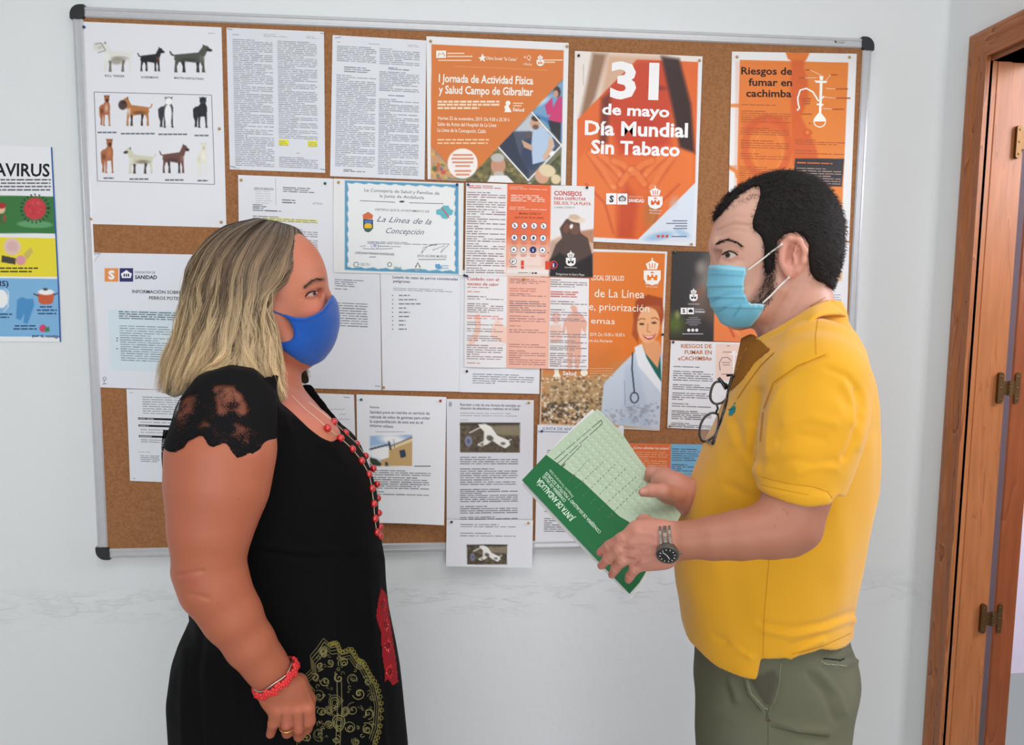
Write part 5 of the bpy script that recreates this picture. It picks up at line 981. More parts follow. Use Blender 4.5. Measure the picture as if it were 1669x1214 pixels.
def eye_patch(fig, skin, name, almond, iris, ir, iriscol, lash, parent, lashw=1.8, white=(206, 196, 190)):
    """almond of the eyeball between the lids with iris, pupil and lashes; mirrored onto the far side of the head"""
    base = None
    for nm, build_ in (('eye', lambda d: (d.area(almond, white, .0003, .8), d.area([(iris[0] + ir * math.cos(t), iris[1] + ir * 1.05 * math.sin(t)) for t in np.linspace(0, 6, 14)], iriscol, .0006, .7), d.area([(iris[0] + ir * .45 * math.cos(t), iris[1] + ir * .45 * math.sin(t)) for t in np.linspace(0, 6, 10)], (12, 10, 10), .0009, .6))), ('eyelashes', lambda d: d.line(lash, lashw, (34, 22, 20), .0013, 1.2))):
        for far in (0, 1):
            d = Deco(skin); build_(d)
            if not d.mb_f: continue
            if far:
                w_ = np.array(d.mb_v); q = w_ - [fig.O[0], fig.O[1], 0]; u, v = q @ fig.U, q @ fig.V; d.mb_v = list(fig.world(np.stack([u, -v, w_[:, 2]], 1)))
            d.build(nm, ME if nm == 'eye' else MCLOTH_P, parent)
ME = mat('eye', attr='Col', rough=.15, spec=.6)
# ------------------------------------------------------------------ the woman in black
FW = Fig(440, 600, 1.2)
def p2(*a): return [tuple(map(float, q)) for q in a]
g = FW.P(np.array([250., 665.]), np.array([600., 600.]), 0.); ztop = FW.P(np.array(440.), np.array(345.), 0.)[2]; zlow = FW.P(np.array(440.), np.array(1235.), .15)[2]
WROWS = [(628, 385, 480, .0, .085), (640, 352, 503, .0, .13), (655, 325, 518, 0, .155), (680, 305, 538, 0, .170), (697, 300, 554, 0, .172), (720, 296, 573, 0, .174), (748, 292, 592, 0, .175), (774, 290, 603, 0, .175), (805, 290, 611, 0, .174), (850, 292, 615, 0, .170), (882, 296, 618, 0, .168), (912, 300, 624, 0, .170),
         (950, 306, 626, 0, .175), (990, 310, 630, 0, .182), (1025, 292, 636, 0, .192), (1060, 279, 642, 0, .198), (1100, 273, 648, 0, .202), (1150, 276, 653, 0, .205), (1214, 280, 660, 0, .205)]
tl_ = FW.P(np.array([280., 660.]), np.array([1214., 1214.]), 0.); cu_ = (tl_[0, 0] + tl_[1, 0]) / 2
S = SDF(FW, (g[0, 0] - .03, -.24, zlow), (g[1, 0] + .03, .30, ztop + .02), .0026)
# torso, neck, shoulders
S.loft(WROWS, .02, 2.3, -.007)
S.chain([(428, 545, 0, 50), (430, 600, 0, 48), (434, 640, 0, 58)], .02)
for sg in (1, -1):
    S.chain([(430, 624, .02 * sg, 40), (402, 650, .10 * sg, 44), (378, 672, .165 * sg, 66)], .03)
S.el(508, 720, .085, 44, .06, 52, .03); S.el(540, 745, -.075, 44, .06, 50, .03)
# head
S.el(425, 452, 0, 92, .074, 84, .01); S.el(466, 450, 0, 58, .064, 66, .03); S.el(470, 500, 0, 54, .061, 84, .03)
S.el(486, 556, 0, 34, .042, 36, .03); S.chain([(505, 452, .022, 13), (506, 452, -.022, 13)], .02); S.chain([(440, 520, .052, 22), (470, 560, .038, 22), (496, 577, .012, 18)], .02); S.chain([(440, 520, -.052, 22), (470, 560, -.038, 22), (496, 577, -.012, 18)], .02)
S.chain([(521, 462, 0, 7), (532, 486, 0, 7), (539, 510, 0, 9)], .012); S.el(520, 545, 0, 16, .026, 26, .015)
for sg in (1, -1):
    S.el(504, 505, .035 * sg, 22, .024, 20, .016)                                       # cheekbones
    S.el(513, 478, .035 * sg, 12, .011, 8, .010, True)                                  # eye sockets
    S.el(506, 478, .031 * sg, 12.5, .0135, 11, .004)                                     # lids over the eyeball
# near arm hanging down, forearm forward
S.chain([(372, 680, .17, 74), (360, 745, .195, 80), (354, 800, .205, 75), (344, 862, .215, 61), (341, 920, .22, 52)], .02)
S.chain([(341, 918, .22, 52), (352, 958, .222, 51), (378, 1003, .225, 45), (408, 1050, .225, 38), (432, 1083, .222, 33), (446, 1104, .22, 31)], .015)
S.chain([(302, 935, .215, 14), (322, 960, .22, 20)], .02)
# hand: palm, back and five fingers curled towards the thigh
S.chain([(446, 1104, .22, 30), (456, 1128, .222, 31)], .01, flat=.75); S.chain([(446, 1130, .224, 22), (456, 1160, .226, 17)], .012, flat=.8); S.chain([(470, 1125, .224, 24), (484, 1158, .226, 19)], .012, flat=.8); S.chain([(482, 1122, .222, 18), (499, 1154, .222, 15)], .012, flat=.85)
S.chain([(450, 1156, .228, 10.5), (446, 1178, .226, 9.5), (441, 1196, .214, 8)], .004); S.chain([(468, 1157, .230, 11), (467, 1181, .232, 10.5), (468, 1194, .216, 9), (472, 1190, .200, 8)], .003)
S.chain([(486, 1157, .230, 11.5), (487, 1186, .230, 10.5), (487, 1199, .214, 9), (488, 1192, .198, 8)], .003); S.chain([(501, 1152, .226, 12), (504, 1174, .226, 11), (500, 1187, .212, 9.5), (497, 1190, .197, 8)], .003)
S.chain([(486, 1112, .20, 16), (502, 1140, .192, 12), (506, 1164, .188, 10.5), (500, 1182, .186, 9)], .006)
for (a, b) in (((459, 1163), (457, 1190)), ((477, 1162), (478, 1198)), ((494, 1160), (495, 1192))): S.chain([(a[0], a[1], .243, 2.2), (b[0], b[1], .240, 2.6)], .004, True)
# far arm
S.chain([(372, 680, -.17, 60), (350, 820, -.19, 52), (350, 900, -.19, 42), (400, 1040, -.17, 32), (430, 1120, -.15, 28)], .02)
V, Q = S.mesh()
S2 = SDF(FW, (cu_ - .22, -.2, 0.012), (cu_ + .26, .2, 1.0), .007)
for sg in (1, -1): S2.cap((cu_ - .02, .09 * sg, .9), (cu_ - .03, .085 * sg, .48), .105, .060, .02); S2.cap((cu_ - .03, .085 * sg, .48), (cu_ - .05, .085 * sg, .28), .062, .055, .02); S2.cap((cu_ - .05, .085 * sg, .28), (cu_ - .055, .085 * sg, .08), .054, .036, .02); S2.cap((cu_ - .07, .085 * sg, .048), (cu_ + .12, .09 * sg, .036), .034, .02, .02, flat=1.2)
Vl, Ql = S2.mesh(); nb = len(V)
w = Skin(FW, np.concatenate([V, Vl]), np.concatenate([Q, Ql + nb]), (186, 114, 88), 1)
FACE_W = p2((480, 380), (560, 440), (560, 600), (430, 600), (420, 470))
w.mottle(4, 55).tint([(250, 640), (420, 640), (450, 740), (440, 900), (540, 1214), (380, 1214), (250, 900)], (166, 94, 68), 40)
w.tint(p2((496, 505), (532, 492), (524, 520), (500, 528)), (206, 112, 92), 24, .6); w.tint([(456, 640), (540, 640), (560, 700), (480, 690)], (196, 118, 104), 20, .7)
w.line([(296, 935), (318, 950)], 6, (160, 84, 70), .6).fold([(290, 938), (330, 930)], 3, -.0016).fold([(305, 967), (340, 975)], 4, -.0012)
w.line([(497, 467), (509, 458), (527, 455)], 3.4, (110, 78, 62), .8).fold([(497, 466), (510, 457), (526, 455)], 4, .0012)
w.line([(498, 486), (508, 487), (517, 481)], 1.6, (150, 84, 66), .7).fold([(500, 488), (512, 489), (520, 483)], 3, -.0010)
w.line([(499, 478), (508, 472), (519, 470)], 1.4, (120, 72, 58), .7)
for (a, b) in (((488, 481), (496, 479)), ((487, 486), (496, 485))): w.fold([a, b], 1.6, -.0008)
w.fold([(486, 410), (512, 424)], 2.2, -.0007).fold([(484, 418), (514, 434)], 2.2, -.0007)
w.line([(449, 1158), (504, 1154)], 8, (204, 120, 98), .5)
for c_ in ((450, 1160), (467, 1158), (487, 1157), (503, 1154)): w.fold([c_, (c_[0] + .5, c_[1] + 2)], 6, .0014)
for c_ in ((446, 1180), (467, 1183), (487, 1188), (503, 1175)): w.line([(c_[0] - 6, c_[1]), (c_[0] + 6, c_[1])], 1.6, (160, 92, 76), .5)
w.line([(459, 1165), (457, 1192)], 1.6, (120, 64, 54), .8).line([(477, 1165), (478, 1199)], 1.6, (120, 64, 54), .8).line([(494, 1163), (495, 1192)], 1.6, (120, 64, 54), .8)
rngm = random.Random(3)
for _ in range(30): x, y = rngm.uniform(290, 430), rngm.uniform(740, 1080); w.line([(x, y), (x + .5, y)], rngm.uniform(.8, 1.5), (140, 76, 60), .6)
woman = w.build('person', MSKIN)
tag(woman, 'woman in a black lace-sleeved dress and blue mask, facing right', 'person')
MLASH = mat('brow_hair', (52, 40, 34), .8)
def hairs(skin, path, n, ln, r_, name, parent, m, jit=2., up=.0004, dirn=None, col=None):
    b = skin.tree(); mb = MB(); path = np.array(path, float)
    for i in range(n):
        t = rngm.uniform(0, len(path) - 1.001); p = catmull(path, np.array(t)); T = path[min(int(t) + 1, len(path) - 1)] - path[int(t)]; T = T / np.linalg.norm(T)
        p = p + np.array([rngm.uniform(-jit, jit), rngm.uniform(-jit, jit)]); dd = np.array(dirn) if dirn else T; dd = dd + np.array([rngm.uniform(-.3, .3), rngm.uniform(-.3, .3)])
        a, na = hit(b, *p); c, nc = hit(b, *(p + dd * ln))
        if a is None or c is None: continue
        a, c, na = np.array(a), np.array(c), np.array(na)
        if np.linalg.norm(a - c) > ln * .004: continue
        mb.tube([a + na * up, (a + c) / 2 + na * (up + .0012), c + na * (up + .0008)], [r_, r_, r_ * .3], 4, False)
    return tag(mb.build(name, m, parent), kind='stuff')
hairs(w, [(526, 456), (516, 455), (507, 459), (497, 467)], 60, 4.5, .0003, 'eyebrow', woman, MLASH, 1.4)
eye_patch(FW, w, 'eye', p2((500, 481.5), (505, 477.8), (511, 475.6), (517, 475.4), (517.5, 478), (512, 481.5), (505, 482.8)), (512.3, 478.4), 3.0, (50, 36, 30), [(497, 483), (503, 476.5), (510, 474.4), (518, 474.4)], woman, 2.0, (176, 156, 146))

# mask
def head_w(S, gr):
    q = gr * F / 1.2
    S.el(425, 452, 0, 92 + q, .074 + gr, 84 + q, .01); S.el(466, 450, 0, 58 + q, .064 + gr, 66 + q, .03); S.el(470, 500, 0, 54 + q, .061 + gr, 84 + q, .03); S.el(486, 556, 0, 34 + q, .042 + gr, 36 + q, .03)
    for sg in (1, -1): S.chain([(440, 520, .052 * sg, 22 + q), (470, 560, .038 * sg, 22 + q), (496, 577, .012 * sg, 18 + q)], .02); S.el(504, 505, .035 * sg, 22 + q, .024 + gr, 20 + q, .016)
MMASK = mat('blue_cloth', attr='Col', rough=.8, spec=.25, sheen=.3, bump=(900, .15, .0004))
A = SDF(FW, FW.P(np.array(415.), np.array(612.), 0) - [0, .1, 0], FW.P(np.array(570.), np.array(465.), 0) + [0, .1, 0], .002)
A.loft([(468, 425, 532, 0, .058), (482, 425, 542, 0, .062), (492, 425, 551, 0, .066), (518, 425, 553.5, 0, .067), (532, 425, 554, 0, .065), (556, 425, 548, 0, .058), (574, 430, 537, 0, .047), (590, 440, 518, 0, .036), (600, 450, 505, 0, .022)], .01, 1.75)
head_w(A, .0038)
edge = p2((431, 495), (448, 506), (465, 512.5), (480, 516.5), (495, 517), (509, 512), (522, 505), (532, 493), (541, 481), (549, 486), (562, 500), (562, 532), (557, 560), (541, 582), (505, 595), (489, 588), (466, 571), (447, 557), (447, 552), (462, 554), (472, 551), (477, 544), (476, 532), (469, 521), (462, 513.5), (446, 508), (433, 499))
A.D = smax(A.D, np.broadcast_to(A.poly2(edge), A.D.shape), .003); mk = Skin(FW, *A.mesh(), (20, 80, 166), 2)
mk.fold([(462, 513), (495, 518), (522, 506), (541, 482)], 3.5, .0010).line([(463, 519), (495, 524), (524, 512), (544, 489)], 1.6, (14, 62, 140), .8)
mk.fold([(476, 532), (478, 545), (470, 553), (450, 556)], 2.5, .0009).line([(481, 533), (482, 546), (472, 558), (452, 560)], 1.2, (14, 62, 140), .6)
mk.fold([(520, 540), (548, 520)], 8, .0008).fold([(480, 560), (530, 585)], 7, -.0006)
mask_w = mk.build('face_mask', MMASK, woman)

# dress: bodice and long skirt
zl = FW.P(np.array(440.), np.array(1214.), 0)[2]; hem = .30
D1 = SDF(FW, (g[0, 0] - .02, -.25, .27), (g[1, 0] + .06, .26, FW.P(np.array(440.), np.array(610.), .1)[2]), .0042)
D1.loft(WROWS + [('L', zl - .2, cu_ - .005, 0, .205, .215), ('L', hem, cu_ - .02, 0, .215, .225)], .02, 2.3, 0)
for sg in (1, -1): D1.chain([(404, 604, .050 * sg, 34), (414, 622, .055 * sg, 50), (402, 642, .10 * sg, 58), (392, 674, .150 * sg, 68), (388, 705, .160 * sg, 66)], .025)
D1.el(508, 720, .088, 47, .064, 55, .03); D1.el(540, 745, -.075, 47, .064, 53, .03)
uA, uB = FW.P(np.array(452.), np.array(649.), .08), FW.P(np.array(541.), np.array(709.), .0)
U_, V_, Z_ = D1.ax[0][:, None, None], D1.ax[1][None, :, None], D1.ax[2][None, None, :]
wd_ = np.minimum(np.clip((uB[0] - U_) / (uB[0] - uA[0]), -1, 1.10) * .098 - np.abs(V_), (U_ - uA[0] + .016) * 1.2)
sl_ = (Z_ - (uB[2] - .004)) ; D1.D = smax(D1.D, np.minimum(wd_, sl_), .006)
vp = D1.poly2(p2((452, 646), (465, 656), (477, 666), (498, 684), (519, 699), (534, 706), (552, 702), (575, 690), (540, 630), (500, 590), (458, 590), (448, 620)), .06); D1.D = smax(D1.D, -np.maximum(np.broadcast_to(vp, D1.D.shape), -.030 - V_), .004)
D1.chain([(482, 606, -.040, 7), (488, 619, -.036, 7), (504, 635, -.032, 7), (524, 660, -.028, 7), (541, 682, -.022, 7), (556, 700, -.014, 7)], .004)
nk = FW.P(np.array(468.), np.array(612.), 0); D1.D = smax(D1.D, .050 - np.sqrt((U_ - nk[0]) ** 2 + V_ ** 2) - np.maximum(0, nk[2] - .02 - Z_) * 4, .006)
D1.D = smax(D1.D, np.broadcast_to(hem - Z_, D1.D.shape), .004)
dr = Skin(FW, *D1.mesh(), (7, 7, 9), 2)
for pts, wd2, am in (([(440, 640), (470, 700), (490, 760), (500, 830)], 7, .0022), ([(478, 690), (520, 735), (560, 760)], 5, -.0018), ([(430, 900), (520, 912), (620, 905)], 4, -.0022), ([(420, 890), (500, 898), (600, 895)], 5, .0018), ([(460, 700), (470, 800), (476, 880)], 5, -.002), ([(540, 960), (548, 1100), (560, 1214)], 10, .004), ([(500, 1000), (505, 1100), (512, 1214)], 8, -.004), ([(600, 960), (612, 1080), (625, 1214)], 7, .003), ([(330, 1020), (320, 1100), (325, 1214)], 8, -.004), ([(300, 1060), (296, 1140), (300, 1214)], 7, .003), ([(380, 1060), (385, 1214)], 10, .004)): dr.fold(pts, wd2, am)
dr.ripple(.0012, (30, 30, 9), 4)
MDRESS = mat('black_jersey', attr='Col', rough=.85, spec=.12, bump=(700, .15, .0005))
dress = dr.build('dress', MDRESS, woman)
# print on the skirt: red blossoms on the front edge and a gold paisley
dc = Deco(dr); RDC = (214, 52, 60)
dc.area(p2((621, 956), (630, 968), (634, 1000), (640, 1040), (646, 1080), (649, 1112), (640, 1118), (632, 1108), (626, 1112), (626, 1092), (622, 1066), (620, 1030), (612, 1005), (616, 976)), (150, 26, 36), .0005, 1.5).build('red_blossom_print', MCLOTH_P, dress)
dc = Deco(dr)
for (cx_, cy_, r0) in ((624, 985, 9), (628, 1018, 10), (631, 1052, 11), (634, 1094, 12)):
    for k in range(9):
        a = k * .7; dc.area([(cx_ + r0 * .3 * math.cos(a - .5), cy_ + r0 * .5 * math.sin(a - .5)), (cx_ + r0 * .75 * math.cos(a), cy_ + 1.4 * r0 * math.sin(a)), (cx_ + r0 * .3 * math.cos(a + .5), cy_ + r0 * .5 * math.sin(a + .5))], rngm.choice([(226, 60, 64), (206, 44, 54), (236, 96, 90)]), .0012, 1.5)
    dc.line([(cx_ + 3.4 * math.cos(t), cy_ + 5 * math.sin(t)) for t in np.linspace(0, 6.3, 12)], 1.4, (90, 20, 28), .0013, 1.5)
dc.build('petals', MCLOTH_P, dress)['kind'] = 'stuff'
dc = Deco(dr); GD = [(112, 106, 68), (94, 88, 58), (128, 120, 76)]
outl = p2((484, 1214), (486, 1180), (505, 1120), (492, 1104), (508, 1090), (506, 1068), (516, 1056), (527, 1040), (538, 1050), (548, 1048), (556, 1062), (572, 1058), (582, 1074), (592, 1080), (602, 1098), (614, 1118), (621, 1150), (618, 1190), (610, 1214))
cxm, cym = 555, 1150
for k in np.linspace(0, .16, 4): dc.line([(x + (cxm - x) * k, y + (cym - y) * k) for x, y in outl], 1.3, rngm.choice(GD), .0007, 2.5)
for i in range(34):
    t = i / 33; x, y = catmull(np.array(outl[8:]), np.array(t * (len(outl) - 9))); dc.line([(x + 3.2 * math.cos(q), y + 3.2 * math.sin(q)) for q in np.linspace(0, 6.3, 9)], 1.1, (124, 116, 52), .0009, 1.5)
def curl(x, y, r, a0, turns=1.6, s=1): return [(x + r * (1 - q / (turns * 6.9)) * math.cos(a0 + s * q), y + r * (1 - q / (turns * 6.9)) * math.sin(a0 + s * q)) for q in np.linspace(0, turns * 6.28, int(18 * turns))]
for (x, y, r) in ((527, 1066, 8), (538, 1080, 7), (522, 1085, 7), (560, 1080, 10), (585, 1084, 8), (513, 1104, 8), (530, 1110, 9), (552, 1105, 8), (575, 1106, 10), (598, 1110, 9), (585, 1130, 11), (606, 1136, 8), (500, 1128, 6), (520, 1134, 10), (575, 1156, 12), (600, 1162, 10), (598, 1188, 11), (570, 1186, 11), (520, 1196, 12), (536, 1180, 9), (525, 1160, 8), (500, 1200, 9), (580, 1208, 8), (548, 1205, 8)):
    for k in (1, .72): dc.line(curl(x, y, r * k, rngm.uniform(0, 6), 1.3, rngm.choice((-1, 1))), 1.15, rngm.choice(GD), .0008, 1.8)
for q in range(90):
    x, y = rngm.uniform(498, 612), rngm.uniform(1060, 1210)
    if inpoly(np.array([(x, y)]), outl)[0] > 9: dc.line(curl(x, y, rngm.uniform(2.5, 4.5), rngm.uniform(0, 6), .9, rngm.choice((-1, 1))), .9, rngm.choice(GD), .0008, 1.8)
for (x, y, h_, tl2) in ((545, 1145, 26, .15), (552, 1178, 26, -.1), (536, 1158, 16, -.6), (562, 1160, 16, .5), (527, 1062, 16, 0)):
    for k in (1, .7, .4):
        pts = [(x + k * h_ * .36 * math.sin(q) * (1 + .3 * math.cos(q)), y - k * h_ * .5 * math.cos(q)) for q in np.linspace(0, 6.28, 18)]
        dc.line([(x + (a - x) * math.cos(tl2) - (b - y) * math.sin(tl2), y + (a - x) * math.sin(tl2) + (b - y) * math.cos(tl2)) for a, b in pts], 1.2, rngm.choice(GD), .0009, 1.8)
for x in (549, 556): dc.line([(x, 1110), (x + 1, 1150), (x - 2, 1214)], 1, (120, 112, 74), .0006)
dc.build('gold_paisley_print', MCLOTH_P, dress)['kind'] = 'stuff'
dc = Deco(dr); dc.line([(462, 656), (468, 690), (486, 725), (494, 745)], 1.4, (6, 6, 8), .0006).line([(449, 640), (476, 662), (498, 680), (532, 703)], 3.0, (10, 10, 13), .0012).build('neckline_seam', MCLOTH_P, dress)['kind'] = 'stuff'

# lace sleeve: an offset shell of the shoulder, opaque where the lace is dense
A = SDF(FW, FW.P(np.array(245.), np.array(850.), .1) - [.0, .1, 0], FW.P(np.array(462.), np.array(600.), .2) + [0, .16, .02], .0026)
A.chain([(418, 620, .055, 55), (400, 642, .10, 61), (378, 672, .165, 71)], .03); A.chain([(372, 680, .17, 79), (358, 738, .197, 84)], .02)
sleeve_o = p2((452, 640), (412, 606), (372, 600), (318, 616), (292, 650), (268, 690), (250, 715), (250, 727), (280, 730), (293, 727), (301, 722), (306, 719), (313, 708), (320, 705), (328, 700), (336, 699), (341, 706), (346, 713), (353, 715), (360, 712), (368, 709), (375, 711), (379, 720), (385, 730), (392, 735), (399, 732), (407, 729), (412, 735), (419, 732), (424, 738), (432, 746), (440, 752), (452, 720))
A.D = smax(A.D, np.broadcast_to(A.poly2(sleeve_o, .2), A.D.shape), .002); A.D = smax(A.D, np.broadcast_to(.05 - A.ax[1][None, :, None], A.D.shape), .002)
sv = Skin(FW, *A.mesh(), (0, 0, 0), 1); P_ = sv.px; dens_ = np.full(len(P_), .62)
def dset(pts, val, soft): 
    global dens_; k = np.clip(.5 + inpoly(P_, pts) / soft, 0, 1); dens_ = dens_ + (val - dens_) * k
dset(p2((346, 622), (382, 624), (396, 642), (412, 668), (396, 676), (372, 672), (356, 676), (348, 650)), .22, 8); dset(p2((287, 650), (322, 640), (318, 672), (290, 692), (284, 675)), .3, 12); dset(p2((384, 690), (410, 700), (406, 722), (388, 716)), .34, 8); dset(p2((322, 690), (340, 690), (336, 704), (320, 708)), .35, 6)
dset(p2((452, 640), (412, 600), (300, 600), (284, 655), (300, 645), (330, 629), (360, 624), (382, 626), (402, 648), (420, 680), (436, 712), (440, 760), (470, 760)), 1.0, 6)
hemd = seg_dist(P_, sleeve_o[6:-1]); dens_ = np.maximum(dens_, .80 * np.exp(-(hemd / 5) ** 2))
sv.C = np.repeat(dens_[:, None], 3, 1)
ml = bpy.data.materials.new('black_lace'); ml.use_nodes = True; nt = ml.node_tree; N = nt.nodes; L = nt.links; b = N['Principled BSDF']; b.inputs['Base Color'].default_value = (.004, .004, .005, 1); b.inputs['Roughness'].default_value = .8; b.inputs['Specular IOR Level'].default_value = .15
at = N.new('ShaderNodeVertexColor'); at.layer_name = 'Dens'; tc = N.new('ShaderNodeTexCoord')
vo = N.new('ShaderNodeTexVoronoi'); vo.feature = 'DISTANCE_TO_EDGE'; vo.inputs['Scale'].default_value = 330; L.new(tc.outputs['Object'], vo.inputs['Vector'])
wv_ = N.new('ShaderNodeTexNoise'); wv_.inputs['Scale'].default_value = 75; wv_.inputs['Detail'].default_value = 3; L.new(tc.outputs['Object'], wv_.inputs['Vector'])
m1 = N.new('ShaderNodeMapRange'); m1.inputs[1].default_value = 0; m1.inputs[2].default_value = .32; m1.inputs[3].default_value = 1.0; m1.inputs[4].default_value = .0; L.new(vo.outputs['Distance'], m1.inputs[0])
m3 = N.new('ShaderNodeMath'); m3.operation = 'MULTIPLY_ADD'; m3.inputs[1].default_value = 1.1; m3.inputs[2].default_value = -.55; L.new(wv_.outputs[0], m3.inputs[0])
m4 = N.new('ShaderNodeMath'); m4.operation = 'MULTIPLY_ADD'; m4.inputs[1].default_value = .35; L.new(m1.outputs[0], m4.inputs[0]); L.new(m3.outputs[0], m4.inputs[2])
m5 = N.new('ShaderNodeMath'); m5.operation = 'ADD'; L.new(m4.outputs[0], m5.inputs[0]); L.new(at.outputs[0], m5.inputs[1])
m6 = N.new('ShaderNodeMapRange'); m6.inputs[1].default_value = .45; m6.inputs[2].default_value = .75; m6.inputs[3].default_value = .28; m6.inputs[4].default_value = 1; L.new(m5.outputs[0], m6.inputs[0]); L.new(m6.outputs[0], b.inputs['Alpha'])
me = mesh(sv.V, sv.F, 'lace'); a_ = me.color_attributes.new('Dens', 'FLOAT_COLOR', 'POINT'); a_.data.foreach_set('color', np.concatenate([sv.C, np.ones((len(sv.C), 1))], 1).astype(np.float32).ravel())
lace = link('lace_sleeve', me, ml, dress, True)
# lace flounce hanging behind the arm
fl = p2((266, 700), (263, 730), (264, 760), (268, 795), (275, 822)); V_f, F_f = [], []
for i in range(17):
    x, y = catmull(np.array(fl), np.array(i / 16 * 4)); 
    for j in range(4): V_f.append(FW.w(x + 7 * j, y + .8 * math.sin(i * 1.3 + j) - 4 * j * (i / 16), .145 - .010 * j + .003 * math.sin(i)))
F_f = [(i * 4 + j, i * 4 + j + 1, i * 4 + j + 5, i * 4 + j + 4) for i in range(16) for j in range(3)]
me = mesh(V_f, F_f, 'flounce'); a_ = me.color_attributes.new('Dens', 'FLOAT_COLOR', 'POINT'); a_.data.foreach_set('color', np.tile([.62, .62, .62, 1.], len(V_f)).astype(np.float32)); link('lace_flounce', me, ml, dress, True)

# shoes
sh = SDF(FW, (cu_ - .2, -.18, -.005), (cu_ + .24, .18, .12), .004)
for sg in (1, -1): sh.cap((cu_ - .08, .085 * sg, .05), (cu_ + .13, .092 * sg, .036), .042, .03, .02, flat=1.15); sh.cap((cu_ - .10, .085 * sg, .03), (cu_ - .04, .085 * sg, .03), .032, .034, .01)
sh.D = smax(sh.D, np.broadcast_to(sh.ax[2][None, None, :] * -1 + .002, sh.D.shape), .002); sh.D = smax(sh.D, np.broadcast_to(sh.ax[2][None, None, :] - .066, sh.D.shape), .004)
so_ = Skin(FW, *sh.mesh(), (30, 28, 30), 1)
for sg in (1, -1):
    lv = so_.L[:, 1] * sg > 0; ix = np.full(len(lv), -1); ix[lv] = np.arange(lv.sum()); f_ = so_.F[lv[so_.F].all(1)]; link('shoe', mesh(so_.V[lv], ix[f_], 'shoe', alb(so_.C[lv])), MDRESS, woman, True)

# ------------------------------------------------------------------ hair
GU = [[(414, 357, .0), (362, 372, .0), (322, 410, .0), (304, 455, .0), (298, 500, .0), (285, 545, .0), (266, 592, .0), (258, 640, .0)],
      [(418, 357, .004), (368, 374, .03), (330, 412, .04), (311, 455, .05), (304, 500, .05), (291, 545, .05), (272, 592, .05), (262, 640, .055)],
      [(424, 357, .006), (378, 376, .045), (343, 415, .07), (325, 460, .08), (318, 510, .085), (306, 560, .09), (288, 605, .095), (277, 646, .10)],
      [(430, 358, .01), (392, 380, .06), (362, 420, .09), (347, 470, .10), (340, 520, .105), (329, 565, .115), (312, 605, .125), (296, 638, .13)],
      [(440, 359, .012), (412, 383, .07), (386, 425, .10), (374, 475, .11), (368, 525, .115), (360, 570, .125), (345, 598, .135), (326, 612, .14)],
      [(450, 361, .013), (432, 386, .075), (408, 430, .105), (396, 480, .115), (392, 530, .12), (388, 575, .13), (376, 600, .14), (362, 610, .145)],
      [(460, 364, .013), (450, 390, .07), (427, 435, .10), (413, 485, .112), (412, 535, .12), (417, 585, .128), (430, 630, .135), (444, 650, .14)],
      [(474, 368, .01), (472, 393, .055), (454, 440, .090), (427, 485, .104), (426, 535, .112), (438, 590, .12), (452, 630, .128), (466, 652, .13)],
      [(486, 374, .004), (486, 398, .042), (470, 438, .076), (440, 474, .094), (433, 510, .10), (446, 560, .104), (456, 610, .11), (470, 640, .115)],
      [(496, 386, .0), (496, 404, .032), (480, 438, .064), (447, 476, .083), (438, 500, .09), (449, 545, .093), (458, 590, .095), (464, 620, .10)]]
GUn = np.array([[FW.P(np.array(float(x)), np.array(float(y)), v) for x, y, v in g_] for g_ in GU])          # guides x points x 3
GUf = GUn.copy(); GUf[..., 1] *= -1
# far side falls a little further forward so that its ends show under the chin
GUf[6:, 3:, 0] += np.linspace(.0, .045, 5)[None, :]
def gpt(G, a, b): return catmull(catmull(G, a) if np.ndim(a) == 0 else np.array([catmull(G, np.array(x)) for x in a]), b)
def gsurf(G, na, nb):
    rows_ = np.array([catmull(G, np.array(x)) for x in np.linspace(0, len(G) - 1, na)])                      # na x pts x 3
    return np.stack([catmull(rows_.transpose(1, 0, 2), np.array(y)) for y in np.linspace(0, G.shape[1] - 1, nb)], 1)
def offs(Gs): 
    T = np.gradient(Gs, axis=1); A_ = np.gradient(Gs, axis=0); Nn = np.cross(A_, T); Nn /= np.linalg.norm(Nn, axis=-1)[..., None] + 1e-9; return Nn
ROOT, MID, TIP = np.array([66, 56, 48.]), np.array([94, 77, 60.]), np.array([198, 170, 130.])
def hcol(b, a, k):                           # b along the strand 0..1, a back..front 0..8
    t = np.clip((b - .46) / .44, 0, 1) ** 1.25; c = np.where(b[..., None] < .3, ROOT + (MID - ROOT) * (b[..., None] / .3), MID) ; c = c + (TIP - c) * (t[..., None] ** .9) * (.75 + .25 * k); return c
hv, hf, hc, hn = [], [], [], 0
for G in (GUn, GUf):
    Gs = gsurf(G, 60, 80); Nn = offs(Gs); sgn = 1 if (Nn[30, 40, 1] > 0) == (G is GUn) else -1; Gs = Gs - Nn * sgn * .006
    i = (np.arange(59)[:, None] * 80 + np.arange(79)[None, :]).ravel(); hf.append(np.stack([i, i + 1, i + 81, i + 80], 1) + hn); hv.append(Gs.reshape(-1, 3)); hn += 4800
    bb = np.tile(np.linspace(0, 1, 80), (60, 1)); hc.append((hcol(bb, 4, .0) * .62).reshape(-1, 3))
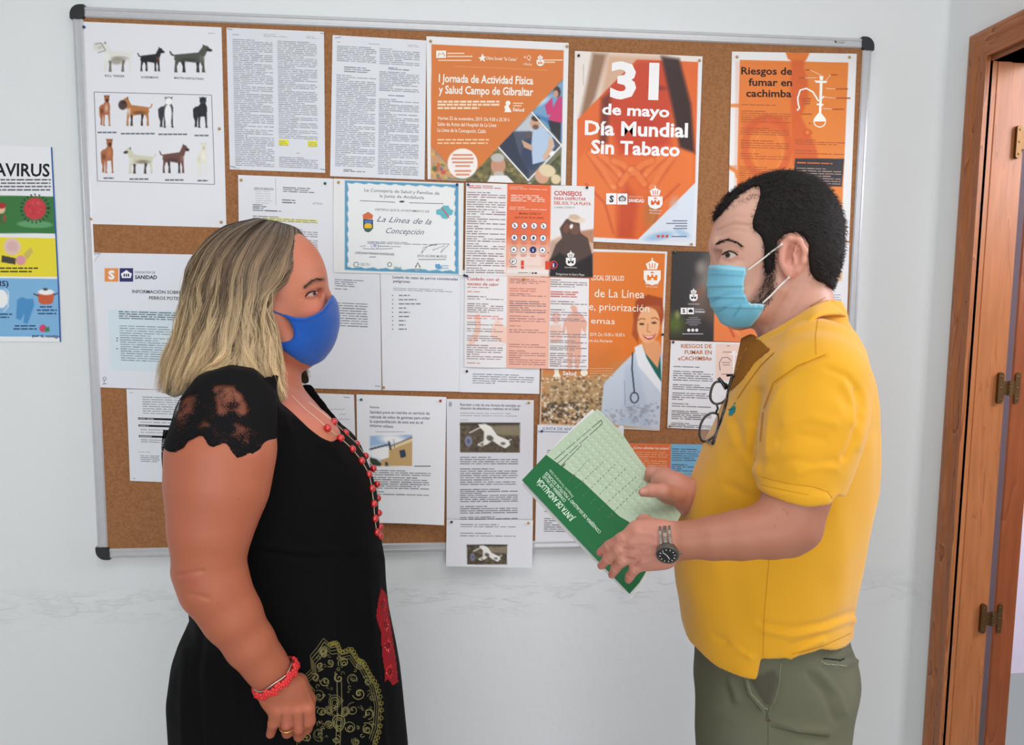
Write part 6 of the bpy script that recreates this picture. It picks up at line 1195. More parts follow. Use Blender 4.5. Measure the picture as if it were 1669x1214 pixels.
# close the hair between the two sides at the back, bottom and crown
MH = bpy.data.materials.new('hair'); MH.use_nodes = True; nt = MH.node_tree; b = nt.nodes['Principled BSDF']; at = nt.nodes.new('ShaderNodeVertexColor'); at.layer_name = 'Col'; nt.links.new(at.outputs[0], b.inputs['Base Color']); b.inputs['Roughness'].default_value = .5; b.inputs['Specular IOR Level'].default_value = .35
hair_base = link('hair', mesh(FW.world(np.concatenate(hv)), np.concatenate(hf), 'hair', alb(np.concatenate(hc))), MH, woman, True)
ra = np.random.default_rng(11)
def strands(G, n, side, amax, amin=0., nb=22, width=.0010):
    nc = 190; ca = ra.uniform(amin, amax, nc); cph = ra.uniform(0, 6.3, nc); cfr = ra.uniform(1.8, 4.2, nc); cam_ = ra.uniform(.002, .0080, nc); ctone = ra.normal(0, 1, nc); clen = ra.uniform(.86, 1.0, nc)
    cid = ra.integers(0, nc, n); a = np.clip(ca[cid] + ra.normal(0, .10, n), 0, 9 - 1e-4); a2 = np.clip(ca[cid] + (a - ca[cid]) * .35 + ra.normal(0, .03, n), 0, 9 - 1e-4)
    B = np.linspace(0, 1, nb); grid = gsurf(G, 161, 80); Nn = offs(grid); sg = 1 if (Nn[80, 40, 1] > 0) == (side > 0) else -1; Nn = Nn * sg; Tn = np.gradient(grid, axis=1); Tn /= np.linalg.norm(Tn, axis=-1)[..., None] + 1e-9; An = np.cross(Nn, Tn)
    aa = a[:, None] + (a2 - a)[:, None] * B[None]; ai = aa / 9 * 160; bl = (clen[cid] * ra.uniform(.9, 1.03, n)).clip(0, 1); bi = (B[None] * bl[:, None]) * 79
    def samp(F_): 
        i0 = np.clip(ai.astype(int), 0, 159); j0 = np.clip(bi.astype(int), 0, 78); fa = (ai - i0)[..., None]; fb = (bi - j0)[..., None]
        return (F_[i0, j0] * (1 - fa) + F_[i0 + 1, j0] * fa) * (1 - fb) + (F_[i0, j0 + 1] * (1 - fa) + F_[i0 + 1, j0 + 1] * fa) * fb
    P0, N0, A0 = samp(grid), samp(Nn), samp(An); N0 /= np.linalg.norm(N0, axis=-1)[..., None]; A0 /= np.linalg.norm(A0, axis=-1)[..., None]
    grow = np.clip(B * 1.6, 0, 1)[None]; wob = np.sin(B[None] * cfr[cid][:, None] * 6.28 + cph[cid][:, None]) * cam_[cid][:, None] * grow ** 1.5
    wob2 = np.cos(B[None] * cfr[cid][:, None] * 5.1 + cph[cid][:, None] * 1.7) * cam_[cid][:, None] * .8 * grow ** 1.5
    dep = ra.uniform(-.005, .0012, n)[:, None] + (ctone[cid][:, None] * .0024) * grow; fly = (ra.uniform(0, 1, n) < .03)[:, None] * ra.normal(0, .006, n)[:, None] * B[None] ** 1.5
    P1 = P0 + N0 * (dep + wob2 * .7 + np.abs(fly))[..., None] + A0 * (wob + fly + ra.normal(0, .0007, n)[:, None])[..., None]
    T1 = np.gradient(P1, axis=1); W_ = np.cross(N0, T1); W_ /= np.linalg.norm(W_, axis=-1)[..., None] + 1e-9; wd3 = (width * ra.uniform(.6, 1.2, n))[:, None] * np.sqrt(np.clip(1 - B, .06, 1))[None] * .5
    tw = ra.uniform(-.6, .6, n)[:, None, None]; W_ = W_ * np.cos(tw) + N0 * np.sin(tw)
    V_s = np.stack([P1 - W_ * wd3[..., None], P1 + W_ * wd3[..., None]], 2).reshape(-1, 3)
    k = np.arange(n)[:, None] * nb * 2 + np.arange(nb - 1)[None] * 2; k = k.ravel(); F_s = np.stack([k, k + 1, k + 3, k + 2], 1)
    tone = 1 + ctone[cid] * .17 + ra.normal(0, .10, n); C_ = hcol(np.tile(B * .999, (n, 1)), 4, ra.uniform(0, 1, n)[:, None, None].repeat(1, 2)[:, :, :1] if False else .6)
    silver = (ra.uniform(0, 1, n) < .16)[:, None] * np.clip(1 - B / .5, 0, 1)[None]; C_ = C_ * tone[:, None, None]; C_ = C_ + (np.array([146, 140, 126.]) - C_) * (silver * .6)[..., None]
    blond = (ctone[cid] > .7)[:, None] * np.clip((B - .25) / .3, 0, 1)[None]; C_ = C_ + (np.array([200, 178, 138.]) - C_) * (blond * .55)[..., None]
    return V_s, F_s, np.repeat(np.clip(C_, 10, 250).reshape(-1, 3), 2, 0)
for G, n_, sd in ((GUn, 10500, 1), (GUf, 4200, -1)):
    v_, f_, c_ = strands(G, n_, sd, 9.0); tag(link('hair_strands', mesh(FW.world(v_), f_, 'strands', alb(c_)), MH, hair_base, False), kind='stuff')

# ------------------------------------------------------------------ necklace, bracelet, ring
MRED = mat('red_glass_beads', (190, 22, 28), .15, spec=.7, coat=.6); MCORD = mat('beige_cord', (206, 186, 156), .8)
nk_ = empty('bead_necklace', tuple(FW.w(np.array(520.), np.array(690.), .05))); SC.view_layers[0].update(); nk_.parent = woman; nk_.matrix_parent_inverse = parent_inv(woman)
near_b = [(534, 697.5), (555, 714), (574, 732), (589, 751), (601, 773), (606, 796), (609, 821), (611, 845), (614, 867)]
far_b = [(544, 687.5), (563, 705.5), (581, 723), (596, 743), (608.5, 763.5), (614.5, 789), (616, 812), (617, 836), (619, 859), (619, 873)]
def bead_v(i, far): return (.052 - .004 * i) if not far else (-.012 - .002 * i)
cordn = [(476, 645, .085), (497, 666, .075), (519, 684, .062)] + [(x, y, bead_v(i, False)) for i, (x, y) in enumerate(near_b)]
cordf = [(503, 655, -.03), (520, 668, -.02), (530, 676, -.015)] + [(x, y, bead_v(i, True)) for i, (x, y) in enumerate(far_b)]
bv = BVHTree.FromPolygons([tuple(v) for v in dr.V.tolist()], dr.F.tolist()); bw = w.tree()
def rest(x, y, v, r):                        # lay a bead on the cloth or skin, never inside it
    c = FW.w(np.array(float(x)), np.array(float(y)), v); o = CAM; d = (c - o) / np.linalg.norm(c - o); best = np.linalg.norm(c - o)
    for t_ in (bv, bw):
        h_ = t_.ray_cast(Vector(o), Vector(d))
        if h_[0] is not None: best = min(best, (Vector(h_[0]) - Vector(o)).length - r)
    return o + d * best
cp = []
for k, cl in enumerate((cordn, cordf)):
    pts = catmull(np.array(cl, float), np.linspace(0, len(cl) - 1, 70)); P3 = [rest(x, y, v, .0012) for x, y, v in pts]; MB().tube(P3, .0008, 5).build('cord', MCORD, nk_)
for far, lst in ((0, near_b), (1, far_b)):
    for i, (x, y) in enumerate(lst): MB().ball(rest(x, y, bead_v(i, far), .0062), .0062, 16, 10).build('bead', MRED, nk_, True)
brc = empty('bracelet', tuple(FW.w(np.array(448.), np.array(1100.), .22))); brc.parent = woman; brc.matrix_parent_inverse = parent_inv(woman)
MCOR = mat('coral_plastic', (208, 42, 44), .3, spec=.5); c0 = FW.P(np.array(449.), np.array(1103.), .221); ax_ = FW.P(np.array(432.), np.array(1080.), .221) - c0; ax_ /= np.linalg.norm(ax_); e1 = np.array([0, 1., 0]); e2 = np.cross(ax_, e1); R3 = FW.r(37, .22); Rv = .031
def ringpt(t, off=0., k=1.): return FW.world(c0 + ax_ * off + (e1 * Rv * math.sin(t) + e2 * R3 * math.cos(t)) * k)
MB().tube([ringpt(t, .0055 + .0012 * math.sin(5 * t)) for t in np.linspace(0, 6.283, 48)], .0012, 6, False).build('silver_chain', mat('silver', (190, 186, 180), .25, .9), brc, True)
MB().tube([ringpt(t, -.001) for t in np.linspace(0, 6.283, 40)], .0012, 6, False).build('elastic', MCOR, brc, True)
for i in range(22):
    t = i / 22 * 6.283; mb = MB(); c = ringpt(t, -.0015 + .0012 * (-1) ** i, 1.03); out = c - FW.world(c0); out /= np.linalg.norm(out)
    s1 = np.cross(out, [0, 0, 1]); s1 /= np.linalg.norm(s1); s2 = np.cross(out, s1)
    for k in range(5):
        a = k * 1.2566 + i; mb.ball(c + (s1 * math.cos(a) + s2 * math.sin(a)) * .0036 + out * .001, .0034, 8, 5, (1, .8, 1))
    mb.ball(c + out * .003, .0024, 8, 5); mb.build('flower_bead', MCOR, brc, True)
MGOLD = mat('gold', (206, 160, 96), .25, .9); rc_ = FW.P(np.array(467.5), np.array(1184.), .231); rr_ = FW.r(12, .23)
MB().tube([FW.world(rc_ + np.array([rr_ * math.cos(t), .0122 * math.sin(t), -.0018 * math.sin(t)])) for t in np.linspace(0, 6.283, 30)], .0011, 8, False).build('finger_ring', MGOLD, woman, True)
# ------------------------------------------------------------------ the man in the yellow polo shirt
FM = Fig(1270, 600, 1.2)
MROWS = [(548, 1238, 1394, 0, .115), (571, 1213, 1410, 0, .160), (611, 1198, 1426, 0, .188), (650, 1186, 1433, 0, .193), (690, 1168, 1435, 0, .193), (730, 1148, 1435, 0, .190), (777, 1130, 1430, 0, .187), (834, 1112, 1419, 0, .185), (872, 1104, 1411, 0, .184), (917, 1101, 1401, 0, .184),
         (940, 1103, 1394, 0, .184), (966, 1108, 1390, 0, .183), (1008, 1114, 1388, 0, .182), (1044, 1121, 1397, 0, .183), (1080, 1130, 1401, 0, .182), (1120, 1136, 1400, 0, .178)]
b0 = FM.P(np.array([1090., 1445.]), np.array([600., 600.]), 0.); zt = FM.P(np.array(1270.), np.array(275.), 0)[2]; zb = FM.P(np.array(1270.), np.array(1000.), .0)[2]
S = SDF(FM, (FM.P(np.array(955.), np.array(900.), .3)[0] - .01, -.25, zb), (b0[1, 0] + .01, .34, zt + .01), .0026)
def head_m(S, gr=0., neck=True):
    q = gr * F / 1.2
    S.el(1272, 377, 0, 89 + q, .076 + gr, 91 + q, .01); S.el(1300, 420, 0, 58 + q, .066 + gr, 60 + q, .03); S.el(1222, 383, 0, 58 + q, .066 + gr, 66 + q, .03)
    S.el(1218, 440, 0, 52 + q, .062 + gr, 76 + q, .03); S.el(1205, 500, 0, 32 + q, .042 + gr, 32 + q, .03)
    for sg in (1, -1):
        S.chain([(1272, 470, .056 * sg, 20 + q), (1240, 498, .046 * sg, 20 + q), (1204, 512, .014 * sg, 18 + q)], .025); S.el(1192, 436, .040 * sg, 20 + q, .022 + gr, 20 + q, .02)
    S.chain([(1176, 398, .028, 11 + q), (1172, 400, .0, 9 + q), (1176, 398, -.028, 11 + q)], .018)
    if neck: S.chain([(1285, 465, 0, 56 + q), (1294, 505, 0, 57 + q), (1308, 560, 0, 66 + q)], .02)
    return S
head_m(S)
S.chain([(1172, 412, 0, 7), (1168, 440, 0, 8), (1166, 458, 0, 9)], .012)
S.el(1176, 415, .038, 13, .009, 8.5, .012, True); S.el(1176, 415, -.038, 13, .009, 8.5, .012, True)
S.el(1187, 416, .0305, 12.5, .0135, 11.5, .004); S.el(1187, 416, -.0305, 12.5, .0135, 11.5, .004)
S.chain([(1170, 396, .040, 6), (1190, 391, .043, 7), (1208, 396, .044, 6)], .012)
# ears with helix, concha and lobe
for sg in (1, -1):
    S.el(1290, 420, .080 * sg, 21, .0085, 33, .006, ang=.12 * 1, yaw=-.28 * sg); S.chain([(1275, 414, .078 * sg, 5), (1276, 398, .082 * sg, 4.5), (1288, 389, .086 * sg, 5), (1303, 392, .090 * sg, 5), (1311, 408, .092 * sg, 5), (1309, 425, .090 * sg, 4.5), (1299, 441, .086 * sg, 4.5), (1288, 448, .082 * sg, 7)], .004)
    S.el(1291, 412, .090 * sg, 10, .008, 15, .004, True); S.el(1287, 425, .088 * sg, 7, .007, 8, .004, True); S.chain([(1296, 398, .0925 * sg, 3), (1302, 410, .0945 * sg, 3), (1299, 424, .0925 * sg, 3)], .004, True); S.chain([(1298, 402, .088 * sg, 3), (1294, 415, .087 * sg, 2.6), (1296, 430, .087 * sg, 3)], .003); S.chain([(1276, 424, .081 * sg, 5), (1277, 431, .081 * sg, 4)], .004)
S.loft([r for r in MROWS if r[0] < 1000], .02, 2.3, -.014)
for sg in (1, -1): S.chain([(1312, 580, .05 * sg, 46), (1322, 606, .12 * sg, 48), (1328, 630, .16 * sg, 50)], .03)
# near arm
S.chain([(1330, 625, .175, 54), (1308, 740, .212, 50), (1297, 810, .235, 49), (1287, 848, .245, 47)], .02)
S.chain([(1286, 852, .247, 44), (1255, 864, .262, 44.5), (1205, 872, .282, 39), (1160, 877, .292, 34), (1118, 880, .298, 28.5), (1092, 884, .30, 27)], .015); S.chain([(1308, 866, .245, 24), (1290, 884, .247, 20)], .02)
# near hand lying on the folder, fingers spread
S.chain([(1095, 883, .30, 27), (1066, 886, .298, 32), (1046, 880, .296, 28)], .012, flat=.62)
for a in ((1080, 868, 1040, 866, 19, 17), (1078, 885, 1032, 886, 20, 16), (1082, 900, 1034, 903, 19, 15), (1080, 908, 1046, 918, 17, 13)): S.chain([(a[0], a[1], .297, a[4]), (a[2], a[3], .296, a[5])], .012, flat=.68)
FNG = [[(1036, 866, .298, 11), (1012, 877, .300, 9.6), (992, 889, .292, 8.8), (978, 900, .283, 7.6)], [(1028, 884, .300, 11), (1008, 897, .302, 9.6), (990, 911, .294, 8.8), (980, 922, .285, 7.8)],
       [(1030, 903, .300, 10.5), (1014, 915, .302, 9.2), (1003, 927, .295, 8.4), (997, 937, .287, 7.4)], [(1044, 917, .297, 10.5), (1034, 928, .299, 9), (1027, 938, .293, 8.2), (1024, 945, .288, 7.2)]]
for c in FNG: S.chain(c, .004)
S.chain([(1072, 862, .285, 17), (1050, 852, .262, 13), (1040, 862, .240, 11)], .01)
# far arm reaching the folder from behind
S.chain([(1330, 622, -.17, 62), (1290, 760, -.19, 52), (1275, 840, -.17, 44)], .02); S.chain([(1275, 840, -.17, 42), (1200, 838, -.05, 38), (1140, 818, .06, 32), (1112, 803, .095, 27)], .015)
S.chain([(1118, 806, .09, 26), (1092, 794, .10, 27), (1082, 786, .095, 22)], .012, flat=.75)
S.chain([(1104, 806, .12, 14), (1080, 800, .148, 12), (1062, 799, .158, 10), (1048, 802, .160, 8.5)], .008)
for c in ([(1086, 772, .085, 12), (1062, 770, .080, 10.5), (1056, 786, .068, 9.5)], [(1092, 778, .075, 12), (1064, 782, .062, 10.5), (1048, 796, .055, 9.5)], [(1096, 792, .065, 12), (1072, 802, .050, 10.5), (1054, 812, .045, 9.5)], [(1100, 806, .060, 11), (1080, 820, .048, 9.5), (1066, 826, .044, 8.5)]): S.chain(c, .005)
V, Q = S.mesh()
m_ = Skin(FM, V, Q, (204, 158, 140), 1)
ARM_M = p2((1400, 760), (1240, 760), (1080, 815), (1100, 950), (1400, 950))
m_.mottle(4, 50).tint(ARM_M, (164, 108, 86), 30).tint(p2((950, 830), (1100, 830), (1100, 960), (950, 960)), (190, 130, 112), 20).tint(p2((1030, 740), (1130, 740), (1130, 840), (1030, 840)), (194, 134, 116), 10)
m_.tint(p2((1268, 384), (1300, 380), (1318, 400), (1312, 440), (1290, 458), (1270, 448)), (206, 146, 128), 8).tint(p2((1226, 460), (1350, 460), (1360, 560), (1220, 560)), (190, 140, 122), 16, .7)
m_.tint(p2((1246, 396), (1258, 398), (1264, 450), (1262, 470), (1256, 490), (1244, 500), (1215, 500), (1196, 515), (1226, 484), (1240, 462), (1246, 430)), (112, 84, 74), 12, .8)
m_.line([(1170, 374), (1200, 362), (1222, 366)], 2.5, (178, 132, 116), .5).fold([(1166, 376), (1190, 365), (1222, 368)], 2.4, -.0008).fold([(1168, 386), (1195, 375), (1226, 380)], 2.4, -.0008).fold([(1172, 366), (1198, 352), (1215, 354)], 2.2, -.0006)
m_.line([(1179, 420), (1190, 424), (1203, 420)], 2, (160, 108, 96), .6).line([(1182, 413), (1190, 408), (1202, 411)], 1.6, (110, 74, 62), .8).fold([(1180, 426), (1194, 430), (1208, 424)], 3, -.0012).fold([(1182, 405), (1194, 402), (1208, 408)], 3, -.0012)
m_.tint(p2((1178, 405), (1206, 402), (1210, 424), (1180, 426)), (190, 140, 122), 8, .4)
m_.line([(1166, 404), (1168, 425)], 3, (180, 130, 114), .5).line([(1288, 402), (1287, 420)], 5, (160, 92, 80), .5)
m_.fold([(1290, 470), (1268, 510), (1250, 540)], 3, -.0015).fold([(1312, 468), (1290, 500), (1262, 540)], 6, .002)
for c in FNG:
    a, b_ = c[1][:2], c[2][:2]; m_.fold([a, (a[0] + .5, a[1] + .5)], 5, .0009); nx, ny = -(b_[1] - a[1]), b_[0] - a[0]; l_ = math.hypot(nx, ny); nx, ny = nx / l_ * 6, ny / l_ * 6
    for p_ in (a, b_): m_.line([(p_[0] - nx, p_[1] - ny), (p_[0] + nx, p_[1] + ny)], 1.3, (160, 104, 90), .55)
    m_.tint([(c[3][0] - 7, c[3][1] - 7), (c[3][0] + 7, c[3][1] - 7), (c[3][0] + 7, c[3][1] + 7), (c[3][0] - 7, c[3][1] + 7)], (196, 120, 108), 8, .6)
for pts in ([(1080, 878), (1060, 870), (1042, 868)], [(1078, 890), (1056, 884), (1036, 884)], [(1082, 898), (1060, 902), (1040, 902)], [(1070, 876), (1062, 890), (1048, 896)], [(1078, 906), (1060, 914), (1050, 916)]): m_.fold(pts, 2.2, .0011).line(pts, 2.4, (186, 128, 124), .35)
for c in ((1036, 867), (1028, 885), (1031, 903), (1045, 917)): m_.fold([c, (c[0] + 1, c[1])], 7, .0022)
for pts in ([(1018, 892), (1034, 893)], [(1016, 908), (1036, 909)], [(1034, 924), (1044, 912)]): m_.line(pts, 1.5, (140, 84, 74), .6)
m_.line([(1045, 800), (1052, 799)], 4, (224, 170, 156), .7)
rngm = random.Random(9)
for _ in range(16): x, y = rngm.uniform(1130, 1300), rngm.uniform(830, 900); m_.line([(x, y), (x + .5, y)], rngm.uniform(.8, 1.4), (128, 76, 62), .7)
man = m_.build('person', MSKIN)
tag(man, 'dark-haired man in a yellow polo shirt and surgical mask, facing left', 'person')
MHM = mat('dark_short_hair', (30, 24, 24), .7, spec=.25)
hairs(m_, [(1167, 399), (1175, 394), (1186, 391), (1198, 394), (1208, 400)], 110, 5, .00035, 'eyebrow', man, MHM, 1.7)
eye_patch(FM, m_, 'eye', p2((1179, 417), (1182, 412.5), (1189, 410), (1196, 412), (1201, 416), (1194, 420), (1185, 421)), (1186, 415.5), 4.6, (64, 46, 36), [(1178, 416), (1182, 411.8), (1189, 409.3), (1197, 411.5), (1203, 416)], man, 2.0, (196, 180, 172))
# hair: a cap cut along the hairline plus short bristles
A = SDF(FM, FM.P(np.array(1372.), np.array(500.), 0) * [0, 0, 1] + [FM.P(np.array(1150.), np.array(400.), 0)[0], -.1, 0], [FM.P(np.array(1375.), np.array(400.), 0)[0], .1, zt + .01], .0026)
head_m(A, .0045, False); A.chain([(1290, 440, 0, 58), (1300, 470, 0, 52)], .02)
hl = p2((1162, 363), (1158, 345), (1166, 322), (1184, 300), (1220, 278), (1300, 272), (1350, 290), (1380, 360), (1372, 440), (1356, 474), (1343, 464), (1328, 459), (1318, 446), (1315, 425), (1316, 405), (1308, 392), (1296, 385), (1280, 388), (1268, 398), (1264, 410), (1263, 430), (1259, 447), (1249, 448), (1246, 430), (1248, 410), (1243, 392), (1230, 380), (1229, 368), (1236, 345), (1241, 325), (1239, 310), (1229, 310), (1206, 323), (1189, 342), (1174, 357))
nz = A.ax; X_, Y_, Z_ = nz[0][:, None, None], nz[1][None, :, None], nz[2][None, None, :]
A.D = A.D + .0012 * (np.sin(X_ * 900 + np.sin(Z_ * 400) * 2) * np.sin(Z_ * 820 + Y_ * 500) * np.sin(Y_ * 700 + X_ * 300)).astype(np.float32)
A.D = smax(A.D, np.broadcast_to(A.poly2(hl), A.D.shape), .004)
hr = Skin(FM, *A.mesh(), (26, 21, 21), 0); hair_m = hr.build('hair', mat('hair_cap', attr='Col', rough=.75, spec=.25), man)
def bristles(skin, n, ln, width, col, name, parent, lean, where=None, m=None):
    pool = np.arange(len(skin.V)) if where is None else np.nonzero((inpoly(skin.px, where) > -1.5) & (np.abs(skin.L[:, 2] - 1.6) < .4))[0]; idx = pool[ra.integers(0, len(pool), n * 3)]; P3, N3 = skin.V[idx], skin.N[idx]
    if where is not None: k = inpoly(skin.px[idx], where) > ra.uniform(-1.5, 5, len(idx)); P3, N3 = P3[k], N3[k]
    P3, N3 = P3[:n], N3[:n]; n = len(P3); P3 = P3 + ra.normal(0, .0012, P3.shape); ld = FM.world(np.array(lean)) - FM.world(np.zeros(3)); T = ld[None] + ra.normal(0, .28, (n, 3)); T -= N3 * np.einsum('ij,ij->i', T, N3)[:, None]; T /= np.linalg.norm(T, axis=1)[:, None]
    Wd = np.cross(N3, T); l_ = ln * ra.uniform(.6, 1.3, n)[:, None]; a = P3 - N3 * .001; b_ = P3 + T * l_ * .55 + N3 * l_ * .30; c = P3 + T * l_ + N3 * l_ * .34
    Vv = np.stack([a - Wd * width, a + Wd * width, b_ - Wd * width * .8, b_ + Wd * width * .8, c], 1).reshape(-1, 3); k = np.arange(n)[:, None] * 5
    F_ = [tuple(x) for x in (k + np.array([0, 1, 3, 2])).tolist()] + [tuple(x) for x in (k + np.array([2, 3, 4])).tolist()]
    cc = np.repeat(np.clip(np.array(col)[None] * (1 + ra.normal(0, .22, (n, 1))), 4, 255), 5, 0); return tag(link(name, mesh(Vv, F_, name, alb(cc)), m or MH, parent), kind='stuff')
MHD = mat('bristle', attr='Col', rough=.6, spec=.35)
bristles(hr, 15000, .0085, .00045, (30, 24, 23), 'short_hair', hair_m, (.85, 0, -.35), None, MHD)
beard = p2((1247, 400), (1258, 400), (1266, 448), (1264, 468), (1258, 488), (1246, 500), (1228, 502), (1226, 492), (1238, 474), (1246, 450))
bristles(m_, 1700, .0045, .00032, (46, 34, 30), 'sideburn', man, (-.1, 0, -1), beard, MHD)
bristles(m_, 420, .0035, .0002, (120, 102, 92), 'forehead_fuzz', man, (.3, 0, .8), p2((1188, 345), (1206, 325), (1232, 312), (1238, 325), (1210, 335)), MHD)
# surgical mask with pleats, nose band and ear loops
A = SDF(FM, [FM.P(np.array(1140.), np.array(400.), 0)[0], -.09, FM.P(np.array(1200.), np.array(545.), 0)[2]], [FM.P(np.array(1262.), np.array(400.), 0)[0], .09, FM.P(np.array(1200.), np.array(425.), 0)[2]], .0018)
head_m(A, .0035, False)
A.loft([(425, 1160, 1290, 0, .062), (436, 1156, 1290, 0, .066), (448, 1153, 1290, 0, .067), (468, 1152, 1290, 0, .066), (490, 1156, 1290, 0, .063), (510, 1166, 1280, 0, .058), (522, 1184, 1270, 0, .052), (532, 1206, 1262, 0, .044)], .012, 1.9)
zc = A.ax[2][None, None, :]; zt0 = FM.P(np.array(1190.), np.array(452.), .03)[2]; ph = (zt0 - zc) / .0165; tooth = np.where((ph > 0) & (ph < 3.2), (ph % 1) * .0024, 0); A.D = A.D - (tooth - .0010).astype(np.float32)
medge = p2((1148, 431), (1188, 434), (1219, 438), (1218, 448), (1214.5, 462), (1215, 476), (1219, 486), (1226, 495), (1237, 494), (1248, 496), (1244, 508), (1236, 520), (1224, 533), (1204, 534), (1180, 530), (1140, 520))
A.D = smax(A.D, np.broadcast_to(A.poly2(medge, .02), A.D.shape), .003)
mk = Skin(FM, *A.mesh(), (120, 190, 216), 1)
mk.line([(1158, 441), (1217, 444)], 1.0, (90, 164, 196), .8).line([(1157, 447), (1217, 450)], 1.0, (100, 172, 200), .6).fold([(1157, 444), (1217, 447)], 3.5, .0008)
mk.line([(1216, 440), (1212, 462), (1213, 476), (1224, 495), (1247, 497)], 1.8, (190, 222, 232), .8).line([(1155, 434), (1218, 440)], 1.6, (176, 216, 230), .9).line([(1244, 502), (1236, 516), (1224, 530)], 1.2, (190, 222, 232), .8)
for pts in ([(1160, 490), (1185, 478), (1214, 476)], [(1168, 508), (1195, 494), (1220, 490)], [(1195, 515), (1205, 500)]): mk.fold(pts, 2.6, -.0016).line([(x, y + 2) for x, y in pts], 1.6, (84, 150, 178), .6)
mask_m = mk.build('surgical_mask', mat('pale_blue_nonwoven', attr='Col', rough=.7, spec=.3, bump=(1100, .15, .0003)), man)
MSTR = mat('white_elastic', (226, 224, 220), .7)
mt = m_.tree(); mkt = mk.tree()
def on_man(x, y, up, trees):
    best = None
    for t_ in trees:
        p, n = hit(t_, x, y)
        if p is not None and (best is None or (np.array(p) - CAM) @ (np.array(p) - CAM) < best[1]): best = (np.array(p), (np.array(p) - CAM) @ (np.array(p) - CAM))
    p = best[0]; return p + (CAM - p) / np.linalg.norm(CAM - p) * up
for pts in ([(1218, 441), (1238, 426), (1258, 410), (1276, 397)], [(1243, 494), (1258, 480), (1273, 464), (1286, 452)]): MB().tube([on_man(x, y, .0055, (mt, mkt)) for x, y in dens(pts, 5)], .0014, 7).build('ear_loop', MSTR, mask_m, True)
# necklace chain at the nape
MB().tube([on_man(x, y, .001, (mt,)) for x, y in dens([(1321, 498), (1332, 492), (1345, 485)], 3)], .0007, 5).build('neck_chain', MGOLD, man, True)

# ---- polo shirt
PO = SDF(FM, (FM.P(np.array(1080.), np.array(900.), .1)[0] - .03, -.25, FM.P(np.array(1270.), np.array(1125.), .18)[2]), (b0[1, 0] + .02, .33, FM.P(np.array(1300.), np.array(520.), .0)[2] + .03), .0034)
PO.loft(MROWS, .02, 2.3, 0)
for sg in (1, -1): PO.chain([(1322, 560, .045 * sg, 44), (1332, 590, .12 * sg, 58), (1336, 618, .165 * sg, 70)], .035)
PO.chain([(1316, 528, 0, 62), (1318, 575, 0, 82)], .02); PO.chain([(1334, 628, .18, 74), (1326, 690, .20, 76), (1312, 745, .215, 73), (1304, 800, .230, 67)], .02)
PO.chain([(1334, 628, -.18, 74), (1310, 750, -.195, 68)], .02)
cuff = p2((1239, 774), (1239, 795), (1274, 803), (1318, 811), (1347, 812), (1362, 800), (1368, 790), (1375, 758), (1390, 735), (1470, 700), (1470, 500), (1040, 480), (1040, 1160), (1470, 1160), (1470, 830), (1380, 830), (1330, 835), (1225, 820), (1225, 780))
U_, V_, Z_ = PO.ax[0][:, None, None], PO.ax[1][None, :, None], PO.ax[2][None, None, :]
slv = PO.poly2(p2((1225, 786), (1239, 796), (1274, 803.5), (1318, 811.5), (1349, 812.5), (1362, 801), (1400, 830), (1400, 900), (1200, 900)), .235)
ncut = smax(np.broadcast_to(slv, PO.D.shape), np.broadcast_to(.190 - V_, PO.D.shape), .004); PO.D = smax(PO.D, -ncut, .003)
PO.D = smax(PO.D, -smax(np.broadcast_to(PO.poly2(p2((1100, 786), (1239, 796), (1274, 803.5), (1400, 830), (1400, 900), (1100, 900)), -.2), PO.D.shape), np.broadcast_to(.190 + V_, PO.D.shape), .004), .003)
neckc = PO.poly2(p2((1180, 480), (1206, 552), (1212, 562), (1240, 548), (1285, 522), (1340, 496), (1370, 478))); PO.D = smax(PO.D, -np.broadcast_to(neckc, PO.D.shape), .005)
hemp = PO.poly2(p2((1060, 400), (1500, 400), (1500, 1022, .0), (1402, 1037, .0), (1372, 1046, .08), (1338, 1063, .16), (1277, 1075), (1248, 1076), (1242, 1073), (1234, 1111), (1170, 1099), (1132, 1080), (1060, 1060)), .18); PO.D = smax(PO.D, np.broadcast_to(hemp, PO.D.shape), .004)
po = Skin(FM, *PO.mesh(), (216, 157, 34), 2)
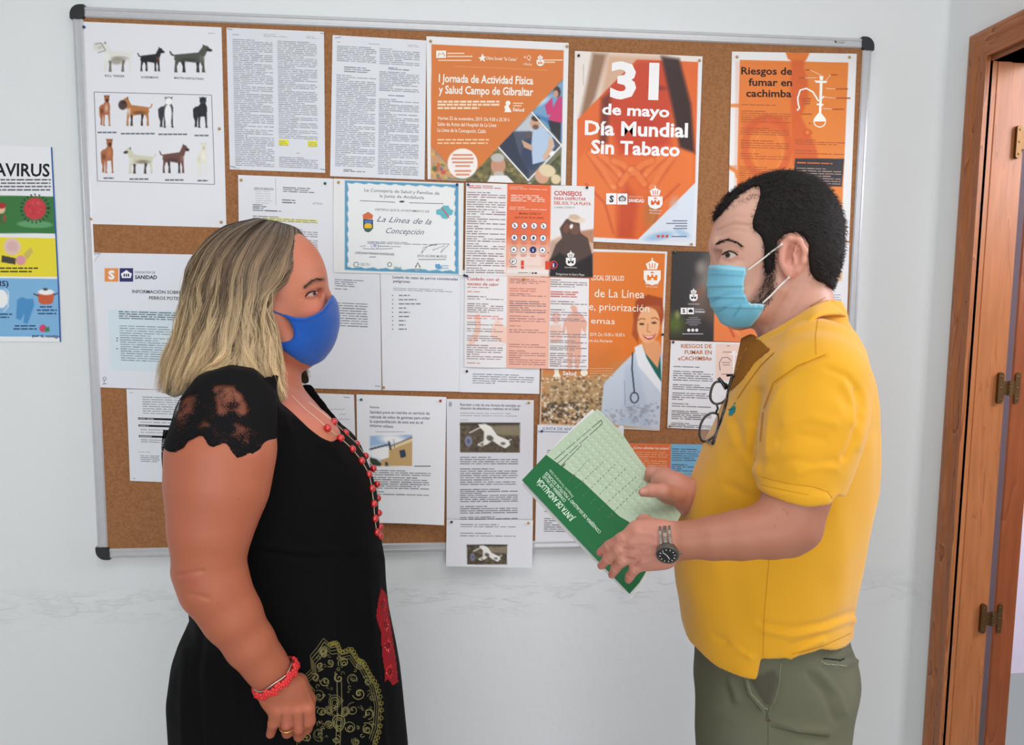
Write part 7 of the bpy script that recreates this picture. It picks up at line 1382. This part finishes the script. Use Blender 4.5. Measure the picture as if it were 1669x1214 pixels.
folds = [([(1345, 580), (1300, 598), (1262, 625), (1245, 670), (1241, 720), (1241, 770)], 3.2, -.0022), ([(1352, 582), (1306, 604), (1268, 632), (1252, 672), (1247, 740)], 4, .0014),
    ([(1348, 600), (1380, 612), (1404, 640), (1408, 665)], 4, -.0035), ([(1396, 640), (1402, 680), (1392, 715), (1378, 745)], 5, -.005), ([(1408, 640), (1413, 690), (1400, 730)], 5, .003), ([(1376, 628), (1396, 660), (1394, 690)], 6, .0045), ([(1366, 660), (1388, 690), (1380, 730)], 8, .001),
    ([(1280, 690), (1320, 680), (1360, 690)], 7, .0028), ([(1270, 720), (1300, 708), (1340, 715)], 6, -.0028), ([(1260, 760), (1290, 748), (1330, 756), (1360, 750)], 5, -.002), ([(1300, 770), (1335, 760), (1365, 765)], 5, .002), ([(1255, 742), (1275, 735)], 6, .002),
    ([(1238, 640), (1228, 700), (1232, 750)], 8, -.006), ([(1222, 700), (1215, 740), (1235, 770)], 8, .004), ([(1200, 690), (1212, 730), (1222, 745)], 7, -.004), ([(1185, 790), (1215, 806), (1235, 812)], 7, -.003), ([(1180, 660), (1195, 720)], 8, .003),
    ([(1240, 1015), (1290, 1024), (1340, 1016), (1390, 998)], 4, -.004), ([(1245, 1026), (1290, 1036), (1350, 1026), (1394, 1010)], 5, .004), ([(1270, 1072), (1290, 1052), (1330, 1036), (1385, 1018)], 4, -.003), ([(1280, 1080), (1300, 1060), (1340, 1044)], 4, .004),
    ([(1165, 1036), (1195, 1052), (1215, 1060)], 4, -.003), ([(1190, 1048), (1208, 1060), (1225, 1072)], 4, .0035), ([(1120, 1060), (1150, 1082), (1200, 1096)], 3, -.001), ([(1241, 796), (1274, 804), (1318, 811), (1347, 812)], 4, .0012), ([(1240, 776), (1280, 786), (1325, 792), (1350, 800), (1358, 812)], 1.8, -.0010),
    ([(1375, 640), (1420, 700)], 12, -.0025), ([(1360, 820), (1378, 900), (1372, 980)], 16, .003), ([(1130, 860), (1150, 940)], 14, -.002)]
for p_, w_, a_ in folds: po.fold(p_, w_ * 1.2, a_ * .78)
po.ripple(.0013, (34, 34, 22), 8); po.mottle(1.5, 30); MPOLO = mat('yellow_pique', attr='Col', rough=.85, spec=.2, sheen=.25, bump=(1300, .25, .0004)); polo = po.build('polo_shirt', MPOLO, man)
dc = Deco(po); SEAM = (190, 128, 30)
dc.line([(1333, 520), (1329, 548), (1330, 578)], 1.3, SEAM, .0004).line([(1345, 579), (1300, 597), (1262, 624), (1245, 669), (1240.5, 720)], 1.4, (176, 114, 28), .0018).line([(1254, 905), (1250, 950), (1245, 1008), (1244, 1070)], 1.1, SEAM, .0004).line([(1241, 777), (1280, 787), (1325, 793), (1349, 801), (1356, 812)], 1.1, SEAM, .0006).line([(1240, 790), (1275, 798), (1318, 806)], .7, SEAM, .0007)
dc.line([(1290, 1066), (1340, 1053), (1390, 1030)], .8, SEAM, .0006).line([(1236, 1108), (1240, 1076)], .8, SEAM, .0006).build('seam', MCLOTH_P, polo)['kind'] = 'stuff'
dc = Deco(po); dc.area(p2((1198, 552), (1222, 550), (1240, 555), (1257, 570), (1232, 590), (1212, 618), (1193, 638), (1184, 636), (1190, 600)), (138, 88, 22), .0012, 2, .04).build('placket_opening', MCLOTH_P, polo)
dc = Deco(po); dc.line([(1262, 575), (1240, 596), (1218, 626), (1202, 650)], 1.2, SEAM, .0008).build('placket_stitching', MCLOTH_P, polo)['kind'] = 'stuff'
dc = Deco(po); TL = (36, 128, 140); dc.area(p2((1188, 677), (1189, 668), (1193, 663), (1197, 660), (1200, 663), (1199, 671), (1195, 676), (1192, 678)), TL, .0010, 1.2).line([(1197, 660), (1199, 656)], 1.4, TL, .0012, 1).line([(1188, 668), (1200, 666)], 1.1, (24, 96, 110), .0014, 1).build('embroidered_logo', MCLOTH_P, polo)
# collar: a band that stands round the neck and folds over, front ends open
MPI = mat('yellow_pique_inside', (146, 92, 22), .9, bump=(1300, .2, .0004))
def strip(top, bot, name, m, n=60, parent=None, thick=.0025):
    T_ = catmull(np.array(top, float), np.linspace(0, len(top) - 1, n)); B_ = catmull(np.array(bot, float), np.linspace(0, len(bot) - 1, n)); k = 8; Vv = []
    for j in range(k + 1):
        f = j / k; q = T_ * (1 - f) + B_ * f; q[:, 2] += .005 * math.sin(math.pi * f); Vv.append(FM.w(q[:, 0], q[:, 1], q[:, 2]))
    Vv = np.array(Vv); i = (np.arange(k)[:, None] * n + np.arange(n - 1)[None]).ravel(); o = link(name, mesh(Vv.reshape(-1, 3), np.stack([i, i + 1, i + n + 1, i + n], 1), name), m, parent or polo, True)
    md = o.modifiers.new('thickness', 'SOLIDIFY'); md.thickness = thick; md.offset = 0; return o
MPF = mat('yellow_rib_collar', (220, 164, 38), .85, spec=.2, sheen=.2, bump=(1500, .25, .0004))
strip([(1233, 553, .050), (1262, 538, .074), (1292, 520, .084), (1322, 502, .078), (1346, 491, .045), (1353, 490, .0), (1347, 494, -.045), (1325, 506, -.07), (1290, 520, -.075), (1255, 538, -.065), (1225, 556, -.04)],
      [(1265, 572, .104), (1284, 562, .122), (1306, 541, .130), (1332, 516, .124), (1368, 512, .070), (1381, 517, .0), (1372, 512, -.065), (1335, 520, -.10), (1295, 545, -.11), (1250, 565, -.09), (1212, 580, -.06)], 'collar', MPF, thick=.0042)
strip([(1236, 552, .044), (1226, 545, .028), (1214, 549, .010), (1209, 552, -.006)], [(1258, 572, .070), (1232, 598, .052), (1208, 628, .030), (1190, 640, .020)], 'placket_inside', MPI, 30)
strip([(1233, 553, .052), (1246, 562, .066), (1262, 572, .080)], [(1222, 572, .046), (1218, 590, .050), (1206, 626, .042)], 'placket', MPOLO, 24) if False else None
for (x, y, v) in ((1227, 571, .051), (1209, 608, .036)): MB().ball(FM.w(np.array(float(x)), np.array(float(y)), v + .004), .0038, 12, 6, (1, .5, 1)).build('button', mat('horn_button', (214, 156, 70), .35), polo, True)

# ---- trousers
zl2 = FM.P(np.array(1250.), np.array(1214.), 0)[2]; cl = FM.P(np.array([1151., 1345.]), np.array([1214., 1214.]), 0)
TR = SDF(FM, (FM.P(np.array(1115.), np.array(1214.), 0)[0] - .05, -.23, .05), (FM.P(np.array(1420.), np.array(1100.), 0)[0] + .02, .23, FM.P(np.array(1270.), np.array(890.), 0)[2]), .0045)
TROWS = [(890, 1120, 1386, 0, .160), (985, 1126, 1376, 0, .166), (1045, 1134, 1390, 0, .174), (1066, 1134, 1400, 0, .175), (1090, 1132, 1402, 0, .178), (1112, 1135, 1396, 0, .180), (1145, 1141, 1389, 0, .182), (1187, 1148, 1372, 0, .184), (1214, 1151, 1350, 0, .184)]
TR.loft(TROWS, .02, 2.4); ucx = (cl[0, 0] + cl[1, 0]) / 2
for sg in (1, -1): TR.cap((ucx + .005, .092 * sg, zl2 + .06), (ucx - .01, .10 * sg, .50), .108, .078, .03); TR.cap((ucx - .01, .10 * sg, .50), (ucx + .03, .105 * sg, .075), .078, .060, .02)
TR.D = smax(TR.D, np.broadcast_to(.055 - TR.ax[2][None, None, :], TR.D.shape), .004); tr = Skin(FM, *TR.mesh(), (96, 96, 78), 2)
for f_ in [([(1220, 1110), (1228, 1130), (1248, 1152), (1256, 1158)], 3, -.003), ([(1213, 1108), (1222, 1134), (1244, 1157)], 4, .003), ([(1272, 1078), (1268, 1120), (1256, 1156)], 3, -.0015), ([(1340, 1074), (1372, 1078), (1402, 1064)], 3, -.003), ([(1342, 1082), (1375, 1086), (1402, 1074)], 4, .003),
    ([(1260, 1185), (1300, 1200), (1345, 1206)], 5, -.004), ([(1262, 1176), (1300, 1190), (1350, 1194)], 6, .003), ([(1320, 1100), (1345, 1130), (1362, 1175)], 6, -.0035), ([(1335, 1095), (1365, 1130), (1376, 1160)], 6, .0035), ([(1180, 1120), (1190, 1150), (1230, 1160)], 6, -.003), ([(1190, 1110), (1200, 1140)], 6, .003), ([(1155, 1150), (1200, 1175), (1240, 1180)], 8, .002)]: tr.fold(*f_)
MTR = mat('olive_twill', attr='Col', rough=.85, spec=.2, bump=(1400, .3, .0004)); tr.ripple(.0016, (30, 30, 18), 5); tr.mottle(3, 25).tint(p2((1222, 1108), (1262, 1090), (1270, 1110), (1256, 1150), (1246, 1150)), (70, 66, 58), 5, .7); trou = tr.build('trousers', MTR, man)
dc = Deco(tr); TS = (134, 134, 112); dc.line([(1217, 1108), (1224, 1130), (1246, 1154), (1252, 1156)], 1.1, TS, .001, 2).line([(1213, 1108), (1219, 1131), (1241, 1158)], .8, (70, 70, 58), .001, 2).line([(1273, 1080), (1270, 1118), (1262, 1145), (1254, 1156)], 1.0, TS, .001).line([(1246, 1152), (1254, 1174)], 1.2, (76, 76, 62), .001, 2).line([(1254, 1152), (1248, 1172)], 1.2, (76, 76, 62), .001, 2).line([(1248, 1174), (1256, 1174)], 2, (96, 60, 44), .0012, 1.5).line([(1252, 1176), (1252, 1214)], .8, (78, 78, 64), .0008)
dc.line([(1337, 1076), (1345, 1082), (1385, 1086), (1400, 1068)], 1.0, TS, .001).line([(1342, 1073), (1370, 1076), (1398, 1060)], 3, (34, 34, 30), .0008).line([(1256, 1184), (1300, 1194), (1350, 1200)], .7, (80, 80, 66), .0008).build('pocket_stitching', MCLOTH_P, trou)['kind'] = 'stuff'
sh = SDF(FM, (ucx - .25, -.19, -.005), (ucx + .12, .19, .14), .004)
for sg in (1, -1): sh.cap((ucx + .04, .105 * sg, .07), (ucx + .03, .105 * sg, .045), .046, .042, .02); sh.cap((ucx + .03, .105 * sg, .045), (ucx - .16, .115 * sg, .034), .042, .034, .03, flat=1.15)
sh.D = smax(sh.D, np.broadcast_to(.002 - sh.ax[2][None, None, :], sh.D.shape), .002); so_ = Skin(FM, *sh.mesh(), (74, 52, 38), 1); MSHOE = mat('brown_leather', (74, 52, 38), .4)
for sg in (1, -1): lv = so_.L[:, 1] * sg > 0; ix = np.full(len(lv), -1); ix[lv] = np.arange(lv.sum()); f_ = so_.F[lv[so_.F].all(1)]; link('shoe', mesh(so_.V[lv], ix[f_], 'shoe'), MSHOE, man, True)

# ---- wrist watch
wt = empty('wrist_watch', tuple(FM.w(np.array(1088.), np.array(885.), .30))); wt.parent = man; wt.matrix_parent_inverse = parent_inv(man)
MSTEEL = mat('steel', (120, 116, 108), .32, .85); MDIAL = mat('black_dial', (22, 24, 26), .2, spec=.6)
wc = FM.P(np.array(1088.), np.array(882.), .30); wa = FM.P(np.array(1118.), np.array(880.), .298) - wc; wa /= np.linalg.norm(wa); wz = np.array([0, 0, 1.]) - wa * wa[2]; wz /= np.linalg.norm(wz); wy = np.cross(wz, wa); wy *= np.sign(wy[1]); RW = FM.r(30.5, .3)
def wp(t, h=0., k=1.): return wc + (wz * math.cos(t) * RW + wy * math.sin(t) * RW * 1.0) * k + wa * h
dial_t = 1.95                                # where round the wrist the dial sits (0 is up, pi/2 faces the viewer)
for i in range(30):
    t = i / 30 * 2 * math.pi
    if abs((t - dial_t + math.pi) % (2 * math.pi) - math.pi) < .36: continue
    for hh, ww in ((-.0062, .0034), (0, .0052), (.0062, .0034)):
        c = wp(t, hh, 1.03); o_ = c - (wc + wa * hh); o_ /= np.linalg.norm(o_); tt = np.cross(wa, o_); s_ = 1 if hh else 0; P8 = []
        for dz in (-.0012, .0012):
            for (a_, b_) in ((-1, -1), (1, -1), (1, 1), (-1, 1)): P8.append(c + wa * a_ * ww * .5 * .92 + tt * b_ * .0027 + tt * (.0014 if s_ else -.0014) + o_ * dz)
        MB().hexa(FM.world(np.array(P8))).build('bracelet_link', MSTEEL, wt)
c = wp(dial_t, 0, 1.06); o_ = c - wc; o_ /= np.linalg.norm(o_); tt = np.cross(wa, o_)
def disc(r0, r1, h0, h1, n=36):
    v_ = [c + (wa * math.cos(t) + tt * math.sin(t)) * r + o_ * h for (r, h) in ((r0, h0), (r1, h1)) for t in np.linspace(0, 2 * math.pi, n, endpoint=False)]
    return FM.world(np.array(v_)), [list(range(n)), list(range(n, 2 * n))[::-1]] + [(i, n + i, n + (i + 1) % n, (i + 1) % n) for i in range(n)]
MB().add(*disc(.0150, .0155, -.004, .0030)).build('watch_case', MSTEEL, wt); MB().add(*disc(.0140, .0128, .0030, .0042)).build('bezel', mat('dark_steel', (96, 94, 90), .3, .9), wt); MB().add(*disc(.0118, .0118, .0030, .0046)).build('watch_dial', MDIAL, wt)
mb = MB()
for i in range(12):
    t = i / 12 * 6.283; d1 = wa * math.cos(t) + tt * math.sin(t); mb.tube(FM.world(np.array([c + d1 * .0088 + o_ * .0048, c + d1 * .0106 + o_ * .0048])), .0005, 4)
mb.build('hour_marks', MSTR, wt); mb = MB(); mb.tube(FM.world(np.array([c + o_ * .0050, c + (wa * .3 + tt * -.9) * .0065 + o_ * .0050])), .0005, 4); mb.tube(FM.world(np.array([c + o_ * .0050, c + (wa * -.6 + tt * .7) * .0085 + o_ * .0050])), .0004, 4); mb.build('watch_hands', MSTR, wt)
MB().tube(FM.world(np.array([c + wa * .0150, c + wa * .0180])), .0022, 8).build('crown', MSTEEL, wt)

# ------------------------------------------------------------------ folder held in both hands
Apx, Bpx, Cpx, Dpx = (974, 664), (852, 783), (1026, 967), (1110, 838)
vB, vC, vD = .14, .275, .125; M3 = np.array([[*Bpx, 1], [*Cpx, 1], [*Dpx, 1]], float); pv = np.linalg.solve(M3, [vB, vC, vD])
def fv(x, y): return pv[0] * x + pv[1] * y + pv[2]
FB = FM.w(np.array(852.), np.array(783.), vB); FC_ = FM.w(np.array(1026.), np.array(967.), vC); FD = FM.w(np.array(1110.), np.array(838.), vD)
fn = np.cross(FC_ - FB, FD - FC_); fn /= np.linalg.norm(fn); fn *= np.sign(fn @ (CAM - FB))
def fpt(x, y, up=0.):
    d = ray(np.array(float(x)), np.array(float(y))); t = ((FB - CAM) @ fn) / (d @ fn); p = CAM + d * t
    # the free upper right part bows gently back
    s_ = max(0., ((x - 852) * .707 - (y - 783) * .707) / 180.); return p - fn * .012 * max(0, s_ - .45) ** 2 + fn * up
folder = empty('document_folder', tuple(fpt(980, 815))); tag(folder, 'green and pale green paper folder full of sheets held in the man’s hands', 'folder')
def panel(outline, up0, up1, name, m, step=4.):
    P2 = np.array(outline, float); n = len(P2); T_ = []; q = dens(list(outline) + [outline[0]], 9)[:-1]; Vt = [fpt(x, y, up1) for x, y in q]; Vb = [fpt(x, y, up0) for x, y in q]; n = len(q); cc = P2.mean(0)
    # fill by rings towards the centre so that it follows the bow
    rings = [1, .75, .5, .25]; Vv = []; 
    for k in rings: Vv += [fpt(cc[0] + (x - cc[0]) * k, cc[1] + (y - cc[1]) * k, up1) for x, y in q]
    Vv.append(fpt(*cc, up1)); Fv = []
    for r in range(3): Fv += [(r * n + i, r * n + (i + 1) % n, (r + 1) * n + (i + 1) % n, (r + 1) * n + i) for i in range(n)]
    Fv += [(3 * n + i, 3 * n + (i + 1) % n, 4 * n) for i in range(n)]; b0_ = len(Vv); Vv += Vb; Fv += [(i, b0_ + i, b0_ + (i + 1) % n, (i + 1) % n) for i in range(n)] + [tuple(range(b0_, b0_ + n))[::-1]]
    return link(name, mesh(Vv, Fv, name), m, folder)
MPG = mat('white_pages', (226, 226, 226), .75); 
panel(p2((966, 659), (908, 716), (850, 781), (856, 790), (930, 868), (1012, 950), (1030, 969), (1050, 940), (1104, 846), (1050, 770), (1000, 700)), -.010, -.0085, 'back_cover', MPG)
for k in range(5):
    e = 1.6 * k; panel(p2((967 - e * .3, 662 + e), (910, 717 + e * .6), (853 + e * .2, 782), (930, 864), (1008, 946), (1032 + e * 1.2, 966 - e * .6), (1058, 930), (1106 - e, 842 + e), (1050, 772), (1004, 704)), -.0080 + .0014 * k, -.0070 + .0014 * k, 'paper_sheet', MPG)
MFG = mat('folder_green_print', (22, 104, 58), .45, spec=.4)
mfl = mat('folder_pale_green', (180, 200, 176), .5, spec=.35); nt = mfl.node_tree; N = nt.nodes; L = nt.links
panel(p2((974, 665), (932, 702), (890, 742), (950, 786), (1009, 842), (1040, 860), (1075, 868), (1100, 858), (1110, 838), (1068, 783), (1040, 744), (1013, 704), (992, 682)), .0004, .0012, 'front_cover', mfl)
panel(p2((890, 742), (870, 763), (851, 783), (936, 874), (1026, 968), (1042, 950), (1060, 920), (1075, 870), (1040, 862), (1009, 842), (950, 786)), .0004, .0014, 'green_band', MFG)
# printed faint pattern, lines and lettering on the cover
def fprint(items, name, m, up=.0018):
    Vv, Fv, Cv = [], [], []
    for (pts, fs, col) in items: b_ = len(Vv); Vv += [fpt(x, y, up) for x, y in pts]; Fv += [tuple(i + b_ for i in f) for f in fs]; Cv += [alb(col)] * len(pts)
    return tag(link(name, mesh(Vv, Fv, name, np.array(Cv)), m, folder), kind='stuff')
def fline(a, b_, w, col): a = np.array(a, float); b_ = np.array(b_, float); t = (b_ - a) / np.linalg.norm(b_ - a); n = np.array([-t[1], t[0]]) * w / 2; return ([a + n, b_ + n, b_ - n, a - n], [(0, 1, 2, 3)], col)
def ftext(t, x0, y0, x1, y1, h, col, b_=0.):          # lettering turned upside down as the folder is held
    v, fs = glyphs(t, b_); a, c2 = v[:, 0].min(), v[:, 0].max(); fr = (v[:, 0] - a) / (c2 - a); dx, dy = x1 - x0, y1 - y0; l = math.hypot(dx, dy); ux, uy = dy / l, -dx / l; k = v[:, 1] / CAPH * h; return ([(x0 + dx * f + ux * q, y0 + dy * f + uy * q) for f, q in zip(fr, k)], [tuple(f) for f in fs], col)
it = []; e1_, e2_ = np.array([174., 184.]) / 253, np.array([122., -119.]) / 170; o0 = np.array([890., 742.])
fo = p2((974, 668), (893, 743), (1010, 840), (1072, 862), (1100, 850), (1106, 838), (1066, 786), (1012, 708))
for i in range(0, 30):
    for j in range(0, 14):
        p = o0 + e1_ * (i * 9 + 4 * (j % 2) - 10) + e2_ * (j * 11 + 6)
        if inpoly(np.array([p]), fo)[0] > 5: it.append(fline(p - e1_ * 2.2, p + e1_ * 2.2, 2.4, (190, 211, 188))); it.append(fline(p + e2_ * 5 - e1_ * 3, p + e2_ * 5 + e1_ * 3, 1, (166, 188, 162)))
fprint(it, 'cover_pattern', MPRINT, .0016)
it = [fline((904, 750), (980, 684), .9, (70, 84, 76)), fline((908, 757), (982, 690), .9, (70, 84, 76)), fline((980, 684), (982, 690), .9, (70, 84, 76)), fline((912, 763), (948, 726), .8, (96, 110, 100))]
for k, (a, b_) in enumerate((((926, 785), (962, 748)), ((938, 797), (985, 752)), ((950, 810), (1005, 755)), ((962, 822), (1022, 762)), ((975, 833), (1040, 775)), ((990, 845), (1050, 786)))):
    for q in range(12): f = q / 12; pa = np.array(a) + (np.array(b_) - a) * f; pb = pa + (np.array(b_) - a) * .045; it.append(fline(pa, pb, .8, (110, 132, 112)))
for (x, y) in ((916, 762), (932, 780), (994, 846)): it.append(fline((x, y), (x + 5, y - 5), 2, (80, 100, 84)))
LG = (196, 222, 202)
it += [ftext('JUNTA DE ANDALUCÍA', 937, 846, 880, 780, 9, LG, .03), ftext('CONSEJERÍA DE SALUD', 923, 817, 887, 775, 4.8, LG, .02), ftext('CONSEJERÍA DE IGUALDAD Y POLÍTICAS SOCIALES', 980, 868, 891, 770, 5, LG, .02), ftext('Delegación Territorial en Cádiz', 935, 810, 897, 766, 4, LG, .0)]
fprint(it, 'printed_text', MPRINT, .0021)

# ------------------------------------------------------------------ eyeglasses hanging from the placket
gl = empty('eyeglasses', tuple(FM.w(np.array(1165.), np.array(660.), .03))); tag(gl, 'black-framed eyeglasses hanging folded from the man’s open shirt placket', 'eyeglasses')
MFR = mat('black_acetate', (20, 18, 20), .2, spec=.6, coat=.4)
def closed(pts, n=48): P_ = np.array(list(pts) + [pts[0]], float); P_ = np.concatenate([P_[-2:-1], P_, P_[1:2]]); return catmull(P_, np.linspace(1, len(P_) - 2, n))
gv = lambda x, y: .040 - .00012 * (x - 1165) + .0 * y
LENS = [[(1172, 622), (1185, 628), (1187, 640), (1180, 654), (1166, 658), (1158, 650), (1159, 636), (1164, 625)], [(1160, 673), (1170, 676), (1171, 690), (1166, 708), (1156, 716), (1145, 719), (1140, 708), (1142, 692), (1149, 680)]]
MGL = bpy.data.materials.new('clear_lens'); MGL.use_nodes = True; b = MGL.node_tree.nodes['Principled BSDF']; b.inputs['Base Color'].default_value = (.95, .97, 1, 1); b.inputs['Alpha'].default_value = .16; b.inputs['Roughness'].default_value = .05
pot = po.tree()
def gp(x, y, v, off):                        # keeps the glasses lying on the shirt front instead of in it
    c = FM.w(np.array(float(x)), np.array(float(y)), v); d = (c - CAM) / np.linalg.norm(c - CAM); h_ = pot.ray_cast(Vector(CAM), Vector(d)); t = np.linalg.norm(c - CAM)
    if h_[0] is not None: t = min(t, (Vector(h_[0]) - Vector(CAM)).length - off)
    return CAM + d * t
for ln in LENS:
    c2 = closed(ln); P3 = [gp(x, y, gv(x, y), .004) for x, y in c2]; fr = MB().tube(P3, .0020, 8, False).build('frame_rim', MFR, gl, True); P3 = P3[:-1]; MB().add([np.mean(P3, 0)] + P3, [(0, i + 1, (i + 1) % len(P3) + 1) for i in range(len(P3))]).build('lens', MGL, fr, True)
def g3(pts, dv=0.): return [gp(x, y, gv(x, y) + dv, .004 + dv * .5) for x, y in dens([q[:2] for q in pts], 6)]
MB().tube(g3([(1168, 658), (1170, 666), (1166, 674)]), .002, 8).build('bridge', MFR, gl, True)
MB().tube(g3([(1194, 612), (1189, 630), (1184, 655), (1176, 685), (1166, 712), (1162, 722)], .006), .0030, 8).build('temple', MFR, gl, True); MB().tube(g3([(1171, 616), (1177, 623), (1184, 634)], .003), .0030, 8).build('temple', MFR, gl, True)
MB().tube(g3([(1150, 718), (1160, 722), (1164, 721)], .002), .0028, 8).build('hinge_end', MFR, gl, True); MB().tube(g3([(1184, 612), (1194, 611), (1199, 614)], .002), .0020, 8).build('hinge_end', MFR, gl, True)
